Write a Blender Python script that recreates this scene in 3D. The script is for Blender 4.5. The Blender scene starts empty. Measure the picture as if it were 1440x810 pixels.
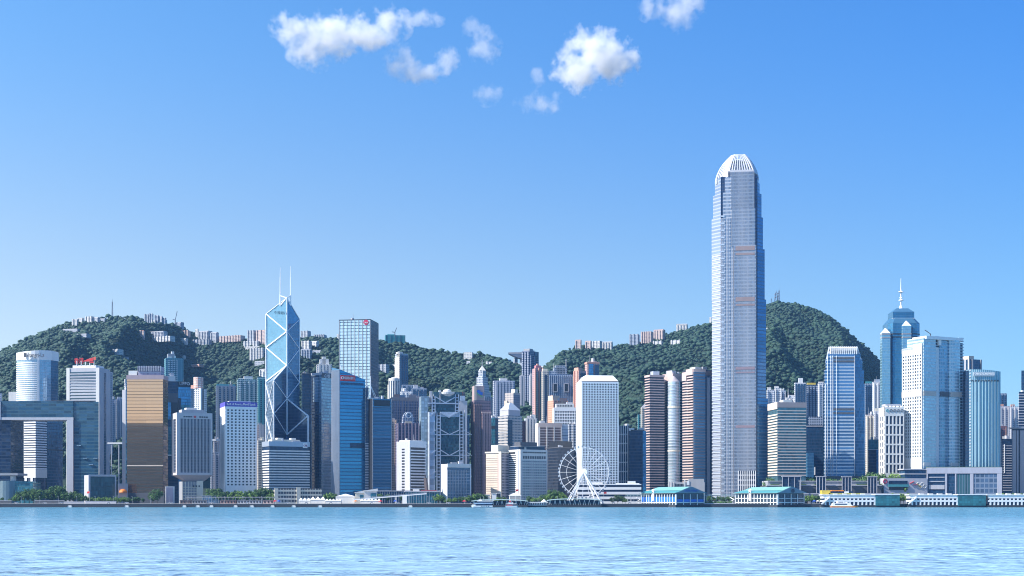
import bpy, bmesh, math, random
import numpy as np
from mathutils import Vector, Matrix

random.seed(7)
rng = np.random.default_rng(7)
sc = bpy.context.scene
COL = sc.collection
R = math.radians

# ---------------------------------------------------------------- camera
F, HOR, CAMH = 1938.0, 703.0, 8.0          # focal length in photo pixels, horizon row, eye height (m)
cam_d = bpy.data.cameras.new('camera')
cam = bpy.data.objects.new('camera', cam_d)
COL.objects.link(cam)
cam.location = (0, 0, CAMH)
cam.rotation_euler = (R(90), 0, 0)
cam_d.sensor_width = 36
cam_d.lens = 36 * F / 1440
cam_d.shift_y = (HOR - 405) / 1440
cam_d.clip_start = 1
cam_d.clip_end = 40000
sc.camera = cam

# ---------------------------------------------------------------- sky, sun, exposure
SUN_EL, SUN_AZ = R(40), math.atan2(-0.957, -0.29)   # azimuth clockwise from +Y
world = bpy.data.worlds.new('World')
sc.world = world
world.use_nodes = True
wn = world.node_tree
wn.nodes.clear()
sky = wn.nodes.new('ShaderNodeTexSky')
sky.sky_type = 'NISHITA'
sky.sun_disc = False
sky.sun_elevation = SUN_EL
sky.sun_rotation = SUN_AZ
sky.altitude = 50
sky.air_density = 1.0
sky.dust_density = 0.5
sky.ozone_density = 6.0
# air tint: the sky whitens towards the sun's side and the sea horizon, and deepens away from it (world directions)
wtc = wn.nodes.new('ShaderNodeTexCoord'); wsep = wn.nodes.new('ShaderNodeSeparateXYZ')
wn.links.new(wtc.outputs['Generated'], wsep.inputs[0])
def wmap(sock, a, b, c, d, smooth=True):
    k = wn.nodes.new('ShaderNodeMapRange'); k.interpolation_type = 'SMOOTHSTEP' if smooth else 'LINEAR'
    wn.links.new(sock, k.inputs[0])
    for i, v in enumerate((a, b, c, d)): k.inputs[1 + i].default_value = v
    return k.outputs[0]
up = wn.nodes.new('ShaderNodeMixRGB')
wn.links.new(wmap(wsep.outputs['Z'], .10, .36, 0, 1), up.inputs[0])
up.inputs[1].default_value = (.70, .67, .64, 1); up.inputs[2].default_value = (.40, .68, .87, 1)
side = wn.nodes.new('ShaderNodeMixRGB')
wn.links.new(wmap(wsep.outputs['X'], -.42, .42, 0, 1, False), side.inputs[0])
side.inputs[1].default_value = (1.55, 1.26, 1.06, 1); side.inputs[2].default_value = (.52, .78, .95, 1)
gm1 = wn.nodes.new('ShaderNodeMixRGB'); gm1.blend_type = 'MULTIPLY'; gm1.inputs[0].default_value = 1
hs = wn.nodes.new('ShaderNodeMixRGB'); hs.blend_type = 'MULTIPLY'; hs.inputs[0].default_value = 1
wn.links.new(up.outputs[0], gm1.inputs[1]); wn.links.new(side.outputs[0], gm1.inputs[2]); wn.links.new(gm1.outputs[0], hs.inputs[2])
bg = wn.nodes.new('ShaderNodeBackground')
bg.inputs['Strength'].default_value = 0.15
wo = wn.nodes.new('ShaderNodeOutputWorld')
wn.links.new(sky.outputs[0], hs.inputs[1])
wn.links.new(hs.outputs[0], bg.inputs['Color'])
wn.links.new(bg.outputs[0], wo.inputs['Surface'])

sun_d = bpy.data.lights.new('sun', 'SUN')
sun_d.energy = 5.0
sun_d.angle = R(0.5)
sun_d.color = (1.0, 0.95, 0.87)
sun = bpy.data.objects.new('sun', sun_d)
COL.objects.link(sun)
to_sun = Vector((math.sin(SUN_AZ) * math.cos(SUN_EL), math.cos(SUN_AZ) * math.cos(SUN_EL), math.sin(SUN_EL)))
sun.rotation_euler = to_sun.to_track_quat('Z', 'Y').to_euler()
sun.location = (-2000, -500, 2500)

sc.view_settings.view_transform = 'Standard'
sc.view_settings.look = 'None'
sc.view_settings.gamma = 1
sc.view_settings.use_curve_mapping = False
sc.view_settings.exposure = 0.75
sc.cycles.max_bounces = 6
sc.cycles.diffuse_bounces = 2
sc.cycles.glossy_bounces = 3
sc.cycles.volume_bounces = 6
sc.cycles.volume_step_rate = 0.6
sc.cycles.use_denoising = True
sc.cycles.filter_width = 1.05


def X(px, Y): return (px - 720) / F * Y
def Z(py, Y): return CAMH + (HOR - py) / F * Y


# ---------------------------------------------------------------- node materials
class NT:
    def __init__(s, name):
        s.m = bpy.data.materials.new(name)
        s.m.use_nodes = True
        s.t = s.m.node_tree
        s.t.nodes.clear()
        s.out = s.n('ShaderNodeOutputMaterial')

    def n(s, typ, **kw):
        k = s.t.nodes.new(typ)
        for a, b in kw.items(): setattr(k, a, b)
        return k

    def put(s, sock, v):
        if isinstance(v, bpy.types.NodeSocket): s.t.links.new(v, sock)
        elif v is not None: sock.default_value = v

    def m1(s, op, a, b=None, c=None):
        k = s.n('ShaderNodeMath', operation=op)
        for i, v in enumerate((a, b, c)): s.put(k.inputs[i], v)
        return k.outputs[0]

    def v1(s, op, a, b=None):
        k = s.n('ShaderNodeVectorMath', operation=op)
        s.put(k.inputs[0], a)
        if b is not None: s.put(k.inputs[1], b)
        return k.outputs[0]

    def mix(s, f, a, b, blend='MIX'):
        k = s.n('ShaderNodeMixRGB', blend_type=blend)
        s.put(k.inputs[0], f); s.put(k.inputs[1], a); s.put(k.inputs[2], b)
        return k.outputs[0]

    def noise(s, vec, scale, detail=3, rough=.55, out=0):
        k = s.n('ShaderNodeTexNoise')
        s.put(k.inputs['Vector'], vec)
        k.inputs['Scale'].default_value = scale
        k.inputs['Detail'].default_value = detail
        k.inputs['Roughness'].default_value = rough
        return k.outputs[out]

    def scale(s, vec, xyz): return s.v1('MULTIPLY', vec, xyz)

    def prin(s, col, rough=.6, metal=0.0, normal=None, **kw):
        p = s.n('ShaderNodeBsdfPrincipled')
        s.put(p.inputs['Base Color'], col); s.put(p.inputs['Roughness'], rough); s.put(p.inputs['Metallic'], metal)
        if normal is not None: s.put(p.inputs['Normal'], normal)
        for a, b in kw.items(): s.put(p.inputs[a.replace('_', ' ')], b)
        s.t.links.new(p.outputs[0], s.out.inputs[0])
        return p


def c4(c, k=1.0): return (c[0] * k, c[1] * k, c[2] * k, 1)


_M = {}
def paint(name, col, rough=.65, var=.12, metal=0.0):
    if name in _M: return _M[name]
    t = NT(name)
    tc = t.n('ShaderNodeTexCoord')
    a = t.noise(t.scale(tc.outputs['Object'], (.25, .25, .03)), 1.0, 4)
    b = t.noise(tc.outputs['Object'], .6, 5, .65)
    f = t.m1('ADD', t.m1('MULTIPLY', a, .6), t.m1('MULTIPLY', b, .4))
    f = t.m1('MULTIPLY_ADD', t.m1('SUBTRACT', f, .5), 2.2, .5)
    t.prin(t.mix(f, c4(col, 1 - var), c4(col, 1 + var * .7)), rough, metal)
    _M[name] = t.m
    return t.m


def facade(name, wall, glass, fh=3.6, bw=3.0, a=.18, b=.3, c=.85, gm=.45, gr=.12, var=.55, wr=.7, tilt=.03, blinds=.0, wmet=0.0):
    """A wall of window panes: the wall colour between them, each pane with its own tone and slight tilt."""
    if name in _M: return _M[name]
    t = NT(name)
    tc = t.n('ShaderNodeTexCoord')
    sx = t.n('ShaderNodeSeparateXYZ'); t.put(sx.inputs[0], tc.outputs['Object'])
    sn = t.n('ShaderNodeSeparateXYZ'); t.put(sn.inputs[0], tc.outputs['Normal'])
    isx = t.m1('GREATER_THAN', t.m1('ABSOLUTE', sn.outputs[0]), .7)
    u = t.m1('ADD', t.m1('MULTIPLY', sx.outputs[1], isx), t.m1('MULTIPLY', sx.outputs[0], t.m1('SUBTRACT', 1.0, isx)))
    us = t.m1('DIVIDE', t.m1('ADD', u, 500.07), bw); vs = t.m1('DIVIDE', sx.outputs[2], fh)
    fu = t.m1('FRACT', us); fv = t.m1('FRACT', vs)
    mask = t.m1('MULTIPLY', t.m1('GREATER_THAN', fu, a), t.m1('LESS_THAN', fu, 1 - a))
    mask = t.m1('MULTIPLY', mask, t.m1('MULTIPLY', t.m1('GREATER_THAN', fv, b), t.m1('LESS_THAN', fv, c)))
    mask = t.m1('MULTIPLY', mask, t.m1('LESS_THAN', t.m1('ABSOLUTE', sn.outputs[2]), .6))
    cv = t.n('ShaderNodeCombineXYZ')
    t.put(cv.inputs[0], t.m1('FLOOR', us)); t.put(cv.inputs[1], t.m1('FLOOR', vs)); t.put(cv.inputs[2], isx)
    w = t.n('ShaderNodeTexWhiteNoise', noise_dimensions='3D'); t.put(w.inputs['Vector'], cv.outputs[0])
    big = t.noise(t.scale(tc.outputs['Object'], (.05, .05, .09)), 1.0, 3, .6)
    r = t.m1('ADD', t.m1('MULTIPLY', w.outputs['Value'], .55), t.m1('MULTIPLY', big, .45))
    g = t.mix(r, c4(glass, 1 - var), c4(glass, 1 + var))
    if blinds > 0:
        g = t.mix(t.m1('MULTIPLY', t.m1('GREATER_THAN', w.outputs['Value'], 1 - blinds), .8), g, (.5, .52, .52, 1))
    wnz = t.noise(t.scale(tc.outputs['Object'], (.2, .2, .03)), 1.0, 4)
    wc = t.mix(wnz, c4(wall, .82), c4(wall, 1.12))
    col = t.mix(mask, wc, g)
    ge = t.n('ShaderNodeNewGeometry')
    dv = t.v1('SUBTRACT', w.outputs['Color'], (.5, .5, .5))
    k = t.n('ShaderNodeVectorMath', operation='SCALE'); t.put(k.inputs[0], dv); t.put(k.inputs['Scale'], t.m1('MULTIPLY', mask, tilt))
    nrm = t.v1('NORMALIZE', t.v1('ADD', ge.outputs['Normal'], k.outputs[0]))
    t.prin(col, t.m1('MULTIPLY_ADD', mask, gr - wr, wr), t.m1('MULTIPLY_ADD', mask, min(gm * .85, 1) - wmet, wmet), nrm)
    _M[name] = t.m
    return t.m


# ---------------------------------------------------------------- mesh builder
class MB:
    def __init__(s): s.v = []; s.f = []

    def add(s, vs, fs):
        o = len(s.v); s.v += [tuple(p) for p in vs]; s.f += [tuple(i + o for i in q) for q in fs]; return s

    def box(s, x0, x1, y0, y1, z0, z1):
        return s.prism([(x0, y0), (x1, y0), (x1, y1), (x0, y1)], z0, z1)

    def prism(s, poly, z0, z1, ztop=None, top=None):
        n = len(poly); top = top or poly
        vs = [(p[0], p[1], z0) for p in poly] + [(p[0], p[1], ztop[i] if ztop else z1) for i, p in enumerate(top)]
        fs = [tuple(range(n - 1, -1, -1)), tuple(range(n, 2 * n))] + [(i, (i + 1) % n, n + (i + 1) % n, n + i) for i in range(n)]
        return s.add(vs, fs)

    def bar(s, p, q, w, h=None):
        p, q = Vector(p), Vector(q); d = q - p
        if d.length < 1e-6: return s
        d.normalize(); h = h or w
        up = Vector((0, 0, 1)) if abs(d.z) < .99 else Vector((0, 1, 0))
        a = d.cross(up).normalized() * (w / 2); b = d.cross(a).normalized() * (h / 2)
        vs = [c + s1 * a + s2 * b for c in (p, q) for s1, s2 in ((-1, -1), (1, -1), (1, 1), (-1, 1))]
        return s.add(vs, [(3, 2, 1, 0), (4, 5, 6, 7), (0, 1, 5, 4), (1, 2, 6, 5), (2, 3, 7, 6), (3, 0, 4, 7)])

    def cyl(s, x, y, z0, z1, r0, r1=None, n=12):
        r1 = r0 if r1 is None else r1
        P = [(x + r0 * math.cos(6.28318 * i / n), y + r0 * math.sin(6.28318 * i / n)) for i in range(n)]
        T = [(x + r1 * math.cos(6.28318 * i / n), y + r1 * math.sin(6.28318 * i / n)) for i in range(n)]
        return s.prism(P, z0, z1, top=T)

    def lathe(s, x, y, prof, n=16):
        vs, fs = [], []
        for r, z in prof:
            vs += [(x + r * math.cos(6.28318 * i / n), y + r * math.sin(6.28318 * i / n), z) for i in range(n)]
        for k in range(len(prof) - 1):
            fs += [(k * n + i, k * n + (i + 1) % n, (k + 1) * n + (i + 1) % n, (k + 1) * n + i) for i in range(n)]
        fs += [tuple(range(n - 1, -1, -1)), tuple(range((len(prof) - 1) * n, len(prof) * n))]
        return s.add(vs, fs)

    def ring(s, c, r, t, n=48, axis='y'):
        """A round-section hoop in the x-z plane."""
        vs, fs = [], []; k = 6
        for i in range(n):
            a = 6.28318 * i / n
            for j in range(k):
                b = 6.28318 * j / k; rr = r + t * math.cos(b)
                vs.append((c[0] + rr * math.cos(a), c[1] + t * math.sin(b), c[2] + rr * math.sin(a)))
        for i in range(n):
            for j in range(k):
                fs.append((i * k + j, i * k + (j + 1) % k, ((i + 1) % n) * k + (j + 1) % k, ((i + 1) % n) * k + j))
        return s.add(vs, fs)

    def mesh(s, name, mat, smooth=False):
        me = bpy.data.meshes.new(name)
        me.from_pydata(s.v, [], s.f); me.materials.append(mat)
        if smooth: me.polygons.foreach_set('use_smooth', [True] * len(me.polygons))
        return me

    def build(s, name, mat, parent=None, smooth=False):
        return link(name, s.mesh(name, mat, smooth), parent)


def link(name, data, parent=None, loc=None):
    o = bpy.data.objects.new(name, data); COL.objects.link(o)
    if parent is not None: o.parent = parent
    if loc is not None: o.location = loc
    return o


LABELS = {}
def tag(o, label=None, cat=None, group=None, kind=None):
    if label: o['label'] = label
    if cat: o['category'] = cat
    if group: o['group'] = group
    if kind: o['kind'] = kind
    return o


def thing(name, label, cat, loc=(0, 0, 0), rz=0.0, group=None):
    o = bpy.data.objects.new(name, None); COL.objects.link(o)
    o.empty_display_size = 5
    o.location = loc; o.rotation_euler = (0, 0, rz)
    return tag(o, label, cat, group)


def copies(me, name, parent, locs, stuff_mesh=None, rots=None):
    for i, l in enumerate(locs):
        o = link(name, me, parent, l)
        if rots: o.rotation_euler = rots[i]


def dup(root, loc, rz=0.0, scale=1.0, label=None, group=None):
    r = root.copy(); COL.objects.link(r); r.location = loc; r.rotation_euler = (0, 0, rz)
    r.scale = (scale, scale, scale) if not isinstance(scale, tuple) else scale
    if label: r['label'] = label
    if group: r['group'] = group
    for ch in list(root.children):
        c = ch.copy(); COL.objects.link(c); c.parent = r
        for g in list(ch.children):
            d = g.copy(); COL.objects.link(d); d.parent = c
    return r


def text(s, parent, loc, size, mat, rz=0.0, name='sign_lettering', width=None, ext=.15):
    cu = bpy.data.curves.new(name, 'FONT')
    cu.body = s; cu.size = size; cu.extrude = ext; cu.align_x = 'CENTER'; cu.align_y = 'CENTER'
    cu.resolution_u = 2
    cu.materials.append(mat)
    tmp = bpy.data.objects.new('tmp', cu); COL.objects.link(tmp)
    bpy.context.view_layer.update()
    me = bpy.data.meshes.new_from_object(tmp.evaluated_get(bpy.context.evaluated_depsgraph_get()))
    bpy.data.objects.remove(tmp); bpy.data.curves.remove(cu)
    me.name = name
    if not me.materials: me.materials.append(mat)
    o = link(name, me, parent, loc)
    o.rotation_euler = (R(90), 0, rz)
    if width and len(me.vertices):
        xs = [v.co.x for v in me.vertices]; w = max(xs) - min(xs)
        if w > 0: o.scale = (width / w, 1, 1)
    return o


# ---------------------------------------------------------------- terrain
RIDGE = [(-400, 560, 3300), (-120, 520, 3300), (0, 492, 3300), (30, 478, 3300), (60, 464, 3300), (92, 451, 3300), (125, 447, 3300), (158, 443, 3300), (185, 443, 3300),
         (215, 449, 3300), (245, 457, 3300), (270, 465, 3300), (300, 471, 3250), (350, 473, 3200), (430, 472, 3150), (475, 476, 3100), (530, 476, 3100),
         (572, 480, 3100), (600, 489, 3050), (640, 493, 3000), (690, 497, 2950), (712, 503, 2950), (735, 514, 2950), (756, 517, 2950), (770, 510, 3000),
         (790, 492, 3050), (812, 485, 3100), (850, 486, 3150), (885, 481, 3200), (920, 474, 3250), (950, 465, 3350), (1000, 454, 3450), (1060, 433, 3550),
         (1095, 424, 3600), (1125, 427, 3600), (1160, 441, 3600), (1190, 462, 3600), (1215, 484, 3600), (1240, 508, 3600), (1280, 540, 3600),
         (1330, 575, 3600), (1400, 612, 3600), (1500, 640, 3600), (1900, 668, 3600)]
_rp = np.array(RIDGE, float)


def _h(ix, iy, s):
    n = (ix.astype(np.int64) * 374761393 + iy.astype(np.int64) * 668265263 + s * 982451653) & 0x7fffffff
    n = ((n ^ (n >> 13)) * 1274126177) & 0x7fffffff
    return ((n ^ (n >> 16)) & 0xffff) / 65535.0


def vnoise(x, y, s=0):
    ix, iy = np.floor(x), np.floor(y); fx, fy = x - ix, y - iy
    fx = fx * fx * (3 - 2 * fx); fy = fy * fy * (3 - 2 * fy)
    a, b = _h(ix, iy, s), _h(ix + 1, iy, s); c, d = _h(ix, iy + 1, s), _h(ix + 1, iy + 1, s)
    return (a * (1 - fx) + b * fx) * (1 - fy) + (c * (1 - fx) + d * fx) * fy


def fbm(x, y, s=0, o=4):
    r, a = 0, .5
    for i in range(o): r = r + a * vnoise(x * 2 ** i, y * 2 ** i, s + i); a *= .5
    return r


FOOT = 1880.0
def terr(x, y):
    x = np.asarray(x, float); y = np.asarray(y, float)
    px = 720 + x / y * F
    zr = CAMH + (HOR - np.interp(px, _rp[:, 0], _rp[:, 1])) / F * np.interp(px, _rp[:, 0], _rp[:, 2])
    yr = np.interp(px, _rp[:, 0], _rp[:, 2])
    t = (y - FOOT) / (yr - FOOT)
    tt = np.clip(t, 0, 1)
    z = 4 + (zr - 10) * tt ** .95
    spur = 1 - np.abs(2 * fbm(x / 330 + 7, y / 800 + 3, 5, 4) - 1) * 2.4
    z = z + np.sin(np.pi * tt) ** .8 * (spur - .55) * 85 * np.clip(zr / 300, .3, 1.4)
    z = np.where(t < 0, 3.0, z)
    z = np.where(t > 1, 4 + (zr - 10) * np.clip(1 - (t - 1) * 1.6, -.05, 1), z)
    return z

# ---------------------------------------------------------------- the setting
def sheet(name, x0, x1, y0, y1, z, mat):
    o = MB().add([(x0, y0, z), (x1, y0, z), (x1, y1, z), (x0, y1, z)], [(0, 1, 2, 3)]).build(name, mat)
    return tag(o, kind='structure')


def water_mat():
    t = NT('harbour_water')
    g = t.n('ShaderNodeNewGeometry'); p = g.outputs['Position']
    patch = t.noise(t.scale(p, (.008, .026, 1)), 1.0, 4, .62)
    k = t.n('ShaderNodeMapRange'); t.put(k.inputs[0], patch)
    k.inputs[1].default_value = .36; k.inputs[2].default_value = .64; k.inputs[3].default_value = .35; k.inputs[4].default_value = 1.7
    # wave slopes straight from noise (chop, wavelets and a longer swell), ruffled in patches by the wind
    s = None
    for scl, amp in (((.30, .55, 1), 1.5), ((1.1, 1.7, 1), 1.3), ((.05, .11, 1), .5)):
        v = t.v1('SUBTRACT', t.noise(t.scale(p, scl), 1.0, 2, .5, 1), (.5, .5, .5))
        v = t.v1('MULTIPLY', v, (amp * 1.9, amp * .8, 0))
        s = v if s is None else t.v1('ADD', s, v)
    q = t.n('ShaderNodeVectorMath', operation='SCALE'); t.put(q.inputs[0], s); t.put(q.inputs['Scale'], k.outputs[0])
    nrm = t.v1('NORMALIZE', t.v1('ADD', q.outputs[0], (0, 0, 1)))
    sy = t.n('ShaderNodeSeparateXYZ'); t.put(sy.inputs[0], p)
    dep = t.n('ShaderNodeMapRange', interpolation_type='SMOOTHSTEP')           # paler near the camera, darker near shore: sky and city reflections put into the colour
    t.put(dep.inputs[0], t.m1('ADD', sy.outputs[1], t.m1('MULTIPLY', t.m1('SUBTRACT', patch, .5), 500.0)))
    dep.inputs[1].default_value = 180; dep.inputs[2].default_value = 760
    t.prin(t.mix(dep.outputs[0], (.30, .47, .59, 1), (.10, .26, .36, 1)), .22, 0, nrm, IOR=1.15)
    return t.m


sheet('water', -4200, 4200, -3200, 1501.5, 0, water_mat())
sheet('ground', -4200, 4200, 1500.8, 7200, 3.4, paint('city_ground', (.16, .16, .15), .9))
asph = paint('asphalt', (.055, .055, .06), .9)
stonep = paint('promenade_stone', (.30, .29, .28), .8)
dquay = paint('dark_quay_wall', (.035, .04, .05), .8)
o = MB().prism([(-900, 1500), (900, 1500), (900, 1545), (-900, 1545)], 3.0, 4.0).build('promenade', stonep); tag(o, kind='structure')
o = MB().box(-900, 900, 1545.1, 1575, 3.0, 3.85).build('road', asph); tag(o, kind='structure')

# the hills: one terrain mesh that reaches the ground all round, under a canopy of trees
def grid_mesh(name, xs, ys, fz, mat):
    xx, yy = np.meshgrid(xs, ys)
    co = np.stack([xx, yy, fz(xx, yy)], -1).reshape(-1, 3)
    nx, ny = len(xs), len(ys)
    i = np.arange(nx - 1)[None, :] + nx * np.arange(ny - 1)[:, None]
    q = np.stack([i, i + 1, i + nx + 1, i + nx], -1).reshape(-1, 4)
    me = bpy.data.meshes.new(name)
    me.vertices.add(len(co)); me.vertices.foreach_set('co', co.ravel())
    me.loops.add(q.size); me.loops.foreach_set('vertex_index', q.ravel().astype(np.int32))
    me.polygons.add(len(q)); me.polygons.foreach_set('loop_start', np.arange(0, q.size, 4, dtype=np.int32))
    me.update(calc_edges=True); me.materials.append(mat)
    me.polygons.foreach_set('use_smooth', [True] * len(q))
    return link(name, me)


soil = paint('hill_soil', (.012, .03, .016), .95)
hills = tag(grid_mesh('hills', np.arange(-2000, 2001, 14.0), np.arange(1880, 5401, 14.0), terr, soil), kind='structure')


def leaf_mat(name, lo, hi):
    t = NT(name)
    at = t.n('ShaderNodeAttribute'); at.attribute_name = 'tint'
    g = t.n('ShaderNodeNewGeometry')
    n = t.noise(g.outputs['Position'], .35, 3, .6)
    f = t.m1('ADD', t.m1('MULTIPLY', at.outputs['Fac'], .75), t.m1('MULTIPLY', n, .3))
    t.prin(t.mix(f, c4(lo), c4(hi)), .75, 0)
    return t.m


def ico(sub=1):
    bm = bmesh.new(); bmesh.ops.create_icosphere(bm, subdivisions=sub, radius=1)
    v = np.array([p.co[:] for p in bm.verts]); f = np.array([[q.index for q in g.verts] for g in bm.faces]); bm.free()
    return v, f


def clump_mesh(name, pos, rad, mat, tint, flat=.68, jit=.44, sub=1):
    v, f = ico(sub); n, k = len(pos), len(v)
    j = 1 + jit * (rng.random((n, k, 1)) * 2 - 1)
    a = rng.random(n) * 6.28; ca, sa = np.cos(a), np.sin(a)
    rv = np.stack([v[None, :, 0] * ca[:, None] - v[None, :, 1] * sa[:, None], v[None, :, 0] * sa[:, None] + v[None, :, 1] * ca[:, None],
                   np.repeat(v[None, :, 2], n, 0) * flat], -1)
    co = pos[:, None, :] + rv * j * rad[:, None, None]
    fc = (f[None] + (np.arange(n) * k)[:, None, None]).reshape(-1, 3)
    me = bpy.data.meshes.new(name)
    me.vertices.add(n * k); me.vertices.foreach_set('co', co.ravel())
    me.loops.add(fc.size); me.loops.foreach_set('vertex_index', fc.ravel().astype(np.int32))
    me.polygons.add(len(fc)); me.polygons.foreach_set('loop_start', np.arange(0, fc.size, 3, dtype=np.int32))
    me.update(calc_edges=True); me.materials.append(mat)
    at = me.attributes.new('tint', 'FLOAT', 'POINT'); at.data.foreach_set('value', np.repeat(tint, k).astype(np.float32))
    return me


def forest():
    xs = np.arange(-1500, 1560, 6.0); ys = np.arange(1900, 3720, 6.0)
    xx, yy = np.meshgrid(xs, ys); xx = xx.ravel() + rng.uniform(-4, 4, xx.size); yy = yy.ravel() + rng.uniform(-4, 4, yy.size)
    px = 720 + xx / yy * F
    yr = np.interp(px, _rp[:, 0], _rp[:, 2])
    ok = (px > -70) & (px < 1510) & (yy < yr + 25)
    xx, yy = xx[ok], yy[ok]
    zz = terr(xx, yy)
    py = HOR - (zz - CAMH) / yy * F
    keep = py < 675
    xx, yy, zz = xx[keep], yy[keep], zz[keep]
    clear = np.zeros(len(xx), bool); pxk = 720 + xx / yy * F
    for p0, p1, Yd in CLEAR:                                # gardens and forecourts: no trees right in front of a hill house
        clear |= (pxk > p0 - 1.2) & (pxk < p1 + 1.2) & (yy < Yd + 16) & (yy > Yd - 16)
        rad = (2.0 + 4.9 * rng.random(len(xx)) ** 2.2) * (.72 + .75 * fbm(xx / 45, yy / 45, 31, 2))
    rad = np.where(clear, rng.uniform(1.6, 3.2, len(xx)), rad)
    pos = np.stack([xx, yy, zz + rad * rng.uniform(.0, .75, len(xx))], -1)
    tint = np.clip(.62 * fbm(xx / 130, yy / 130, 77, 3) * 1.1 + .55 * rng.random(len(xx)) ** 2, 0, 1)
    me = clump_mesh('forest', pos, rad, leaf_mat('forest_leaves', (.004, .024, .021), (.026, .074, .037)), tint)  # leaf colours take in some of the haze's blue
    tag(link('forest', me), kind='stuff')


# the far shore behind the camera, which the glass towers mirror: a long ridge
def far_ridge(x, y):
    return 10 + (330 + 220 * fbm(x / 900, y * 0 + 2, 91, 4)) * np.clip(1 - ((y + 3600) / 700.0) ** 2, -.05, 1) * .85
far = tag(grid_mesh('far_hills', np.arange(-4000, 4001, 80.0), np.arange(-4300, -2899, 70.0), far_ridge, paint('far_forest', (.012, .022, .014), .95)), kind='structure')

# ---------------------------------------------------------------- palette
white = paint('white_paint', (.80, .80, .80), .55, .07)
offw = paint('off_white_concrete', (.66, .65, .63), .7)
lav = paint('pale_grey_cladding', (.46, .46, .50), .6)
grey = paint('grey_cladding', (.30, .31, .34), .6)
dgrey = paint('dark_grey_cladding', (.09, .095, .11), .55)
black = paint('near_black_cladding', (.025, .028, .035), .4)
beige = paint('beige_stone', (.62, .50, .41), .7)
pinkst = paint('pink_granite', (.55, .38, .34), .65)
salmon = paint('salmon_tile', (.62, .33, .25), .7)
brown = paint('brown_tile', (.20, .13, .12), .65)
cream = paint('cream_paint', (.74, .68, .56), .7)
alum = paint('brushed_aluminium', (.62, .65, .70), .38, .06, .5)
steelw = paint('white_steel', (.86, .86, .87), .4, .04)
tealr = paint('teal_metal_roof', (.07, .30, .33), .45, .12)
redp = paint('red_sign_paint', (.62, .03, .03), .5, .05)
bluep = paint('blue_sign_paint', (.03, .10, .50), .5, .05)
darkt = paint('dark_sign_lettering', (.03, .035, .05), .5, .05)
wlet = paint('white_sign_lettering', (.9, .9, .92), .5, .02)
yellp = paint('yellow_paint', (.62, .46, .06), .6)
orangep = paint('orange_paint', (.75, .22, .02), .5)
pane = facade('dark_window_pane', (.02, .03, .05), (.015, .024, .04), 50, 50, .0, .0, 1.0, gm=.0, gr=.15, tilt=.0)
navy = facade('navy_glass_wall', (.02, .035, .07), (.02, .05, .11), 3.9, 1.5, .06, .22, .98, gm=.35, gr=.09, wr=.4)
blueg = facade('blue_glass_wall', (.06, .16, .28), (.10, .32, .58), 4.0, 1.5, .05, .2, .98, gm=.75, gr=.09, wr=.4, var=.4)
tealg = facade('teal_glass_wall', (.05, .14, .18), (.07, .25, .31), 3.9, 1.6, .06, .2, .98, gm=.6, gr=.1, wr=.4)
paleg = facade('pale_glass_wall', (.28, .36, .44), (.34, .48, .60), 3.9, 1.5, .1, .25, .96, gm=.7, gr=.12, wr=.4, var=.3)
dblue = facade('dark_blue_glass_wall', (.03, .06, .12), (.03, .09, .18), 3.9, 1.6, .06, .2, .98, gm=.42, gr=.1, wr=.4)


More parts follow.
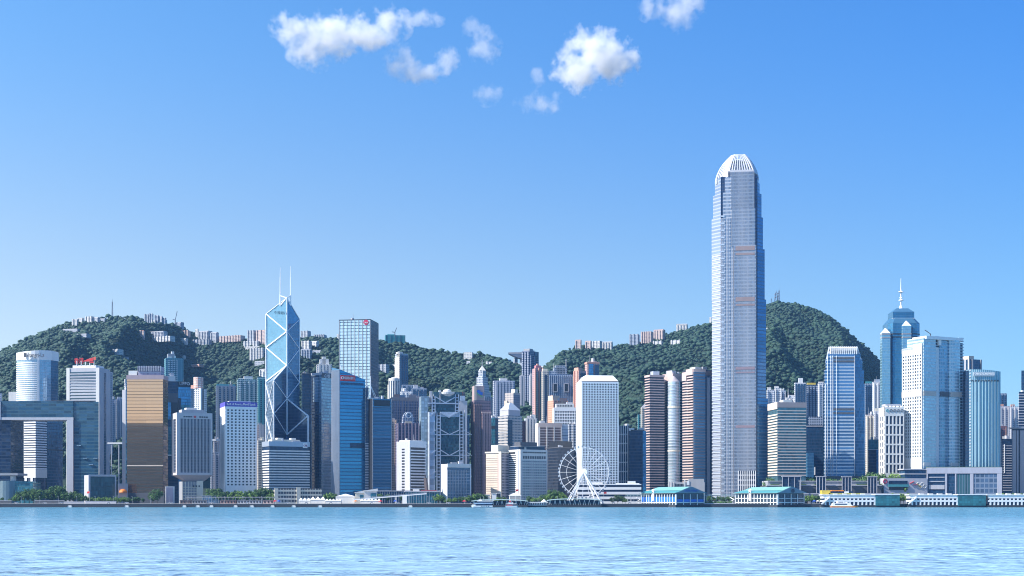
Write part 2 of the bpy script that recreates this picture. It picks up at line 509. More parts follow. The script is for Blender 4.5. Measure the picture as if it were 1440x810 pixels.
# ---------------------------------------------------------------- buildings
class B:
    """A rectangular tower that stands on its near corner. pl / pc / pr: where its outer edge, near corner and other outer edge sit in the
    photograph; the yaw is solved so that the plan has the wanted ratio of depth (along the receding side) to width."""

    every = []

    def __init__(s, name, label, cat, pl, pc, pr, top, Y, ratio=1.0, base=None, group=None, th=None):
        B.every.append(s)
        xc = X(pc, Y)
        def leg(d, p):
            k = (p - 720) / F; q = d[0] - k * d[1]
            return (k * Y - xc) / q if abs(q) > 1e-6 else 1e9
        if th is None:
            if pl >= pc:                                    # only its front shows
                th = -math.degrees(math.atan((pc - 720) / F)) - .4
                a = R(th); s.W = leg((math.cos(a), math.sin(a)), pr); s.D = s.W * ratio
            elif pr <= pc:                                  # the front runs away to the other side
                th = 90 - math.degrees(math.atan((pc - 720) / F)) + .4
                a = R(th); s.D = leg((-math.sin(a), math.cos(a)), pl); s.W = s.D * ratio
            else:
                lo, hi = .5, 89.5
                for _ in range(50):
                    th = (lo + hi) / 2; a = R(th)
                    w = leg((math.cos(a), math.sin(a)), pr); d = leg((-math.sin(a), math.cos(a)), pl)
                    if w < 0 or w > 1e6: hi = th; continue
                    if d < 0 or d > 1e6 or d / w > ratio: lo = th
                    else: hi = th
                s.W, s.D = leg((math.cos(R(th)), math.sin(R(th))), pr), leg((-math.sin(R(th)), math.cos(R(th))), pl)
        else:
            a = R(th); s.W = leg((math.cos(a), math.sin(a)), pr); s.D = leg((-math.sin(a), math.cos(a)), pl) if pl < pc else s.W * ratio
        s.Y, s.th, s.xc = Y, R(th), xc
        s.pl, s.pc, s.pr = pl, pc, pr
        if base is None:
            ca, sa = math.cos(s.th), math.sin(s.th)
            base = 3.4
            if Y > FOOT - 100:
                pts = [(xc + u * s.W * ca - v * s.D * sa, Y + u * s.W * sa + v * s.D * ca) for u in (0, 1) for v in (0, 1)]
                base = max(3.4, min(float(terr(*p)) for p in pts) - 3)
        s.base = base
        s.H = Z(top, Y) - base
        s.o = thing(name, label, cat, (xc, Y, base), s.th, group)

    def z(s, py): return Z(py, s.Y) - s.base
    def w(s, face): return s.W if face == 'R' else s.D

    def u(s, face, px):
        """Distance along a face (from its picture-side beginning) of a photograph column."""
        k = (px - 720) / F
        d = (math.cos(s.th), math.sin(s.th)) if face == 'R' else (-math.sin(s.th), math.cos(s.th))
        t = (k * s.Y - s.xc) / (d[0] - k * d[1])
        return t if face == 'R' else s.D - t

    def pt(s, face, u, d, z): return (u, -d, z) if face == 'R' else (-d, s.D - u, z)

    def fbox(s, mb, face, u0, u1, z0, z1, d0, d1):
        if face == 'R': mb.box(u0, u1, -d1, -d0, z0, z1)
        else: mb.box(-d1, -d0, s.D - u1, s.D - u0, z0, z1)
        return mb

    def core(s, mat, name='wall', z1=None, z0=0, e=0):
        return MB().box(-e, s.W + e, -e, s.D + e, z0, s.H if z1 is None else z1).build(name, mat, s.o)

    def ringbox(s, z0, z1, e, mat, name):
        return MB().box(-e, s.W + e, -e, s.D + e, z0, z1).build(name, mat, s.o)

    def bands(s, n, z0, z1, frac, mat, e=.6, name='floor_band'):
        st = (z1 - z0) / n
        me = MB().box(-e, s.W + e, -e, s.D + e, 0, st * frac).mesh(name, mat)
        copies(me, name, s.o, [(0, 0, z0 + i * st) for i in range(n)])

    def fins(s, face, n, u0, u1, z0, z1, w, d, mat, name='fin', ends=True):
        mb = MB(); s.fbox(mb, face, -w / 2, w / 2, 0, z1 - z0, -.2, d)
        me = mb.mesh(name, mat)
        m = max(n - 1, 1)
        for i in range(n):
            u = u0 + (u1 - u0) * i / m
            link(name, me, s.o, (u, 0, z0) if face == 'R' else (0, -u, z0))

    def fbands(s, face, n, u0, u1, z0, z1, frac, d, mat, name='floor_band'):
        st = (z1 - z0) / n
        me = s.fbox(MB(), face, u0, u1, 0, st * frac, -.2, d).mesh(name, mat)
        copies(me, name, s.o, [(0, 0, z0 + i * st) for i in range(n)])

    def panel(s, face, u0, u1, z0, z1, mat, name, d=.4, d0=-.3):
        return s.fbox(MB(), face, u0, u1, z0, z1, d0, d).build(name, mat, s.o)

    def punched(s, face, nu, nv, u0, u1, z0, z1, fu, fv, wall, depth=.7, rnd=False, glass=None, limit=100):
        """A wall with real openings: piers and floor strips standing proud, a pane in every opening."""
        glass = glass or pane
        du, dz = (u1 - u0) / nu, (z1 - z0) / nv
        fr = MB(); W = s.w(face)
        if not rnd:
            for j in range(nv + 1):
                a = 0 if j == 0 else z0 + j * dz - dz * (1 - fv) / 2
                b = s.H if j == nv else z0 + j * dz + dz * (1 - fv) / 2
                s.fbox(fr, face, 0, W, a, b, -.2, depth)
            for i in range(nu + 1):
                a = 0 if i == 0 else u0 + i * du - du * (1 - fu) / 2
                b = W if i == nu else u0 + i * du + du * (1 - fu) / 2
                s.fbox(fr, face, a, b, 0, s.H, -.2, depth - .06)
            fr.build('facade_frame', wall, s.o)
            win = s.fbox(MB(), face, -du * fu / 2, du * fu / 2, -dz * fv / 2, dz * fv / 2, -.1, .12)
        else:
            win = MB(); r = fu * du / 2; n = 10
            P = [(r * math.cos(6.28318 * (i + .5) / n), r * math.sin(6.28318 * (i + .5) / n)) for i in range(n)]
            vs = [s.pt(face, p[0], dd, p[1]) for dd in (-.1, .12) for p in P]
            win.add(vs, [tuple(range(n, 2 * n)), tuple(range(n - 1, -1, -1))] + [(i, (i + 1) % n, n + (i + 1) % n, n + i) for i in range(n)])
        cells = [(i, j) for j in range(nv - 1, -1, -1) for i in range(nu)]
        me = win.mesh('window', glass)
        def loc(i, j):
            u, z = u0 + (i + .5) * du, z0 + (j + .5) * dz
            return (u, 0, z) if face == 'R' else (0, -u, z)
        used = s.__dict__.setdefault('nwin', 0); k = max(0, limit - used)
        for i, j in cells[:k]: link('window', me, s.o, loc(i, j))
        s.nwin = used + min(k, len(cells))
        if cells[k:]:
            rest = MB()
            for i, j in cells[k:]:
                l = loc(i, j); rest.add([(p[0] + l[0], p[1] + l[1], p[2] + l[2]) for p in win.v], win.f)
            tag(rest.build('window_glazing', glass, s.o), kind='stuff')

    def roofbox(s, a0, a1, b0, b1, h, mat, name='plant_room', z=None):
        z = s.H if z is None else z
        return MB().box(a0 * s.W, a1 * s.W, b0 * s.D, b1 * s.D, z, z + h).build(name, mat, s.o)

    def roofcyl(s, a, b, r, h, mat, name='roof_tank'):
        return MB().cyl(a * s.W, b * s.D, s.H, s.H + h, r, n=14).build(name, mat, s.o)

    def parapet(s, h, mat, e=.4): return s.ringbox(s.H - h, s.H + .3, e, mat, 'parapet')

    def letters(s, face, txt, u, z, size, mat, width=None, d=.5, name='sign_lettering'):
        return text(txt, s.o, s.pt(face, u, d, z), size, mat, 0 if face == 'R' else -math.pi / 2, name, width)

    def mast(s, a, b, h, r=.5, z=None, mat=None, name='mast'):
        z = s.H if z is None else z
        return MB().cyl(a * s.W, b * s.D, z, z + h, r, r * .5, 8).build(name, mat or steelw, s.o)

# ================================================================ the waterfront and central towers, from the park to the west
def gov_offices():
    Y = 1640
    t = thing('office_complex', 'huge dark glass gateway-shaped office complex framed by a pale grey portal', 'office building', (X(0, Y), Y, 3.4))
    z = lambda p: Z(p, Y) - 3.4
    x = lambda p: X(p, Y) - X(0, Y)
    g = facade('teal_office_glass', (.04, .10, .14), (.026, .085, .15), 4.1, 9, .01, .3, .97, gm=.22, gr=.1, wr=.35, var=.6)
    n = facade('navy_office_glass', (.02, .035, .07), (.015, .035, .08), 4.1, 5, .02, .25, .97, gm=.25, gr=.1, wr=.35)
    MB().box(x(-30), x(103.2), 0, 45, z(588), z(564)).build('bridge_block', g, t)
    bx = X(138.5, Y + 45) - X(0, Y) - .3
    MB().prism([(x(103.4), 1), (x(138.5), 1), (bx, 45), (x(103.4), 45)], 0, z(565)).build('wing', g, t)
    MB().box(x(-30), x(12.5), 6, 50, 0, z(588.4)).build('wing', n, t)
    m = MB().box(x(-1), x(103.6), -1.5, 30, z(590.5), z(587)).box(x(94.5), x(103.4), -1.6, 20, 0, z(590.6))
    m.build('portal_frame', lav, t)
    MB().box(x(-3), x(1.5), -2, 20, z(590), z(565)).build('end_panel', lav, t)
    MB().box(x(60), x(124), 8, 40, z(563.9), z(562.6)).build('roof_trim', dgrey, t)
    for p in (108, 117, 125, 131): MB().box(x(p), x(p + 6), -.4, 1.5, z(600 + p % 7 * 9), z(599 + p % 7 * 9)).build('pale_blind', paleg, t)  # thin pale strips set on the wing's glass


gov_offices()

b = B('office_tower', 'narrow tower of white horizontal strips seen through the grey portal', 'office tower', 33.9, 33.9, 50.0, 578, 1800, th=-24)
b.core(navy, 'glass_wall'); b.bands(24, b.z(660), b.H, .52, white)
b.ringbox(b.z(672), b.z(660.2), .8, offw, 'soffit_block')
for u in (.1, .62): MB().box(u * b.W, (u + .18) * b.W, -1.2, -.4, 0, b.z(672)).build('column', white, b.o)
b = B('office_tower', 'teal and navy glass block inside the grey portal beside the white strips', 'office block', 50, 65.6, 88, 582, 1815, .7)
b.core(tealg, 'glass_wall'); b.panel('R', 0, b.W, 0, b.H, dblue, 'glass_wall', .3); b.ringbox(b.z(633), b.z(631.5), .6, black, 'service_floor')

# council block and the small dark box
Y = 1585
t = thing('council_building', 'low rounded glass council building with dark canopy roof', 'public building', (X(-6, Y), Y, 3.4))
MB().cyl(12, 16, 0, Z(676, Y) - 3.4, 17, 17, 28).build('glass_drum', paint('smoky_glass', (.16, .24, .29), .2, .2, .4), t)
MB().box(8, 42, 2, 28, 0, Z(677, Y) - 3.4).build('wing', tealg, t)
MB().box(-4, 26, -2, 30, Z(668.5, Y) - 3.4, Z(665.5, Y) - 3.4).build('canopy_roof', grey, t)
MB().cyl(18, 6, Z(676, Y) - 3.4, Z(669, Y) - 3.4, 3.2, 3.2, 12).build('roof_stair', offw, t)
b = B('exhibition_hall', 'low dark glass box in a pale grey frame beside the gold tower', 'hall', 119, 125, 163, 668, 1590, .8)
b.core(facade('hall_glass', (.03, .05, .06), (.05, .10, .12), 5, 2, .05, .05, .97, gm=.5, gr=.12), 'glass_wall')
b.panel('L', 0, b.D, 0, b.H, lav, 'side_panel', .5)
b.panel('R', 0, b.W, b.H - 1.6, b.H + .6, lav, 'roof_edge', .6); b.panel('R', -.4, 1.6, 0, b.H - 1.6, lav, 'frame_post', .6); b.panel('R', b.W - 1.2, b.W + .3, 0, b.H - 1.6, lav, 'frame_post', .6)

# curved white hotel with name band
def curved_hotel():
    Y = 2000
    x = lambda p: X(p, Y) - X(50, Y); base = 20; z = lambda p: Z(p, Y) - base
    t = thing('hotel_tower', 'curved white hotel tower with grey lettering round its white crown', 'hotel', (X(50, Y), Y, base))
    def arc(px0, px1, k, n=10, bulge=13.0, e=0.0):
        P = []
        for i in range(n + 1):
            p = px0 + (px1 - px0) * i / n; s = (p - 50) / 27.0
            P.append((x(p), -bulge * (1 - s * s) - e))
        return P
    full = arc(23.5, 73.5, 0) + [(x(78), 10), (x(74), 26), (x(27), 26)]
    MB().prism(full, 0, z(506)).build('glass_wall', facade('hotel_glass', (.35, .42, .50), (.30, .46, .60), 4, 2.2, .06, .1, .95, gm=.55, gr=.12, var=.3), t)
    crown = arc(23, 74, 0, e=.8) + [(x(78.6), 10), (x(74.5), 27), (x(26.5), 27)]
    MB().prism(crown, z(507), z(493.5), ztop=[z(496.5 - 3 * min(1, i / 8)) for i in range(11)] + [z(494)] * 3).build('crown_band', white, t)
    st = arc(23.3, 56, 0, e=.7); st2 = st + [(q[0], q[1] + 1.6) for q in reversed(st)]
    h = (z(510) - z(565)) / 19
    copies(MB().prism(st2, 0, h * .5).mesh('balcony_band', white), 'balcony_band', t, [(0, 0, z(625) + i * h) for i in range(40)])
    MB().prism(arc(56.5, 59.5, 0, 3, e=.9) + [(x(59.5), -9), (x(56.5), -9)], 0, z(507)).build('pier', white, t)
    MB().prism([(x(73.2), -4.2), (x(78.4), 9.2), (x(77.6), 12), (x(72.5), -1)], 0, z(507)).build('side_glass', dblue, t)
    text('Shangri-La', t, (x(54.5), -15.2, z(500.8)), 9, dgrey, 0, 'sign_lettering', 26)
    MB().box(x(38.5), x(41), -14.4, -13, z(503.4), z(497.8)).build('sign_emblem', dgrey, t)
    MB().box(x(12), x(25), 0, 20, z(640), z(551)).build('podium_block', offw, t)


curved_hotel()

b = B('office_tower', 'pale grey ribbon-window tower with red lettering on its roof', 'office tower', 93.8, 140, 154.5, 517, 1900, 1.6)
b.core(lav, 'wall')
m = facade('grey_tower_ribbon', (.42, .45, .50), (.06, .11, .15), 4.45, 40, .0, .42, 1.0, gm=.4, var=.3)
b.panel('L', .09 * b.D, .91 * b.D, 10, b.z(522), m, 'ribbon_window_wall', .3)
for u in (0, .9): b.panel('L', u * b.D, (u + .1) * b.D, 0, b.H, offw, 'pier', 1.0)
b.fbands('L', 31, .09 * b.D, .91 * b.D, b.z(650), b.z(522), .34, .8, lav)
b.panel('R', .42 * b.W, .62 * b.W, 0, b.H - 6, dblue, 'stair_window', .3)
b.roofbox(.1, .9, .15, .85, b.z(513) - b.H, white, 'roof_block')
for i in range(5): MB().bar((3, b.D * (.2 + .13 * i), b.z(513)), (3, b.D * (.2 + .13 * i), b.z(506.5)), .8).build('sign_post', white, b.o)
b.letters('L', '香港', .34 * b.D, b.z(507), 8.5, redp, 14, -3)
for k, (u0, u1, q0, q1) in enumerate(((.5, .78, 506.5, 503.2), (.6, .86, 504.6, 502.2), (.66, .8, 508.6, 505.4))):
    MB().prism([(2 + .3 * k, b.D * (1 - u1)), (3 + .3 * k, b.D * (1 - u1)), (3 + .3 * k, b.D * (1 - u0)), (2 + .3 * k, b.D * (1 - u0))], b.z(q0 + 1.2), b.z(q0), ztop=[b.z(q1 - 1), b.z(q1 - 1), b.z(q0), b.z(q0)]).build('sign_swoosh', redp if k != 1 else paint('scarlet_sign', (.62, .10, .05), .5), b.o)
b = B('apartment_tower', 'pale annexe tower standing behind the ribbon-window tower', 'apartment tower', 150, 151, 158.5, 523, 2050, 2)
b.core(facade('annex_grid', (.42, .45, .52), (.14, .18, .25), 3.4, 4, .2, .3, .8), 'wall'); b.fins('R', 3, 1, b.W - 1, 0, b.H, 1.4, 1.2, lav, 'bay')

# bronze tower
b = B('office_tower', 'bronze-gold mirrored tower with a lilac screened plant room on top', 'office tower', 178.5, 229.5, 236, 528, 1610, 1.55)
gold = facade('bronze_mirror_glass', (.16, .09, .05), (.70, .43, .27), 3.75, 40, .0, .14, 1.0, gm=1.2, gr=.03, var=.12, wr=.3, tilt=.003, wmet=.6)
b.core(gold, 'mirror_wall')
b.panel('R', -.1, b.W + .1, 0, b.H - 4, facade('bronze_shade_glass', (.05, .035, .04), (.10, .07, .07), 3.75, 40, .0, .14, 1.0, gm=.7, gr=.1, wr=.35), 'side_wall', .25)  # side face: darker copy of the mirror glass, shade put into its colours
b.ringbox(b.z(533.5), b.H + .4, .6, paint('mauve_parapet', (.36, .27, .29), .6), 'parapet')
b.panel('L', 0, b.D, b.z(655.5), b.z(654), beige, 'string_course', .5)
m = MB()
b.roofbox(.1, .9, .08, .70, b.z(515) - b.H, facade('lilac_screen', (.40, .38, .47), (.20, .18, .28), 3.2, 1.6, .2, .2, .8, gm=0, gr=.6), 'plant_room')
b.roofbox(.1, .6, .74, .97, b.z(521) - b.H, offw, 'lift_house')
b.fins('L', 14, .3 * b.D, .92 * b.D, b.z(522), b.z(514.5), .5, -3.5, lav, 'screen_rib')
b.ringbox(0, b.z(693), .8, dgrey, 'entrance_storey')
b = B('stair_tower', 'slim grey service tower hugging the bronze tower', 'stair tower', 171.8, 176.8, 180, 548, 1660, .9)
b.core(lav, 'wall'); b.panel('R', 0, b.W, 0, b.H, blueg, 'glass_strip', .3)
for p in (623, 627.5, 667, 672): b.panel('R', 0, b.W * .7, b.z(p + 2.5), b.z(p), black, 'louvre', .6)
b = B('kiosk_pavilion', 'small pavilion with orange dome canopy below the bronze tower', 'pavilion', 166, 166.2, 180, 680, 1590, .8)
b.core(grey, 'wall'); MB().lathe(b.W * .5, -1, [(4.6, b.z(692.5)), (4, b.z(690)), (2.6, b.z(688.4)), (.2, b.z(687.8))], 16).build('dome_canopy', orangep, b.o)
b.panel('R', .1 * b.W, .9 * b.W, b.z(699), b.z(693), pinkst, 'shop_front', .5)

# the two interlocked dark glass towers
def interlocked(name, label, pl, pc, pr, top, Y, g, rows, sign=None):
    b = B(name, label, 'office tower', pl, pc, pr, top, Y, 1)
    b.core(g, 'glass_wall')
    for i, (u0, u1, p0, p1, m, d) in enumerate(rows): b.panel('R', u0 * b.W, u1 * b.W, b.z(p1), b.z(p0), m, 'projecting_bay', d)
    return b
b = interlocked('office_tower', 'navy glass tower with jutting box bays next to the bronze tower', 231, 232, 250.5, 536, 1780, navy,
                [(.05, .98, 553, 566, dgrey, 3.5), (.5, .98, 566, 580, black, 4.5), (.1, .45, 566, 590, blueg, 3), (.0, 1.0, 582, 588, dgrey, 2.6), (.2, .9, 600, 640, navy, 3), (.25, .6, 600, 640, tealg, 4), (.05, .95, 643, 672, navy, 3.2)])
b.roofbox(.05, .8, .1, .9, 7, offw); b.roofbox(.4, .7, .2, .6, 11, lav)
b.panel('R', .0, .6 * b.W, b.z(641), b.z(639.5), offw, 'balcony', 4.5)
b = interlocked('office_tower', 'blue glass tower with a dark name board along its roof', 249, 250.6, 268, 543, 1800, blueg,
                [(.0, .2, 560, 585, dgrey, 2.8), (.25, .95, 570, 605, tealg, 2), (.1, .9, 610, 650, dblue, 3)])
b.panel('R', 0, b.W * 1.02, b.H - .4, b.z(536.5), black, 'name_board', .8, .2)
b.letters('R', 'LIPPO', b.W * .52, b.z(539.6), 5.6, wlet, 13, .9)

b = B('apartment_tower', 'teal glass apartment tower with paired bays on the lower hillside', 'apartment tower', 231, 233, 258, 503, 2150, .9)
b.core(facade('teal_flats', (.12, .30, .36), (.05, .13, .20), 3.1, 3.4, .16, .25, .8, gm=.4), 'wall')
b.fins('R', 4, .2 * b.W, .62 * b.W, 0, b.H - 3, 2.2, 1.6, facade('teal_flats_bay', (.45, .55, .60), (.06, .16, .22), 3.1, 3, .08, .3, .85), 'bay')
b.roofbox(.15, .55, .2, .8, 7, grey); b.roofbox(.35, .5, .3, .6, 11, offw)
b = B('apartment_tower', 'slender white apartment tower with pink banded drum on its roof', 'apartment tower', 267, 281.5, 291, 546, 2000, 1)
wf = facade('white_flats', (.74, .74, .75), (.12, .15, .2), 3.1, 3.3, .22, .25, .75, gm=.2)
b.core(wf, 'wall'); b.panel('L', .0, .34 * b.D, 0, b.H, dblue, 'glass_bay', .8); b.panel('R', .25 * b.W, .5 * b.W, 0, b.H, dgrey, 'recess_bay', .3)
b.panel('R', -.6, .2 * b.W, 0, b.H, white, 'corner_pier', 1.2)
MB().cyl(.35 * b.W, .4 * b.D, b.H, b.z(530), 7, 7, 14).build('drum', facade('pink_drum', (.66, .40, .34), (.75, .7, .66), 3.2, 3, .2, .3, .8, gm=0), b.o)
b.roofbox(.5, .95, .3, .9, b.z(536) - b.H, tealg); b.roofbox(.05, .3, .6, .95, 5, salmon)

# military headquarters: upside-down bottle
def bottle():
    b = B('office_block', 'square grey block flaring out above a narrow stem, red star on top', 'headquarters', 242.5, 249.5, 298.5, 580, 1590, .85)
    zb, zt = b.z(668), b.z(677)
    g = facade('ribbed_dark_glass', (.06, .075, .11), (.05, .07, .11), 3.4, 50, .0, .3, 1, gm=.4)
    MB().box(0, b.W, 0, b.D, zb, b.H).build('wall', g, b.o)
    i = 7.5
    bot = [(i + 4, i), (b.W - i - 1, i), (b.W - i - 1, b.D - i), (i + 4, b.D - i)]
    MB().prism(bot, zt, zb, top=[(0, 0), (b.W, 0), (b.W, b.D), (0, b.D)]).build('flared_base', paint('mauve_concrete', (.40, .36, .39), .7), b.o)
    fr = paint('warm_grey_concrete', (.52, .48, .49), .7)
    for f in ('R', 'L'):
        w = b.w(f)
        m = MB(); e = .07 * w if f == 'R' else .3 * w
        b.fbox(m, f, -.9, e, zb, b.H, -.2, .9); b.fbox(m, f, w - e * .6, w + .02, zb, b.H, -.2, .88)
        b.fbox(m, f, e, w - e * .6, b.z(588.5), b.H, -.2, .86); b.fbox(m, f, e, w - e * .6, zb, b.z(664.5), -.2, .86)
        m.build('facade_frame', fr, b.o)
    b.fins('R', 22, .09 * b.W, .95 * b.W, b.z(664.5), b.z(588.5), .62, .7, fr, 'rib')
    for k in range(4):
        for o in (.17, .62): b.panel('R', (o + k * .065) * b.W, (o + .05 + k * .065) * b.W, b.z(586.6), b.z(584.9), black, 'window', 1.05)
    b.panel('R', .46 * b.W, .53 * b.W, b.z(587.6), b.z(583.8), fr, 'emblem_plaque', 1.1)
    st = []
    for k in range(10):
        a = math.pi / 2 + k * math.pi / 5; r = 1.9 if k % 2 == 0 else .8
        st.append((b.W * .495 + r * math.cos(a), b.z(585.7) + r * math.sin(a)))
    MB().add([(p[0], -1.5, p[1]) for p in st] + [(p[0], -1.1, p[1]) for p in st], [tuple(range(10)), tuple(range(19, 9, -1))] + [(i, i + 10, (i + 1) % 10 + 10, (i + 1) % 10) for i in range(10)]).build('red_star', redp, b.o)
    b.roofbox(.15, .8, .2, .8, 4, fr); b.roofbox(.3, .6, .3, .7, 6.5, offw)
    sx0, sx1 = b.u('R', 257), b.u('R', 286)
    MB().box(sx0, sx1, 5, b.D - 6, 0, zt).build('stem', grey, b.o)
    me = MB().box(sx0 + .5, sx1 - 7, 4.4, 5.5, 0, .8).mesh('stem_band', cream)
    copies(me, 'stem_band', b.o, [(0, 0, 3 + i * 3.2) for i in range(6)])
    for k in range(6): MB().box(sx0 + .2 + k * 3.3, sx0 + .8 + k * 3.3, 4.2, 5.4, 0, zt).build('stem_pier', cream, b.o)
    MB().box(sx1 - 6.5, sx1 + .4, 3.8, 9, 0, zt + 1).build('stair_block', cream, b.o)
    for p in (272, 276, 280): MB().box(b.u('R', p), b.u('R', p + 1.8), 3.4, 4.0, b.z(684.5), b.z(682.5)).build('window', black, b.o)
bottle()
b = B('low_building', 'low block with a lilac panel in a white frame under the flaring block', 'building', 232.5, 232.7, 245.5, 684, 1572, .8)
b.core(offw, 'wall'); b.panel('R', .08 * b.W, .82 * b.W, 2.5, b.H - 1, paint('lilac_panel', (.42, .36, .42), .6), 'wall_panel', .5)
b = B('low_building', 'low glass pavilion with slatted front beside the narrow stem', 'pavilion', 284, 284.2, 313, 697.5, 1572, .5)
b.core(paleg, 'glass_wall'); b.ringbox(b.H, b.H + .5, .8, offw, 'roof_slab'); b.fins('R', 12, .5, b.W - .5, 0, b.H, .3, .4, offw, 'post')

# white tower with punched windows and blue sign band
b = B('office_tower', 'white tower of small square dark windows under a violet-blue sign band', 'office tower', 310, 317, 361, 571.5, 1610, 1)
b.core(white, 'wall')
b.punched('R', 8, 26, .025 * b.W, .985 * b.W, b.z(683.5), b.z(574.5), .48, .5, white, limit=84)
b.punched('L', 3, 26, .1 * b.D, .9 * b.D, b.z(683.5), b.z(574.5), .12, .5, white, limit=100)
MB().box(-.6, b.W + .6, -.6, b.D + .6, b.H + .02, b.z(565)).build('sign_band', paint('violet_sign', (.10, .08, .42), .5), b.o)
b.letters('R', 'Bank of America Merrill Lynch', b.W * .5, b.z(568.3), 3.6, wlet, 33, .9)
b.roofbox(.15, .85, .2, .8, b.z(563) - b.H, offw)
b = B('apartment_tower', 'dusky blue apartment slab behind the white punched-window tower', 'apartment tower', 303.5, 304, 332, 542, 2120, .5)
b.core(facade('dusky_flats', (.24, .29, .38), (.08, .12, .19), 3.2, 3.6, .18, .3, .85), 'wall'); b.fins('R', 5, 3, b.W - 3, 0, b.H - 2, 3, 1.8, grey, 'bay'); b.ringbox(b.H, b.z(540), -1, tealr, 'roof'); b.mast(.75, .5, 8, .6)
b = B('apartment_tower', 'broad teal-glazed apartment block with white balcony columns', 'apartment tower', 333, 334, 361, 533, 2080, .5)
tf = facade('teal_white_flats', (.34, .47, .50), (.05, .16, .20), 3.1, 3.0, .14, .3, .85, gm=.4)
b.core(tf, 'wall'); b.fins('R', 4, 4, b.W - 4, 0, b.H - 3, 3, 1.8, facade('balcony_stack', (.66, .68, .68), (.10, .22, .26), 3.1, 4, .1, .35, .9), 'balcony_bay'); b.roofbox(.35, .8, .2, .8, 5, offw)
b = B('apartment_tower', 'teal apartment tower rising behind the zigzag-braced tower', 'apartment tower', 361.5, 362, 377, 530, 2060, .6)
b.core(tf, 'wall'); b.fins('R', 3, 3, b.W - 3, 0, b.H - 3, 2.6, 1.8, tealr, 'balcony_bay'); b.roofbox(.5, .9, .2, .8, 8, offw)
b = B('apartment_tower', 'pinkish apartment block low between the white tower and braced tower', 'apartment tower', 361, 361.5, 373.5, 597, 1850, 1)
b.core(facade('dusty_pink_flats', (.50, .42, .40), (.14, .13, .17), 3.1, 3, .2, .3, .8), 'wall'); b.fins('R', 2, 4, b.W - 4, 0, b.H, 3, 1.5, lav, 'bay')
b = B('apartment_tower', 'cream old block of flats behind the white banded office', 'apartment tower', 362, 363, 375, 619, 1780, 1)
b.core(facade('cream_flats', (.66, .60, .52), (.2, .18, .18), 3.1, 3, .2, .3, .8), 'wall'); b.roofbox(.3, .7, .3, .7, 4, cream)


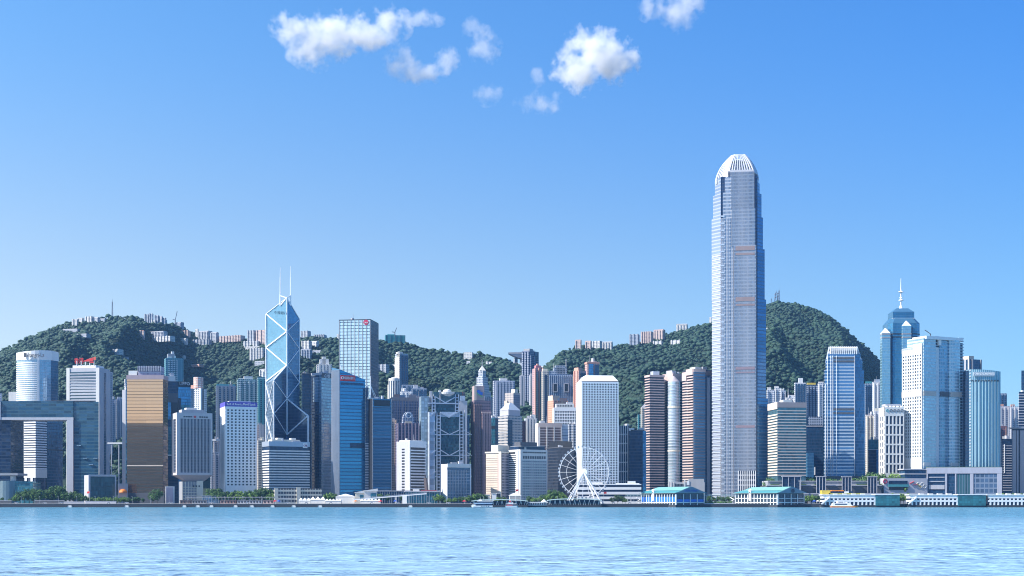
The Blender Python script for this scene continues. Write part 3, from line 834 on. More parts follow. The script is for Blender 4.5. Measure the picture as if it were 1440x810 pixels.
# crystal tower with white zigzag bracing
def crystal():
    b = B('skyscraper', 'faceted blue glass skyscraper with white zigzag braces and twin masts', 'skyscraper', 374, 385, 433, 640, 1700, 1)
    W, D = b.W, b.D
    NL, NR, BR, BL, O = (0, 0), (W, 0), (W, D), (0, D), (W / 2, D / 2)
    # exact picture column of each corner is nearly the photograph's; heights are read there
    z = lambda p, y=20: Z(p, b.Y + y) - b.base
    lg = facade('crystal_pale_glass', (.16, .30, .40), (.20, .40, .52), 3.9, 1.4, .05, .08, .98, gm=.8, gr=.1, wr=.3, var=.12, tilt=.004)
    dg = facade('crystal_dark_glass', (.03, .06, .12), (.035, .085, .17), 3.9, 1.4, .05, .12, .98, gm=.6, gr=.08, wr=.3, var=.3, tilt=.01)
    mg = facade('crystal_grey_glass', (.18, .24, .32), (.16, .24, .34), 3.9, 1.4, .05, .12, .98, gm=.5, gr=.12, wr=.3, var=.25)
    zo = z(417.5); e = .001
    def prism(P, zt, mat): MB().prism(P, 0, 0, ztop=zt).build('glass_prism', mat, b.o)
    prism([O, BR, BL], [zo, z(448, 50), z(443, 50)], lg)
    prism([(NL[0], NL[1] + .02), O, (BL[0], BL[1] - .02)], [z(536), z(513), z(538)], mg)
    prism([(NR[0], NR[1] + .02), (BR[0], BR[1] - .02), O], [z(585), z(585), z(560)], dg)
    prism([NL, NR, (O[0], O[1] - .02)], [z(650), z(650), z(611)], dg)
    # the east half of the tall prism and the inner faces look away from the sun: a thin skin with shade in its colour
    def skin(A, Bp, z0a, z0b, z1a, z1b, mat, name='glass_skin', off=.25):
        d = (Vector((Bp[0] - A[0], Bp[1] - A[1], 0))).normalized(); n = Vector((d.y, -d.x, 0)) * off
        q = [(A[0], A[1], z0a), (Bp[0], Bp[1], z0b), (Bp[0], Bp[1], z1b), (A[0], A[1], z1a)]
        o = [tuple(Vector(p) + n) for p in q]
        MB().add(q + o, [(3, 2, 1, 0), (4, 5, 6, 7), (0, 1, 5, 4), (1, 2, 6, 5), (2, 3, 7, 6), (3, 0, 4, 7)]).build(name, mat, b.o)
    skin(O, BR, 0, 0, zo - .5, z(448, 50) - .5, facade('crystal_shade_glass', (.06, .16, .28), (.07, .22, .40), 3.9, 1.4, .05, .1, .98, gm=.75, gr=.08, wr=.3, var=.25))
    skin(NL, O, 0, 0, z(536) - .5, z(513) - .5, dg)
    # braces
    br = lambda p, q, w=1.7, name='brace': MB().bar(p, q, w).build(name, steelw, b.o)
    def P(c, zz, off=.6):
        v = Vector((c[0] - W / 2, c[1] - D / 2 , 0))
        n = Vector((0, -1, 0)) * off
        return (c[0] + n.x, c[1] + n.y, zz)
    ov = [z(k) for k in (417.5, 465, 513, 560, 611)]
    lv = [z(k, 50) for k in (443, 490, 537.5)]
    rv = [z(k, 50) for k in (448, 490, 537)]
    br(P(O, ov[4]), P(O, ov[0]), 1.5, 'central_post')
    br(P(BL, 0), P(BL, lv[0]), 1.5, 'corner_post'); br(P(BR, rv[2]), P(BR, rv[0]), 1.0, 'corner_post')
    br(P(NL, 0), P(NL, z(536)), 1.1, 'corner_post'); br(P(NR, 0), P(NR, z(585)), 1.9, 'corner_post')
    seq = [(BL, lv[0], O, ov[1]), (O, ov[1], BL, lv[1]), (BL, lv[1], O, ov[2]), (O, ov[2], BL, lv[2]), (BR, rv[0], O, ov[1]), (O, ov[1], BR, rv[1]), (BR, rv[1], O, ov[2]), (O, ov[2], BR, rv[2]),
           (BR, rv[2], O, ov[3]), (O, ov[3], NR, z(585)), (NR, z(585), O, ov[4]), (NL, z(537), O, ov[3]), (O, ov[3], NL, z(583)), (NL, z(583), O, ov[4]), (O, ov[2], NL, z(536.5)),
           (BL, lv[0], O, ov[0]), (BR, rv[0], O, ov[0])]
    for i, (a, za, c, zc) in enumerate(seq):
        thin = c is BR or a is BR
        br(P(a, za, .7), P(c, zc, .7), (.8 if thin else .95 if NL in (a, c) else 1.45) if i < 15 else .7, 'diagonal_brace')
    L = [(NL, .0), (BL, .0)]
    for k, (p0, p1) in enumerate(((538, 583), (583, 628))):
        for s in (0, 1):
            a, c = (NL, BL) if s == 0 else (BL, NL)
            q = lambda g, zz: (g[0] - .6, g[1], zz)
            br(q(a, z(p0)), q(c, z(p1)), .8, 'diagonal_brace')
    # masts on a frame over the truncated peak
    zt = z(427)
    for p in (395.5, 410.2):
        xx = (p - 404) / F * b.Y
        m0 = (W / 2 + xx * math.cos(b.th), D / 2 - xx * math.sin(b.th) + 3)
        MB().cyl(m0[0], m0[1], z(428), z(412), .9, .8, 8).cyl(m0[0], m0[1], z(412), z(388), .65, .55, 8).cyl(m0[0], m0[1], z(388), z(374 if p < 400 else 372), .4, .2, 8).build('mast', steelw, b.o)
        MB().bar((m0[0], m0[1], z(414)), (W / 2, D / 2, zo), 1.2).bar((m0[0], m0[1], z(428)), (W / 2, D / 2, zo), 1.0).bar((m0[0], m0[1], z(426)), (W / 2, D / 2 + 2, z(421)), 1.0).build('mast_strut', steelw, b.o)
    b.letters('R', '中國銀行', W / 2 - 10, z(441), 4.2, darkt, 16, -(D / 2) + 9)


crystal()

b = B('office_block', 'white-banded office block with rounded corner and small round sign', 'office block', 369.5, 379, 434.5, 621, 1600, .5)
b.core(navy, 'glass_wall'); b.bands(16, b.z(690), b.z(631), .5, offw, .8)
b.ringbox(b.z(631), b.z(627.6), -.8, black, 'recessed_storey')
b.ringbox(b.z(627.5), b.H + .5, .8, paint('silver_crown', (.42, .47, .55), .4, .08, .4), 'crown_band')
b.roofbox(.1, .8, .2, .8, b.z(617.5) - b.H, cream, 'plant_room'); b.roofbox(.25, .4, .3, .6, 5, offw); b.roofbox(.6, .72, .3, .6, 5, offw)
b.panel('R', .84 * b.W, .95 * b.W, b.z(629), b.z(622.5), white, 'sign_plate', 1.3); b.letters('R', 'CIB', .895 * b.W, b.z(625.8), 3.2, paint('plum_sign', (.25, .03, .15), .5), 4.6, 1.5)
b = B('low_building', 'long three-storey cream office with a central stair tower by the water', 'office building', 385.5, 386.5, 452, 687, 1570, .2)
b.core(dgrey, 'wall'); b.bands(4, 0, b.H + 1.2, .42, cream, .5, 'floor_band')
b.fins('R', 18, .6, b.W - .6, 0, b.H, .5, .45, cream, 'pier')
b.panel('R', .465 * b.W, .55 * b.W, 0, b.z(685), cream, 'stair_tower', 1.6); b.panel('R', -.5, .07 * b.W, 0, b.H + .4, cream, 'end_wall', 1.0)

# twin dark slabs with white lettering
b = B('office_tower', 'near-black glass slab beside the braced tower', 'office tower', 424, 425, 438.5, 526, 1760, 1.3)
b.core(navy, 'glass_wall'); b.ringbox(b.H, b.H + 1.2, .5, dgrey, 'parapet')
b = B('office_tower', 'silver-grey curved-shoulder tower with white lower-case lettering', 'office tower', 438, 452, 467, 524, 1750, 1)
sil = facade('silver_glass', (.26, .32, .38), (.30, .38, .46), 3.9, 1.6, .06, .2, .97, gm=.75, gr=.14, var=.3, wr=.4)
b.core(sil, 'glass_wall'); b.panel('L', 0, .78 * b.D, 0, b.z(527.5), navy, 'dark_wall', .4); b.panel('L', .2 * b.D, .75 * b.D, b.z(565), b.z(530), sil, 'silver_panel', .8)  # paler silver glass patch on the dark wall
b.parapet(2.5, lav); b.panel('L', .0, b.D, b.z(583), b.z(581.5), dgrey, 'service_floor', .7)
b.panel('R', .02 * b.W, .98 * b.W, b.z(530.6), b.z(524.4), dgrey, 'name_board', .6); b.letters('R', 'citi', .5 * b.W, b.z(527.6), 8, wlet, 9.5, .9)
b = B('apartment_tower', 'stepped white flats peeping over the silver-grey tower', 'apartment tower', 445, 446, 467, 512, 2250, 1)
b.core(facade('hill_flats_white', (.60, .60, .62), (.24, .27, .32), 3.1, 3.2, .2, .3, .8), 'wall'); b.fins('R', 4, 4, b.W - 4, 0, b.H, 3, 1.6, offw, 'bay'); b.roofbox(.2, .8, .2, .8, 9, offw); b.roofbox(.35, .6, .2, .8, 13, offw)


def blue_wedge():
    b = B('office_tower', 'bright blue glass tower with slanting top and red sign', 'office tower', 466.5, 478, 513.5, 532, 1610, .9)
    g = facade('bright_blue_glass', (.04, .14, .27), (.055, .26, .48), 4.1, 60, .0, .28, 1, gm=.8, gr=.07, var=.25, wr=.3, tilt=.008)
    MB().prism([(0, 0), (b.W, 0), (b.W, b.D), (0, b.D)], 0, 0, ztop=[b.z(519.5), b.z(532.5), b.z(527), b.z(514)]).build('glass_wall', g, b.o)
    sg = facade('grey_rib_glass', (.10, .15, .22), (.12, .19, .28), 40, 1.6, .2, .0, 1, gm=.5, gr=.2, wr=.4)
    MB().add([(-.4, 0, 0), (-.4, b.D, 0), (-.4, b.D, b.z(517)), (-.4, 0, b.z(520)), (.3, 0, 0), (.3, b.D, 0), (.3, b.D, b.z(517)), (.3, 0, b.z(520))],
             [(0, 3, 2, 1), (4, 5, 6, 7), (0, 1, 5, 4), (1, 2, 6, 5), (2, 3, 7, 6), (3, 0, 4, 7)]).build('side_wall', sg, b.o)
    b.fins('L', 9, .05 * b.D, .97 * b.D, 0, b.z(519.5), .5, .9, lav, 'fin')
    b.panel('R', .03 * b.W, .60 * b.W, b.z(535.6), b.z(527.4), redp, 'sign_board', .9, .1)
    b.letters('R', '中国建设银行', .34 * b.W, b.z(531.5), 3.6, wlet, 14, 1.1); b.letters('R', '◎', .09 * b.W, b.z(531.5), 4.5, wlet, None, 1.1)
    b.panel('R', .04 * b.W, .93 * b.W, b.z(541), b.z(537.6), dblue, 'louvre_strip', .5)
    b.panel('R', .40 * b.W, .98 * b.W, b.z(630), b.z(622.5), navy, 'louvre_strip', .5)
    MB().bar((b.W * .06, 3, b.z(519)), (b.W * .06, 3, b.z(514.5)), .8).bar((b.W * .06, 3, b.z(514.5)), (b.W * .14, 3, b.z(513)), .8).build('cleaning_crane', steelw, b.o)
    b.ringbox(0, b.z(698), .6, dgrey, 'entrance_storey')
blue_wedge()
b = B('office_block', 'narrow dark annex with pale balconies beside the bright blue tower', 'office block', 513.6, 513.7, 518.3, 545, 1620, 2)
b.core(navy, 'glass_wall'); b.fbands('R', 30, 0, b.W, b.z(690), b.z(622), .35, .6, lav)
b = B('skyscraper', 'tall square tower of silver-blue panes gridded by thin steel columns', 'skyscraper', 477, 521, 531.8, 450, 1800, 1)
ck = facade('silver_blue_panes', (.10, .17, .24), (.66, .80, .86), 4.15, 2.4, .02, .22, 1, gm=.9, gr=.1, var=.22, wr=.35, tilt=.012)
b.core(ck, 'glass_wall')
b.panel('R', 0, b.W + .05, 0, b.H - .5, facade('shaded_panes', (.06, .08, .11), (.09, .14, .20), 4.15, 2.4, .05, .3, 1, gm=.5, gr=.12, wr=.4), 'glass_wall', .25)  # side away from the sun: same panes with shade painted in
b.fins('L', 9, 0.3, b.D - .3, 0, b.H, .7, .7, grey, 'steel_column'); b.fins('R', 9, 0.3, b.W - .3, 0, b.H, .5, .6, grey, 'steel_column')
b.ringbox(b.H, b.z(448.8), .3, black, 'roof_edge')
b.letters('L', '●', .86 * b.D, b.z(453.8), 9, paint('crimson_sign', (.55, .02, .08), .5), None, .9); b.letters('L', 'CKH', .86 * b.D, b.z(453.8), 2.6, wlet, 5, 1.2)
b = B('office_tower', 'dark blue banded tower with black roof panel and cable-stayed mast', 'office tower', 516.5, 523.5, 551, 560.5, 1610, 1)
g = facade('banded_blue_glass', (.04, .09, .16), (.06, .17, .30), 4.0, 70, .0, .3, 1, gm=.7, gr=.1, var=.3, wr=.35)
b.core(g, 'glass_wall'); b.panel('L', 0, b.D, 0, b.H, black, 'side_wall', .3); b.fbands('R', 31, 0, b.W, 4, b.z(573), .16, .4, facade('blue_rail', (.10, .20, .33), (.1, .2, .33), 50, 50, 0, 0, 0), 'floor_band')
b.panel('R', .1 * b.W, .9 * b.W, b.z(571), b.z(562.5), black, 'sign_panel', .7)
b.fins('R', 2, .02 * b.W, .98 * b.W, 0, b.H, .7, .6, grey, 'fin')
zt = b.z(528); MB().cyl(.03 * b.W, .5 * b.D, b.H, zt, .7, .4, 8).build('mast', steelw, b.o)
for q in (-.15, .25, .36): MB().bar((.03 * b.W, .5 * b.D, b.z(543 if q < 0 else 540)), ((.03 + q) * b.W, .5 * b.D, b.H), .35).build('stay_cable', steelw, b.o)
MB().box(-.1 * b.W, .4 * b.W, .4 * b.D, .6 * b.D, b.H, b.z(558.5)).build('roof_platform', offw, b.o)
b.ringbox(0, b.z(690), .5, dgrey, 'entrance_storey')

# ---------------------------------------------------------------- the bank quarter
b = B('apartment_tower', 'slim brown-windowed beige slab behind the dark banded tower', 'apartment tower', 547.5, 548, 557.5, 590, 1760, 1.2)
b.core(facade('brown_window_grid', (.60, .47, .40), (.16, .08, .07), 3.1, 3.2, .22, .25, .8, gm=.1), 'wall'); b.fins('R', 2, .5, b.W - .5, 0, b.H, .9, .8, beige, 'pier')
b = B('office_tower', 'broad dusty-pink gridded tower behind the white banded block', 'office tower', 549, 552, 588, 559, 1840, .5)
b.core(facade('mauve_grid', (.42, .34, .40), (.14, .16, .26), 3.6, 2.6, .16, .25, .9), 'wall'); b.fins('R', 9, 2, b.W - 2, 0, b.H, .7, .8, pinkst, 'pier'); b.ringbox(b.H - 4, b.H + .4, .8, pinkst, 'parapet'); b.roofbox(.12, .3, .3, .7, 5, salmon); b.roofbox(.7, .95, .3, .7, 5, pinkst)
b = B('office_tower', 'mauve ribbed tower crowned by a glazed arch with round window', 'office tower', 556, 559, 590, 595, 1730, .6)
b.core(facade('plum_grid', (.14, .12, .2), (.07, .08, .16), 3.7, 2, .1, .2, .95), 'wall'); b.fins('R', 7, .03 * b.W, .96 * b.W, 0, b.H, 1.6, 1.3, paint('plum_pier', (.36, .27, .31), .6), 'pier')
m = MB(); n = 10; r = .26 * b.W
P = [(.5 * b.W + r * math.cos(math.pi * i / n), b.H + (b.z(578.5) - b.H) * math.sin(math.pi * i / n) ** .7) for i in range(n + 1)]
m.add([(p[0], -.2, p[1]) for p in P] + [(p[0], 8, p[1]) for p in P], [tuple(range(n, -1, -1)), tuple(range(n + 1, 2 * n + 2))] + [(i, i + 1, n + 2 + i, n + 1 + i) for i in range(n)] + [(n, 0, n + 1, 2 * n + 1)])
m.build('arched_crown', facade('crown_glass', (.42, .45, .54), (.10, .14, .24), 3, 3, .15, .15, .9), b.o)
MB().ring((.5 * b.W, -.6, b.z(584)), 3.2, .7, 20).build('round_window', alum, b.o)
b.panel('R', .34 * b.W, .66 * b.W, b.H, b.H + 2.5, beige, 'ledge', .9)
b = B('office_tower', 'grey and white tower with black ribbon windows round a curved corner', 'office block', 557.5, 576, 598, 620.5, 1600, .9)
b.core(lav, 'wall'); b.panel('R', 0.02 * b.W, b.W, b.z(690), b.z(629), black, 'glass_wall', .3)
b.fbands('R', 15, .02 * b.W, b.W * 1.005, b.z(692), b.z(630), .42, 1.1, white, 'floor_band'); b.panel('R', -.4, b.W + .4, b.z(629), b.H + .5, white, 'crown_band', 1.2)
b.panel('R', -1.0, .03 * b.W, 0, b.H + .5, offw, 'corner_pier', 1.0); b.panel('R', .95 * b.W, b.W + .6, 0, b.z(629), lav, 'corner_pier', .9)
for k in range(15): b.panel('L', .42 * b.D, .62 * b.D, b.z(690 - k * 4.1), b.z(688 - k * 4.1), black, 'window', .35, .0)
b.roofbox(.1, .9, .1, .9, 1.6, offw); b.ringbox(0, b.z(694), .6, dgrey, 'entrance_storey')
b = B('apartment_tower', 'pink-edged slab with a cream side tucked by the steel-masted bank', 'apartment tower', 583, 584, 597, 560, 1900, .6)
b.core(facade('pinkish_slab', (.46, .36, .42), (.14, .14, .22), 3.3, 2.6, .15, .25, .85), 'wall'); b.fins('R', 3, 1, b.W - 1, 0, b.H, 1.3, 1, pinkst, 'pier'); b.panel('R', .35 * b.W, .65 * b.W, b.z(592), b.z(573), cream, 'wall_panel', 1.2)


def mast_bank():
    b = B('bank_headquarters', 'grey steel bank tower hung from ladder masts and V-shaped trusses', 'bank tower', 598, 603, 660, 585, 1720, .8)
    W, D = b.W, b.D; U = lambda p: b.u('R', p); z = b.z
    st = paint('bluish_steel', (.42, .48, .58), .45, .08, .25)
    gl = facade('hung_floor_glass', (.03, .06, .09), (.045, .11, .15), 3.9, 1.8, .08, .16, .96, gm=.5, gr=.1, wr=.4, var=.8)
    MB().box(U(611), W, 0, D, 0, b.H).build('glass_wall', gl, b.o)
    MB().box(U(612), U(652), D * .35, D, b.H, z(549.5)).build('upper_glass', gl, b.o)
    # service towers on the near side, stacked modules
    MB().box(0, U(611.5), -1, 12, 0, z(579)).build('service_tower', facade('module_panels', (.36, .43, .54), (.40, .47, .58), 3.9, 50, .0, .06, 1, gm=.2, gr=.4), b.o)
    MB().box(U(594), U(604), 14, 40, 0, z(556)).build('service_tower', facade('module_panels_far', (.20, .29, .36), (.28, .38, .46), 3.9, 4, .1, .2, .95, gm=.3, gr=.3), b.o)
    b.panel('R', -.2, U(604.3), 0, z(580), white, 'corner_cladding', 1.6)
    for k in range(4): MB().box(U(603 + k * 4.2), U(606.2 + k * 4.2), 16 + 3 * (k % 2), 24, z(570), z((556, 548, 553, 551)[k])).build('roof_module', lav, b.o)
    def ladder(p0, p1, zt, y=-1.2, name='ladder_mast'):
        m = MB()
        for p in (p0, p1): m.box(U(p) - .6, U(p) + .6, y - .6, y + .6, 0, zt)
        n = int(zt / 4.0)
        for i in range(1, n): m.box(U(p0) + .5, U(p1) - .5, y - .4, y + .4, i * zt / n - .6, i * zt / n + .6)
        o = m.build(name, st, b.o); tag(o, None)
        MB().box(U(p0) + .6, U(p1) - .6, y + .7, y + .9, 0, zt).build('mast_backing', black, b.o)
    ladder(614.3, 619, z(580)); ladder(646.3, 651, z(578))
    ladder(609.5, 613.5, z(556), D * .33); ladder(642.5, 647, z(553), D * .33)
    beam = lambda p, q, w=1.3: MB().bar(p, q, w).build('truss_beam', st, b.o)
    y = -1.3
    for a, c in ((611, 604), (640.5, 632.5), (670, 662)):
        beam((U(619), y, z(c)), (U(632), y, z(a)), 1.1); beam((U(646.5), y, z(c)), (U(632), y, z(a)), 1.1)
        beam((U(611), y + .2, z(a)), (W, y + .2, z(a)), .9); beam((U(651), y, z(c)), (W + 3, y, z(a)), .7); beam((U(614), y, z(c)), (U(604), y, z(a)), .6)
    beam((U(604), y, z(586)), (U(613), y, z(578.5)), 1.6); beam((U(619), y, z(580)), (U(632), y, z(587)), 1.5); beam((U(646), y, z(578)), (U(632), y, z(586)), 1.5)
    MB().box(U(619), U(646), -.9, .3, z(586), z(579)).build('truss_panel', st, b.o)
    y = D * .33
    beam((U(642), y, z(557)), (U(628), y, z(565)), 1.3); beam((U(604), y, z(566)), (U(655), y, z(566)), 1.6); beam((U(613), y, z(556)), (U(628), y, z(565)), 1.2)
    b.panel('R', U(653.2), U(656.6), 0, z(576), lav, 'pipe_riser', 1.5); b.panel('R', U(657.2), W, 0, z(583), dblue, 'side_bay', .9)
    MB().box(U(648), U(659), D * .3, D * .5, z(580), z(562)).build('service_tower', lav, b.o)
    MB().box(U(649), U(656), D * .28, D * .4, z(562), z(555)).build('service_tower', st, b.o)
    cx, cy = U(632), D * .55
    MB().lathe(cx, cy, [(8, z(556)), (11.5, z(552.5)), (11.8, z(549.5)), (8, z(549))], 24).build('helipad', offw, b.o)
    MB().lathe(cx, cy, [(5.5, z(549)), (5, z(546.5)), (2.5, z(545)), (.3, z(544.6))], 16).build('radar_dome', offw, b.o)
    MB().box(U(619), U(622), D * .35, D * .45, z(566), z(547.5)).build('stair_tower', white, b.o)
    MB().box(U(641), U(658), D * .6, D * .7, z(553.5), z(548.5)).build('sign_board', dgrey, b.o)
    text('HSBC', b.o, (U(651), D * .6 - .4, z(551)), 4.2, redp, 0, 'sign_lettering', 7)
mast_bank()

b = B('city_hall_block', 'white-framed slab with closely gridded blue windows near the seawall', 'civic building', 620.5, 628.7, 662, 652.5, 1565, .45)
b.core(white, 'wall')
b.panel('R', .01, b.W - 1.2, 0, b.z(657.5), facade('civic_glass', (.10, .14, .2), (.10, .16, .25), 3.55, 3, .05, .1, .95, gm=.4, gr=.12), 'glass_wall', .3)
b.fins('R', 13, .3, .8 * b.W, 0, b.z(660.5), .42, .7, lav, 'mullion'); b.fbands('R', 11, 0, b.W, 1, b.z(658), .12, .6, lav, 'floor_band')
b.panel('R', 0, b.W, b.z(657.3), b.H + .5, offw, 'crown_band', 1.0); b.panel('R', b.W - 1.2, b.W, 0, b.z(657.4), white, 'end_wall', 1.0)
b = B('skyscraper', 'stepped brown granite tower with blue and green emblem on its top block', 'bank tower', 662.5, 667, 690, 563, 1740, .9)
sc_m = facade('brown_punched', (.22, .16, .19), (.04, .05, .09), 3.9, 3.2, .2, .28, .75, gm=.3)
b.core(sc_m, 'wall'); b.panel('R', .45 * b.W, b.W, 0, b.z(581), sc_m, 'wall', 2.5); b.panel('R', .45 * b.W - .4, b.W + .4, b.z(581), b.z(579), pinkst, 'ledge', 3)
b.fins('R', 6, .5 * b.W, b.W - .5, 0, b.z(581), 1.1, 3.4, paint('granite_rib', (.33, .24, .26), .6), 'rib'); b.fins('L', 4, .1 * b.D, .9 * b.D, 0, b.H - 4, 1, .8, brown, 'rib'); b.fins('R', 4, .5, .42 * b.W, 0, b.H - 5, .9, .9, brown, 'rib')
b.roofbox(.0, .62, .05, .7, b.z(542.5) - b.H, paint('granite_top', (.42, .31, .30), .6), 'top_block')
b.panel('R', -.2, .14 * b.W, b.H, b.z(542.3), beige, 'corner_pier', .2, -1.9)
xx, zz = b.u('R', 674.5), b.z(552.8)
def swoosh(cx, cz, pts, mat, yy):
    n = len(pts); m = MB().add([(cx + p[0], yy, cz + p[1]) for p in pts] + [(cx + p[0], yy + .5, cz + p[1]) for p in pts], [tuple(range(n)), tuple(range(2 * n - 1, n - 1, -1))] + [(i, i + n, (i + 1) % n + n, (i + 1) % n) for i in range(n)])
    m.build('emblem', mat, b.o)
swoosh(xx, zz, [(-3.6, 2.2), (-2, -.4), (1.6, -2.2), (3.8, -2.4), (3.8, 1.6), (1.6, 1.2), (.4, 3.6), (-2.4, 4.4)], paint('emblem_blue', (.03, .14, .55), .5), b.D * .05 - 1.2)
swoosh(xx, zz, [(-3.6, -1.2), (-2.4, -1.6), (3.6, -5.4), (3.6, -3.8), (0, -2.2), (-3.4, .8)], paint('emblem_green', (.08, .42, .20), .5), b.D * .05 - 1.3)
b = B('skyscraper', 'tiered grey tower tapering to a small pointed white roof', 'skyscraper', 664, 680, 692, 560, 2050, .9)
gt = facade('tiered_grid', (.46, .48, .52), (.13, .17, .25), 3.6, 2.8, .2, .25, .85)
b.core(gt, 'wall')
for k, (i, p) in enumerate(((.06, 550), (.14, 540), (.22, 529), (.3, 520))): MB().box(i * b.W, (1 - i) * b.W, i * b.D, (1 - i) * b.D, b.H if k == 0 else b.z((560, 550, 540, 529)[k]), b.z(p)).build('setback_tier', gt, b.o)
MB().cyl(.5 * b.W, .5 * b.D, b.z(520), b.z(513), .3 * b.W, .3, 4).build('pointed_roof', offw, b.o); b.mast(.5, .5, 9, .4, b.z(513.5))
for f in 'RL': b.fins(f, 5, .06 * b.w(f), .94 * b.w(f), 0, b.H + 3, 1.6, 1.2, lav, 'pier')
b = B('apartment_tower', 'pair-bayed lilac apartment slab below the ridge with white roof boxes', 'apartment tower', 693, 695, 724, 535, 2180, .45)
b.core(facade('lilac_flats', (.40, .43, .52), (.12, .16, .26), 3.1, 3.2, .18, .28, .85), 'wall'); b.fins('R', 6, 4, b.W - 4, 0, b.H - 2, 3.4, 2, facade('lilac_bay', (.56, .57, .64), (.16, .2, .3), 3.1, 3.4, .2, .3, .8), 'bay'); b.roofbox(.3, .65, .2, .8, 4, offw)
b = B('office_block', 'teal glass block with white domed roof light beside the brown granite tower', 'office block', 683.5, 684, 700.5, 588, 1800, .9)
b.core(tealg, 'glass_wall'); b.panel('R', .75 * b.W, b.W, 0, b.H, navy, 'dark_bay', .8); b.panel('R', 0, b.W, b.z(603), b.z(599), black, 'service_floor', .6); MB().lathe(.4 * b.W, .4 * b.D, [(5.5, b.H), (5, b.H + 2), (2.5, b.H + 3.4), (.2, b.H + 3.8)], 14).build('roof_light', white, b.o)
b = B('office_tower', 'stone tower with stepped shoulders and a steep white pyramid roof', 'office tower', 700, 714, 734, 584, 1830, .8)
b.core(facade('stone_and_glass', (.50, .47, .45), (.10, .16, .24), 3.7, 2.6, .14, .3, .85), 'wall')
b.bands(26, 5, b.z(587), .3, paint('stone_band', (.48, .46, .46), .6), .5); b.roofbox(.12, .95, .1, .95, b.z(576) - b.H, lav, 'setback_tier')
MB().prism([(.1 * b.W, .1 * b.D), (.97 * b.W, .1 * b.D), (.97 * b.W, .95 * b.D), (.1 * b.W, .95 * b.D)], b.z(576), b.z(565.5), top=[(.42 * b.W, .42 * b.D), (.62 * b.W, .42 * b.D), (.62 * b.W, .62 * b.D), (.42 * b.W, .62 * b.D)]).build('pyramid_roof', white, b.o)
b.panel('R', .0, .3 * b.W, 0, b.H - 6, navy, 'glass_bay', .9)
b = B('office_tower', 'beige stepped-gable tower behind the white pyramid roof', 'office tower', 710, 722, 731, 552, 1960, 1)
b.core(facade('beige_grid', (.52, .46, .42), (.2, .2, .25), 3.4, 2.8, .2, .25, .8), 'wall'); b.panel('R', 0, b.W, 0, b.H - 3, facade('shade_grid', (.2, .22, .28), (.1, .12, .2), 3.4, 2.8, .2, .25, .8), 'side_wall', .4)  # side wall repeats the grid with shade mixed into its colours
b.roofbox(.2, .7, .0, .4, b.z(547) - b.H, cream); b.panel('L', .0, .35 * b.D, 0, b.z(563), beige, 'corner_pier', 1.6)

b = B('office_block', 'warm beige office block with fine floor lines and dark gridded flank', 'office block', 683.3, 704.3, 717, 635.5, 1595, 1)
b.core(facade('beige_floor_lines', (.66, .55, .44), (.54, .45, .37), 3.35, 60, .0, .4, .72, gm=.0, gr=.6, var=.08), 'wall')
b.panel('R', .15 * b.W, b.W, 0, b.H - 1, facade('beige_flank', (.40, .38, .42), (.06, .08, .13), 3.35, 2.9, .22, .3, .8), 'window_wall', .3)
b.panel('L', .8 * b.D, .88 * b.D, 0, b.z(640), pinkst, 'pilaster', .7); b.panel('L', .88 * b.D, b.D + .5, 0, b.H, cream, 'corner_pier', .8); b.ringbox(b.H - 1.2, b.H + .4, .9, cream, 'cornice')
b.fbands('L', 20, 0, .8 * b.D, 4, b.z(641), .12, .35, paint('sand_line', (.56, .45, .37), .7), 'string_course')
b.roofbox(.1, 1.35, .25, .7, b.z(625.5) - b.H, cream, 'plant_room')
b = B('hotel_block', 'white hotel with black strip windows, grid flank and dark recessed attic', 'hotel', 715.2, 732.5, 769.8, 632, 1590, .7)
b.core(offw, 'wall')
b.punched('L', 1, 19, .02 * b.D, .70 * b.D, b.z(693), b.z(638.5), .97, .42, offw, limit=20)
b.panel('L', .72 * b.D, .86 * b.D, 0, b.H - 1, white, 'pier', 1.4); b.panel('L', .1 * b.D, .6 * b.D, b.z(637.8), b.z(635.2), black, 'attic_window', .9)
b.panel('R', .04 * b.W, .96 * b.W, 0, b.z(647), facade('hotel_grid', (.56, .62, .60), (.13, .21, .25), 3.15, 2.4, .12, .2, .78, gm=.3), 'window_wall', .3)
b.fins('R', 12, .06 * b.W, .95 * b.W, 0, b.z(647), .5, .8, lav, 'mullion'); b.fbands('R', 14, .05 * b.W, .95 * b.W, b.z(692), b.z(647), .2, .6, lav, 'floor_band')
for k in range(10):
    b.panel('R', (.08 + k * .088) * b.W, (.13 + k * .088) * b.W, b.z(645), b.z(641), black, 'arched_window', .35); b.panel('R', (.08 + k * .088) * b.W, (.14 + k * .088) * b.W, b.z(637), b.z(635), black, 'attic_window', .35)
b.roofbox(.0, 1, .2, .9, b.z(627.5) - b.H, navy, 'attic'); b.ringbox(b.z(627.5), b.z(626.8), -1.5, grey, 'roof_slab'); b.roofbox(.12, .75, .3, .8, b.z(621) - b.H, dgrey)

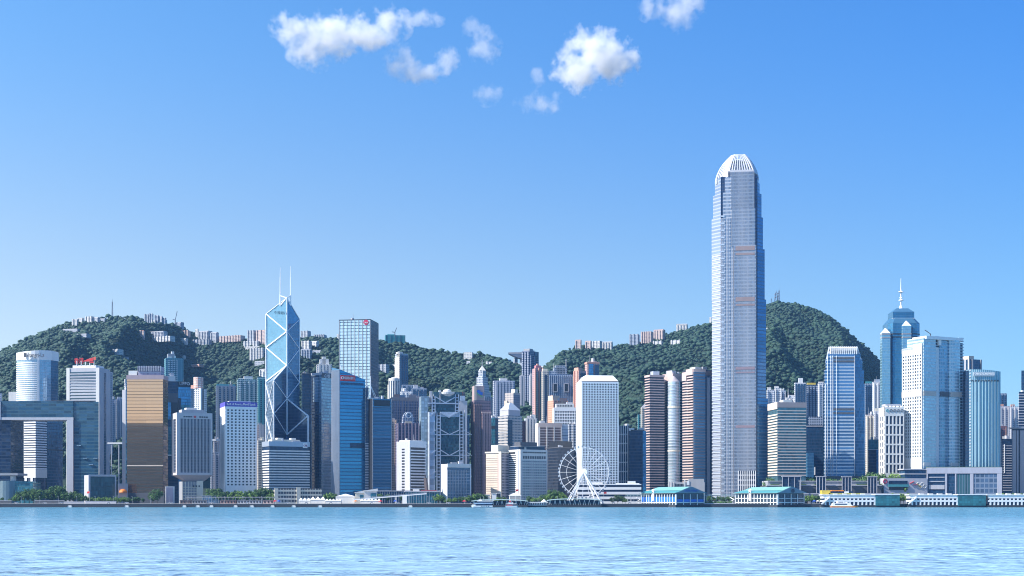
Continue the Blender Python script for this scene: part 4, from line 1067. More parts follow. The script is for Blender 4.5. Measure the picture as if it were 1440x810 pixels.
# ================================================================ mid-levels towers round the saddle
b = B('apartment_tower', 'very tall slim dark apartment tower breaking the skyline by the saddle', 'apartment tower', 734, 744.5, 756.5, 493, 2450, .5)
hc = facade('slim_dark_flats', (.16, .19, .28), (.05, .08, .16), 3.2, 3, .14, .25, .85, gm=.4)
b.core(hc, 'wall'); b.fins('R', 3, 2, b.W - 2, 0, b.H - 8, 3, 2, facade('slim_bay', (.34, .37, .46), (.08, .12, .22), 3.2, 3, .1, .3, .85), 'bay'); b.fins('L', 3, 2, b.D - 2, 0, b.H - 2, 2.5, 2, facade('slim_bay', None, None), 'bay')
b.roofbox(.1, .5, .1, .9, 4, grey); b.panel('R', .6 * b.W, b.W + .2, b.H - 14, b.H - .1, dblue, 'sky_lounge', 1.5)
b = B('apartment_tower', 'pale grey low annexe flanking the very tall slim tower', 'apartment tower', 730.5, 731, 738, 528, 2400, 1)
b.core(facade('pale_flats', (.52, .54, .58), (.2, .24, .32), 3.1, 3, .2, .3, .8), 'wall'); b.fins('R', 2, 2, b.W - 2, 0, b.H, 2.5, 1.5, lav, 'bay')
b = B('apartment_tower', 'white ribbed apartment tower squeezed between the slim dark and pink towers', 'apartment tower', 744, 745, 753, 527, 2330, 1)
b.core(facade('pale_flats', None, None), 'wall'); b.fins('R', 3, 1.5, b.W - 1.5, 0, b.H, 2, 1.5, offw, 'bay')
b = B('apartment_tower', 'pink-crowned apartment tower with teal window bays and arched tops', 'apartment tower', 748.5, 752, 763.5, 518, 2260, .7)
pf = facade('pink_flats', (.58, .36, .36), (.10, .18, .24), 3.1, 2.8, .22, .28, .85)
b.core(pf, 'wall'); b.fins('R', 2, .25 * b.W, .75 * b.W, 0, b.H - 6, 3.4, 1.8, facade('teal_bay', (.40, .42, .46), (.08, .24, .26), 3.1, 3, .1, .3, .9), 'bay'); b.fins('R', 3, 0.6, b.W - .6, 0, b.H + 1, 1.4, 2.2, salmon, 'pier')
b.roofbox(.2, .8, .2, .8, b.z(513.5) - b.H, paint('rose_roof', (.55, .22, .24), .6), 'crown'); b.roofbox(.4, .6, .3, .7, b.z(511) - b.H, salmon)
b = B('apartment_tower', 'cream-topped apartment tower with dark central bay beside the pink one', 'apartment tower', 761.5, 763, 771, 521, 2240, 1)
b.core(facade('cream_tower', (.70, .63, .52), (.14, .17, .24), 3.1, 2.8, .2, .28, .85), 'wall'); b.panel('R', .35 * b.W, .75 * b.W, 0, b.H - 7, navy, 'dark_bay', .9); b.roofbox(.1, .9, .1, .9, b.z(518.5) - b.H, cream, 'crown')


def twin_window_block():
    b = B('apartment_tower', 'broad steel-blue residential block with two square sky openings', 'apartment block', 770, 772, 805, 526, 2240, .4)
    W = b.W
    g = facade('steel_blue_flats', (.22, .29, .40), (.07, .12, .22), 3.2, 2.6, .16, .24, .9, gm=.4)
    b.core(g, 'wall')
    for a, c, p in ((.02, .24, 521), (.22, .78, 516.5), (.30, .70, 513.5)): MB().box(a * W, c * W, .1 * b.D + p % 3, .9 * b.D - p % 3, b.H - .5, b.z(p)).build('crown_tier', facade('crown_flats', (.36, .40, .47), (.12, .18, .28), 3.2, 2.6, .2, .25, .85), b.o)
    b.fins('R', 12, .02 * W, .98 * W, 0, b.H - 2, 1.3, 1.8, facade('pier_blue', (.36, .42, .52), (.3, .36, .46), 3.2, 9, .0, .6, .9, gm=.1), 'pier')
    for u in (.26, .73):
        b.panel('R', (u - .075) * W, (u + .075) * W, b.z(550.5), b.z(540), black, 'sky_opening', 2.6)
        for a, c, d, e in ((u - .09, u + .09, 540, 539), (u - .09, u + .09, 551.5, 550.5), (u - .1, u - .078, 551, 539), (u + .078, u + .1, 551, 539)): b.panel('R', a * W, c * W, b.z(d), b.z(e), lav, 'opening_frame', 3)
    b.mast(.24, .5, 18, .5); b.mast(.76, .5, 26, .6)
twin_window_block()
b = B('apartment_tower', 'salmon tower with stepped dark glass front next to the sky-opening block', 'apartment tower', 806.5, 814, 824, 521, 2230, 1)
pk = facade('salmon_flats', (.62, .38, .33), (.24, .16, .2), 3.1, 2.8, .24, .3, .8)
b.core(pk, 'wall'); b.panel('R', .25 * b.W, .95 * b.W, 0, b.H - 4, navy, 'glass_bay', 1.2); b.roofbox(.0, .5, .1, .9, 5, salmon); b.fins('L', 2, 3, b.D - 3, 0, b.H, 2.4, 1.6, salmon, 'pier')
b = B('apartment_tower', 'taller salmon and blue-glass tower with a white roof turret', 'apartment tower', 822.5, 826, 842.5, 509, 2270, .8)
b.core(pk, 'wall'); b.panel('R', .12 * b.W, .48 * b.W, 0, b.H - 3, blueg, 'glass_bay', 1.4); b.panel('R', .62 * b.W, .96 * b.W, 0, b.H - 5, dblue, 'glass_bay', 1.4); b.roofbox(.48, .64, .2, .6, 7, offw); b.ringbox(b.H - 2.5, b.H + .3, .6, salmon, 'parapet')
b = B('office_tower', 'salmon-orange stepped hotel block with cream roof turret', 'hotel', 770, 778, 799, 563, 1990, .6)
so = facade('orange_grid', (.66, .38, .26), (.22, .14, .14), 3.2, 2.7, .24, .28, .76)
b.core(so, 'wall'); b.roofbox(.0, .45, .1, .9, b.z(556) - b.H, paint('peach_turret', (.74, .52, .40), .7), 'turret'); b.roofbox(.45, .95, .1, .8, 4, salmon); b.fins('R', 5, 1, b.W - 1, 0, b.H, 1.0, .8, salmon, 'pier')
b = B('office_block', 'white office block with a regular grid of square black windows', 'office block', 777, 779, 812.5, 573, 1850, .6)
b.core(offw, 'wall'); b.punched('R', 9, 15, .03 * b.W, .97 * b.W, b.z(640), b.z(577), .62, .60, white, glass=navy, limit=100)
b.roofbox(.1, .85, .1, .8, b.z(567.5) - b.H, offw, 'roof_storey'); b.roofbox(.55, .8, .2, .6, b.z(565) - b.H, lav)
for k in range(6): MB().box((.15 + .11 * k) * b.W, (.2 + .11 * k) * b.W, .1 * b.D - .4, .1 * b.D + .2, b.H + 1.2, b.H + 3.6).build('roof_window', black, b.o)
b = B('office_tower', 'tower of pink-beige ribs and brown strip windows with white flanks', 'office tower', 753, 757, 790, 595, 1700, .5)
b.core(offw, 'wall'); b.panel('R', .03 * b.W, b.W, 0, b.z(601), brown, 'window_wall', .3)
b.fbands('R', 24, .03 * b.W, b.W, b.z(690), b.z(601), .36, .7, paint('pink_beige_band', (.60, .47, .42), .65), 'floor_band'); b.fins('R', 4, .05 * b.W, .98 * b.W, 0, b.z(600), 1.1, 1.2, offw, 'rib')
b.panel('R', -.2, b.W + .2, b.z(601), b.H + .4, paint('pink_beige_band', None), 'crown_band', .8); b.panel('L', 0, b.D, 0, b.H, white, 'end_wall', .4)
MB().box(b.W + .3, b.W + 9, 3, b.D, 0, b.z(596)).build('end_wing', facade('bluish_white_wall', (.62, .66, .72), (.4, .46, .55), 3.6, 40, 0, .3, .6, gm=.1), b.o)
b = B('apartment_tower', 'small bluish-white flats filling the gap left of the ribbed beige tower', 'apartment tower', 737, 739, 755, 588, 1880, .7)
b.core(facade('bluish_flats', (.48, .53, .60), (.14, .18, .26), 3.1, 3, .2, .28, .8), 'wall'); b.fins('R', 4, 2, b.W - 2, 0, b.H, 2.4, 1.4, offw, 'bay'); b.roofbox(.5, .9, .2, .8, 5, offw)
b = B('apartment_tower', 'dark red slab between the pyramid-roofed tower and bluish flats', 'apartment tower', 729, 729.6, 739.5, 592, 1860, .8)
b.core(facade('dark_red_flats', (.22, .10, .11), (.08, .08, .13), 3.2, 2.8, .2, .28, .8), 'wall'); b.fins('R', 3, 1, b.W - 1, 0, b.H, 1, .8, brown, 'pier')
b = B('office_block', 'near-black glazed block behind the white hotel and the big wheel', 'office block', 769, 785, 810, 629, 1650, 1)
b.core(facade('smoked_glass', (.03, .035, .05), (.03, .045, .075), 3.7, 2, .08, .25, .95, gm=.4, gr=.1), 'glass_wall'); b.roofbox(.05, .9, .2, .9, b.z(620) - b.H, black, 'roof_storey'); b.ringbox(b.H - .8, b.H + .2, .5, dgrey, 'parapet')
b = B('office_tower', 'thin white-windowed slab showing behind the porthole tower', 'office tower', 799, 799.5, 812, 596, 1800, 1)
b.core(facade('striped_slab', (.56, .56, .58), (.07, .09, .14), 3.5, 3, .1, .4, .9), 'wall'); b.fins('R', 3, .5, b.W - .5, 0, b.H, .9, .8, offw, 'pier')

# porthole tower
b = B('office_tower', 'white tower pierced by rows of round windows, sloping white roof', 'office tower', 810, 818, 870, 536.5, 1620, 1)
skinw = paint('porthole_wall', (.74, .76, .78), .45, .05, .15)
b.core(skinw, 'wall')
b.punched('R', 13, 40, .02 * b.W, .98 * b.W, b.z(681), b.z(538.5), .58, .6, skinw, rnd=True, limit=100)
b.punched('L', 9, 40, .05 * b.D, .95 * b.D, b.z(681), b.z(538.5), .45, .6, skinw, rnd=True, glass=paint('porthole_rim', (.55, .56, .58), .5), limit=100)
i = .13
MB().prism([(.01 * b.W, .01 * b.D), (.99 * b.W, .01 * b.D), (.99 * b.W, .99 * b.D), (.01 * b.W, .99 * b.D)], b.H + .9, b.z(527), top=[(i * b.W, 1.2 * i * b.D), ((1 - i) * b.W, 1.2 * i * b.D), ((1 - i) * b.W, (1 - i) * b.D), (i * b.W, (1 - i) * b.D)]).build('sloping_roof', white, b.o)
MB().box(.03 * b.W, .97 * b.W, .03 * b.D, .97 * b.D, b.H, b.H + .9).build('roof_recess', brown, b.o)
b = B('post_office', 'long low white building with dark ribbon windows at the foot of the porthole tower', 'post office', 812, 812.5, 901, 682, 1575, .3)
b.core(navy, 'glass_wall'); b.bands(4, 0, b.H, .55, white, .6, 'floor_band'); b.ringbox(b.H, b.H + 1.1, .6, white, 'parapet'); b.roofbox(.62, .98, .1, .9, b.z(679.5) - b.H, white, 'roof_storey'); b.roofbox(.80, .92, .2, .7, b.z(676.5) - b.H, white, 'lift_house'); b.roofbox(.15, .4, .2, .7, 3.5, offw)

b = B('office_tower', 'dark tower caged in white twin columns and thin cross bands', 'office tower', 869, 869.5, 886.5, 598.5, 1680, 1)
b.core(navy, 'glass_wall'); b.fins('R', 5, .6, .78 * b.W, 0, b.H, .9, 1, white, 'column'); b.fbands('R', 7, 0, .8 * b.W, b.z(690), b.H + .5, .06, 1.2, white, 'cross_band'); b.panel('R', .82 * b.W, b.W, 0, b.H - 1, dgrey, 'side_bay', .9)
b = B('office_block', 'dark navy glass block with a blue glass edge in front of the flats', 'office block', 884.5, 885, 908.5, 606, 1660, .9)
b.core(navy, 'glass_wall'); b.panel('R', .80 * b.W, b.W, 0, b.H, blueg, 'glass_strip', .5); b.roofbox(.1, .9, .1, .9, 1.5, dgrey); b.roofbox(-.02, .3, .1, .6, 3.4, offw)
b = B('apartment_tower', 'thin pale teal flats against the forested slope', 'apartment tower', 896.5, 897, 902, 583, 2000, 1)
b.core(tf, 'wall'); b.fins('R', 2, .8, b.W - .8, 0, b.H, 1.4, .9, tealr, 'bay')
b = B('apartment_tower', 'cream and orange flats with a small gabled roof by the dark trio of towers', 'apartment tower', 901, 901.5, 910, 573, 1960, 1)
b.core(facade('cream_flats', None, None), 'wall'); b.fins('R', 2, 1, b.W - 1, 0, b.H, 1.6, 1, cream, 'bay'); MB().prism([(0, 0), (b.W, 0), (b.W, b.D), (0, b.D)], b.H, b.z(567), top=[(.7 * b.W, .3 * b.D), (.9 * b.W, .3 * b.D), (.9 * b.W, .7 * b.D), (.7 * b.W, .7 * b.D)]).build('gable_roof', lav, b.o)


# the exchange trio
def exchange():
    pb = paint('pinkish_band', (.58, .44, .40), .6)
    gl = facade('dusk_ribbon_glass', (.03, .035, .05), (.04, .055, .085), 3.5, 1.8, .04, .1, 1, gm=.4, gr=.1)
    b = B('office_tower', 'dark tower of pinkish floor bands, first of the exchange trio', 'office tower', 907.5, 914, 933.5, 527.5, 1740, .7)
    b.core(gl, 'glass_wall'); b.bands(44, b.z(690), b.z(530), .36, pb, .7); b.ringbox(b.z(530), b.H + .4, .9, pb, 'crown_band'); b.roofbox(.3, .75, .2, .8, b.z(521.5) - b.H, alum)
    b = B('office_tower', 'rounded silver-glass tower with cone-capped bay, middle of the exchange trio', 'office tower', 933, 946, 961, 526, 1750, .8)
    b.core(gl, 'glass_wall'); b.bands(44, b.z(690), b.z(528), .3, brown, .6); b.ringbox(b.z(536), b.H + .5, .9, pb, 'crown_band'); b.roofbox(.1, .5, .2, .8, b.z(520.5) - b.H, lav)
    r = 8.0; cx, cy = .12 * b.W - 2, -1.5
    MB().cyl(cx, cy, 0, b.z(537), r, r, 28).build('rounded_bay', facade('silver_round_glass', (.50, .56, .62), (.42, .52, .58), 3.65, 60, .0, .28, 1, gm=.5, gr=.18, var=.3), b.o)
    MB().cyl(cx, cy, b.z(537), b.z(529), r * .98, .8, 28).build('cone_cap', paint('silver_pink_cap', (.52, .46, .46), .45, .1, .3), b.o)
    MB().cyl(.62 * b.W, 0, 0, b.z(537), 4.5, 4.5, 20).build('rounded_bay', gl, b.o)
    me = MB().cyl(.62 * b.W, 0, 0, 1.1, 4.9, 4.9, 20).mesh('bay_band', lav); copies(me, 'bay_band', b.o, [(0, 0, b.z(690) + k * 3.52) for k in range(38)])
    me = MB().cyl(cx, cy, 0, .9, r + .35, r + .35, 28).mesh('bay_band', alum); copies(me, 'bay_band', b.o, [(0, 0, b.z(690) + k * 3.52) for k in range(38)])
    for p in (573, 634): MB().cyl(cx, cy, b.z(p + 1.2), b.z(p - 1.2), r + .6, r + .6, 28).build('cream_belt', cream, b.o)  # two plain cream bands round the bay
    b = B('office_tower', 'pink-stepped tower with blue striped glass front, last of the exchange trio', 'office tower', 960, 975, 1003, 519, 1720, .8)
    sg = facade('striped_sky_glass', (.22, .17, .18), (.20, .34, .48), 3.6, 50, .0, .3, 1, gm=.7, gr=.1, var=.25)
    b.core(gl, 'glass_wall')
    b.fbands('L', 43, .45 * b.D, b.D + .4, b.z(690), b.z(527), .46, 1.2, pb); b.fbands('L', 41, .0, .5 * b.D, b.z(690), b.z(534), .44, .6, pb)
    b.panel('R', 0, .58 * b.W, 0, b.z(523), sg, 'glass_wall', 1.0); b.panel('R', .58 * b.W, b.W, 0, b.z(527), navy, 'glass_wall', .5); b.fins('R', 3, .68 * b.W, .8 * b.W, 0, b.z(530), .8, .9, lav, 'pier')
    b.panel('R', -.4, .6 * b.W, b.z(523), b.H + .4, pb, 'crown_band', 1.3); b.panel('R', .6 * b.W, b.W, b.z(527), b.z(521), brown, 'crown_band', .9); b.panel('L', .4 * b.D, b.D + .5, b.z(527), b.H + .4, pb, 'crown_band', 1.6); b.panel('L', .0, .4 * b.D, b.z(534), b.z(522), pb, 'crown_band', 1.2)
    b.roofbox(.2, .5, .2, .7, b.z(515.3) - b.H, offw)
exchange()
b = B('podium_building', 'grey stone podium with small arched slots behind the clock-tower pier', 'podium', 940, 940.5, 991, 678, 1600, .5)
b.core(paint('podium_stone', (.42, .41, .42), .7), 'wall'); b.roofbox(.55, .98, .0, .8, b.z(673.5) - b.H, paint('podium_stone', None), 'upper_block')
b.panel('R', .42 * b.W, .46 * b.W, 0, b.z(675), offw, 'white_pier', .8)
for k in range(7): b.panel('R', (.18 + .04 * k) * b.W, (.2 + .04 * k) * b.W, b.z(684), b.z(680.5), black, 'slot_window', .4)
b.panel('R', .05 * b.W, .08 * b.W, 0, b.H, offw, 'white_pier', .8); b.panel('R', .13 * b.W, .15 * b.W, 0, b.H, offw, 'white_pier', .8); b.panel('R', .50 * b.W, .57 * b.W, b.z(682), b.z(676), white, 'sign_plate', .6)


# ================================================================ the tallest tower
def tallest():
    Y = 1640; base = 3.4
    t = thing('supertall_tower', 'tallest tower, silver and lilac, stepping in to a crown of white claws', 'skyscraper', (X(1038.5, Y + 33), Y + 33, base), R(-9.3))
    z = lambda p: Z(p, Y) - base
    x = lambda p: (p - 1038.5) / F * Y
    silv = facade('lilac_silver_wall', (.54, .54, .58), (.20, .26, .35), 4.2, 1.45, .13, .34, .97, gm=.6, gr=.16, wr=.32, var=.5, tilt=.02, wmet=.35)
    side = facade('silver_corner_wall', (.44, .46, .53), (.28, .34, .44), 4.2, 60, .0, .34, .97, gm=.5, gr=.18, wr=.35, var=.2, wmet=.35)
    shade = facade('shaded_corner_wall', (.08, .15, .26), (.06, .18, .36), 4.2, 60, .0, .3, .97, gm=.6, gr=.14, wr=.35, var=.3, wmet=.3)  # corner turned from the sun: its shade is part of the wall colour
    secs = [(706, 560, 1002, 1079.5), (560, 420, 1001.4, 1077), (420, 349, 1000.8, 1075), (349, 304, 1000.8, 1072.6), (304, 271, 1002.8, 1070.6), (271, 256, 1005.5, 1068), (256, 247, 1008.5, 1065.5)]
    f0, f1 = 1014.5, 1064
    for k, (pa, pb, l, r) in enumerate(secs):
        zl, zh = z(pa), z(pb); e = .01 * k
        d = x(r) - x(l)
        yb = 66 - (d < 0)
        # corner blocks recede obliquely on both sides, the middle is a deep core
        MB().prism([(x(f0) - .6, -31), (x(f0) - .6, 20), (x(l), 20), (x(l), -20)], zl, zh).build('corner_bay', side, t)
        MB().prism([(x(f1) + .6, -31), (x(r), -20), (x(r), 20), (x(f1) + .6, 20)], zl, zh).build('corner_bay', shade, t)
        MB().box(x(l), x(r), 20.02, 30 - k, zl, zh).build('rear_bay', side, t)
    MB().box(x(f0) - .5, x(f1) + .5, -30.4, 28, 0, z(247)).build('core', facade('seam_dark_glass', (.03, .05, .10), (.03, .06, .13), 4.2, 1.5, .1, .2, .95, gm=.5, gr=.1), t)
    MB().box(x(1014.6), x(1031.2), -33.0, -30.5, 0, z(306)).build('front_bay', silv, t); MB().box(x(1017), x(1030.6), -32.6, -30.45, z(306), z(270)).build('front_bay', silv, t); MB().box(x(1019.5), x(1030.4), -32.2, -30.45, z(270), z(248)).build('front_bay', silv, t)
    MB().box(x(1031.8), x(1063), -34.0, -30.5, 0, z(346)).build('front_bay', silv, t); MB().box(x(1029.5), x(1061.6), -33.6, -30.5, z(346), z(293)).build('front_bay', silv, t); MB().box(x(1027.5), x(1060.4), -33.2, -30.5, z(293), z(241)).build('front_bay', silv, t)
    # real depth: thin fins and floor ledges
    for a, c, n, zt, y in ((1032.3, 1062.6, 22, 346, -34.0), (1028.2, 1060, 23, 241, -33.6), (1015, 1031, 8, 306, -33)):
        zb = 0 if zt != 241 else z(346)
        me = MB().box(-.13, .13, y - .45, y + .2, 0, z(zt) - zb).mesh('mullion', lav)
        copies(me, 'mullion', t, [(x(a) + (x(c) - x(a)) * i / (n - 1), 0, zb) for i in range(n)])
    # oblique corner ledges on the sunny side
    me = MB().prism([(x(f0) - .8, -31.6), (x(f0) - .8, -30.6), (x(1001.6), -19.5), (x(1001.6) - .4, -20.4)], 0, 1.6).mesh('floor_ledge', alum)
    copies(me, 'floor_ledge', t, [(0, 0, 6 + 4.2 * i) for i in range(70)])
    me = MB().prism([(x(f0) - .2, -32.9), (x(1019), -32.9), (x(1019), -33.5), (x(f0) - .2, -33.5)][::-1], 0, 1.7).mesh('corner_ledge', alum)
    copies(me, 'corner_ledge', t, [(0, 0, 6 + 8.4 * i) for i in range(41)])
    lou = paint('rust_louvre', (.27, .20, .20), .6); lou2 = paint('plum_louvre', (.26, .19, .22), .6)
    for p, w, mm in ((349.5, 6, lou), (357.5, 3, lou), (421, 6, lou), (429, 2.6, lou), (518, 4, lou2), (524, 2, lou2), (600, 3.5, lou2)):
        MB().box(x(1034.5), x(1061), -34.7, -33.9, z(p + w / 2), z(p - w / 2)).build('louvre_band', mm, t)
    for k in range(10): MB().box(x(1038 + k * 2.6), x(1038.9 + k * 2.6), -35.2, -34.0, z(697), z(662)).build('entrance_column', white, t)
    for p in (668, 675, 682): MB().box(x(1037), x(1063), -34.9, -34.0, z(p + .9), z(p - .6)).build('entrance_beam', lav, t)
    MB().box(x(1038), x(1062.5), -34.5, -33.95, z(692), z(662)).build('entrance_glass', navy, t)
    # crown: white claws curving inwards all round
    zc0, zc1 = z(257), Z(219.3, Y + 26) - base; cx0 = x(1037.5); clawm = paint('claw_silver', (.60, .62, .67), .4, .05, .15)
    def prof(px, py, q):
        a = .71 if px < cx0 else .62
        return Vector((cx0 + (px - cx0) * (1 - a * q ** 2.0), py * (1 - .62 * q ** 2.0), zc0 + (zc1 - zc0) * q))
    def claw(px, py, q0, w=1.15):
        n = 7; m = MB(); pts = [prof(px, py, q0 + (1 - q0) * i / n) for i in range(n + 1)]
        for i in range(n): m.bar(pts[i], pts[i + 1] + (pts[i + 1] - pts[i]) * .05, w, 1.6)
        m.build('crown_claw', clawm, t)
    def row(n, fa, fb, q0, w=1.15):
        for i in range(n):
            q = i / (n - 1); claw(fa[0] + (fb[0] - fa[0]) * q, fa[1] + (fb[1] - fa[1]) * q, q0, w)
    row(10, (x(1024.5), -32), (x(1061), -32), .38, .85)
    row(10, (x(1024.5), 31), (x(1061), 31), .38)
    row(16, (x(1006.3), -20), (x(1006.3), 21), -.05, 1.5)
    row(14, (x(1066.5), -21), (x(1066.5), 22), .2, 1.3)
    row(7, (x(1007.5), -21.5), (x(1022), -31), .05, 1.4)
    row(4, (x(1065.5), -23), (x(1062.5), -30), .3, 1.2)
    ring = [(x(1008), -17.5), (x(1025), -29), (x(1059.5), -29), (x(1064.5), -17.5), (x(1064.5), 19), (x(1056), 27), (x(1026), 27), (x(1008), 19)]
    cw = facade('crown_white_core', (.42, .44, .50), (.30, .33, .40), 4, 3.4, .3, .2, .6, gm=.2)
    for qa, qb in ((.03, .3), (.3, .5), (.5, .66), (.66, .78)):
        A = [prof(p[0], p[1], qa) for p in ring]; Bq = [prof(p[0], p[1], qb) for p in ring]
        MB().prism([(p.x, p.y) for p in A], A[0].z, Bq[0].z, top=[(p.x, p.y) for p in Bq]).build('crown_core', cw, t)
    MB().box(x(1026.5), x(1059.5), -32.8, -30, z(241), z(238.8)).build('crown_ledge', lav, t)
tallest()

# ---------------------------------------------------------------- west of the tallest tower
def flats(label, pl, pr, top, Y, m, n=3, baym=None, roof=None, name='apartment_tower', ratio=.8, group=None):
    b = B(name, label, 'apartment tower', pl, pl + .6, pr, top, Y, ratio, group=group)
    b.core(m, 'wall')
    if n: b.fins('R', n, .12 * b.W, .88 * b.W, 0, b.H - 2, .12 * b.W, 1.8, baym or offw, 'bay')
    if roof: b.roofbox(*roof)
    return b
wf2 = facade('white_flats_dense', (.66, .67, .71), (.16, .2, .28), 3.1, 2.8, .22, .3, .8)
gf = facade('grey_blue_flats', (.36, .42, .52), (.10, .14, .22), 3.1, 2.8, .2, .3, .82)
flats('white twin-topped flats at the foot of the peak beside the tallest tower', 1078, 1090, 548, 2200, wf2, 2, gf, (.1, .5, .2, .8, 4, offw))
flats('taller white flats with a crenellated top against the shaded slope', 1089, 1099, 545.5, 2240, wf2, 2, offw, (.0, .6, .2, .8, 3, offw))
flats('grey-blue flats stepping down behind the beige striped tower', 1097.5, 1105, 549, 2210, gf, 2, lav)
flats('small white block with a thin roof mast behind the striped tower', 1104, 1118, 559, 2150, wf2, 3, offw, (.4, .9, .2, .8, 4, white)).mast(.3, .5, 14, .5)
flats('tall white-fronted apartment tower with slim bays near the shaded slope', 1117, 1133, 538, 2100, wf2, 4, dblue, (.35, .75, .2, .8, 7, white))
flats('dark blue flats with yellow crown boxes', 1133, 1150.5, 541, 2110, facade('dark_flats', (.10, .14, .22), (.04, .07, .13), 3.1, 2.8, .16, .3, .85), 4, gf, (.1, .8, .1, .8, 3, yellp))
flats('white flats with stacked zigzag balconies next to the fin-crowned tower', 1150, 1160, 538.5, 2080, wf2, 2, white, (.1, .9, .1, .9, 2, offw))
b = B('office_tower', 'beige-striped tower with green glass front and tilted pale flank', 'office tower', 1080.5, 1093.5, 1133.5, 566, 1603, 1)
eg = facade('green_band_glass', (.05, .10, .13), (.12, .24, .28), 4.0, 2.2, .03, .1, 1, gm=.6, gr=.1, var=.4)
b.core(eg, 'glass_wall'); bb = paint('oatmeal_band', (.55, .45, .40), .6); bl = paint('sunlit_band', (.74, .62, .50), .6)  # flank bands are a lighter copy, sunlight put into the colour
b.fbands('R', 23, 0, b.W, b.z(669), b.z(574), .36, .6, bb); b.fbands('L', 23, 0, b.D + .5, b.z(669), b.z(580), .5, .8, bl)
b.panel('R', -.4, b.W + .3, b.z(573), b.H + .3, paint('taupe_crown', (.30, .25, .25), .6), 'crown_band', .8); b.panel('L', 0, b.D, b.z(575), b.H + .3, bl, 'crown_band', 1.0); b.ringbox(0, b.z(670), -.4, dgrey, 'undercroft'); b.roofbox(.3, .6, .3, .7, 4, offw)
b = B('office_block', 'dark blue curtain-wall block between the beige-striped and fin-crowned towers', 'office block', 1133, 1134, 1160, 586, 1760, .6)
b.core(dblue, 'glass_wall'); b.ringbox(b.z(600), b.z(598.6), .5, lav, 'string_course'); b.panel('R', .1 * b.W, .9 * b.W, b.z(598), b.H, gf, 'attic_grid', .5); b.panel('R', -.1, .35 * b.W, 0, b.z(637), blueg, 'lower_wing', 6)
MB().box(.36 * b.W, .42 * b.W, -6.5, -5.5, b.z(668), b.z(657)).build('sign_plate', white, b.o)


def fin_tower():
    b = B('skyscraper', 'blue-and-white banded tower with chamfered shoulders and crown of white fins', 'skyscraper', 1159, 1161, 1217.5, 555, 1660, .8)
    W, D, z = b.W, b.D, b.z
    X0 = lambda p: b.u('R', p)
    g = facade('blue_white_bands', (.50, .56, .64), (.10, .24, .44), 4.0, 50, .0, .42, 1, gm=.65, gr=.1, var=.3, wr=.35, wmet=.3)
    g2 = facade('blue_flank_glass', (.08, .16, .28), (.07, .20, .38), 4.0, 1.6, .05, .2, 1, gm=.65, gr=.1, var=.35)
    for l, r, p0, p1, k in ((1159.5, 1217, 705, 540, 0), (1160, 1215.5, 540, 520, 1), (1162, 1213.5, 520, 505, 2), (1164.5, 1211, 505, 497, 3)):
        MB().box(X0(l), X0(1201.6), -.01 * k, D - k, z(p0), z(p1)).build('glass_wall', g, b.o)
        MB().box(X0(1201.7), X0(r), 2.5, D - k, z(p0), z(p1)).build('flank_wall', g2, b.o)
    for p, w in ((1160.2, .9), (1163.5, .4), (1168, .5), (1170.8, .5), (1176, .3)): MB().box(X0(p), X0(p) + w, -1, .2, 0, z(500 if p > 1162 else 540)).build('white_fin', white, b.o)
    MB().box(X0(1201.2), X0(1202), -.9, 2.6, 0, z(500)).build('white_fin', lav, b.o)
    for p in (503.6, 508.2, 575.5, 581): MB().box(X0(1172), X0(1200.8), -.6, .2, z(p + 1.5), z(p - 1.3)).build('louvre_band', dgrey, b.o)
    zt = z(487.2)
    for i in range(14):
        q = i / 13; p = 1168 + q * 36
        MB().box(X0(p), X0(p) + .9, -.4, 2, z(498), zt).build('crown_fin', steelw, b.o)
        MB().box(X0(p), X0(p) + .9, D - 4, D - 2, z(498), zt).build('crown_fin', steelw, b.o)
    for s, p0, p1 in ((0, 1162, 1167), (1, 1213, 1206)):
        for j in range(5): MB().bar((X0(p0), 4 + j * (D - 8) / 4, z(510)), (X0(p1), 4 + j * (D - 8) / 4, zt), 1.4).build('crown_fin', steelw, b.o)
    MB().box(X0(1166), X0(1209), 3, D - 5, z(497), z(493)).build('roof_block', lav, b.o)
    MB().box(X0(1160), X0(1217), -1.2, D, z(690), z(669.5)).build('entrance_storey', dgrey, b.o)
fin_tower()

flats('dark slim flats seen past the fin-crowned tower', 1216, 1227, 539, 2180, gf, 3, dblue, (.1, .9, .1, .8, 3, tealr))
flats('white flats with a dark square sky opening near the top', 1226.5, 1241, 537, 2130, wf2, 3, white, (.2, .8, .2, .8, 4, alum)).panel('R', 8, 16, 0, 4, black, 'sky_opening', 1)
flats('little cream and red old flats below the white sky-opening tower', 1217, 1230, 583, 1950, facade('old_flats', (.60, .56, .54), (.24, .14, .16), 3, 2.6, .22, .3, .75), 3, cream)
flats('second little block of old white flats beside the spired tower', 1229, 1241, 578, 1930, wf2, 3, lav, (.1, .5, .2, .8, 4, cream))
b = B('office_block', 'small dark block with a teal attic between the two pale towers', 'office block', 1221, 1221.5, 1236.5, 618, 1720, .7)
b.core(navy, 'glass_wall'); b.panel('R', -.1, b.W, b.z(632), b.H, tealg, 'attic', .5); b.panel('R', .72 * b.W, .95 * b.W, 0, b.z(633), blueg, 'glass_strip', .4); b.ringbox(b.z(632.6), b.z(631.6), .7, lav, 'ledge')


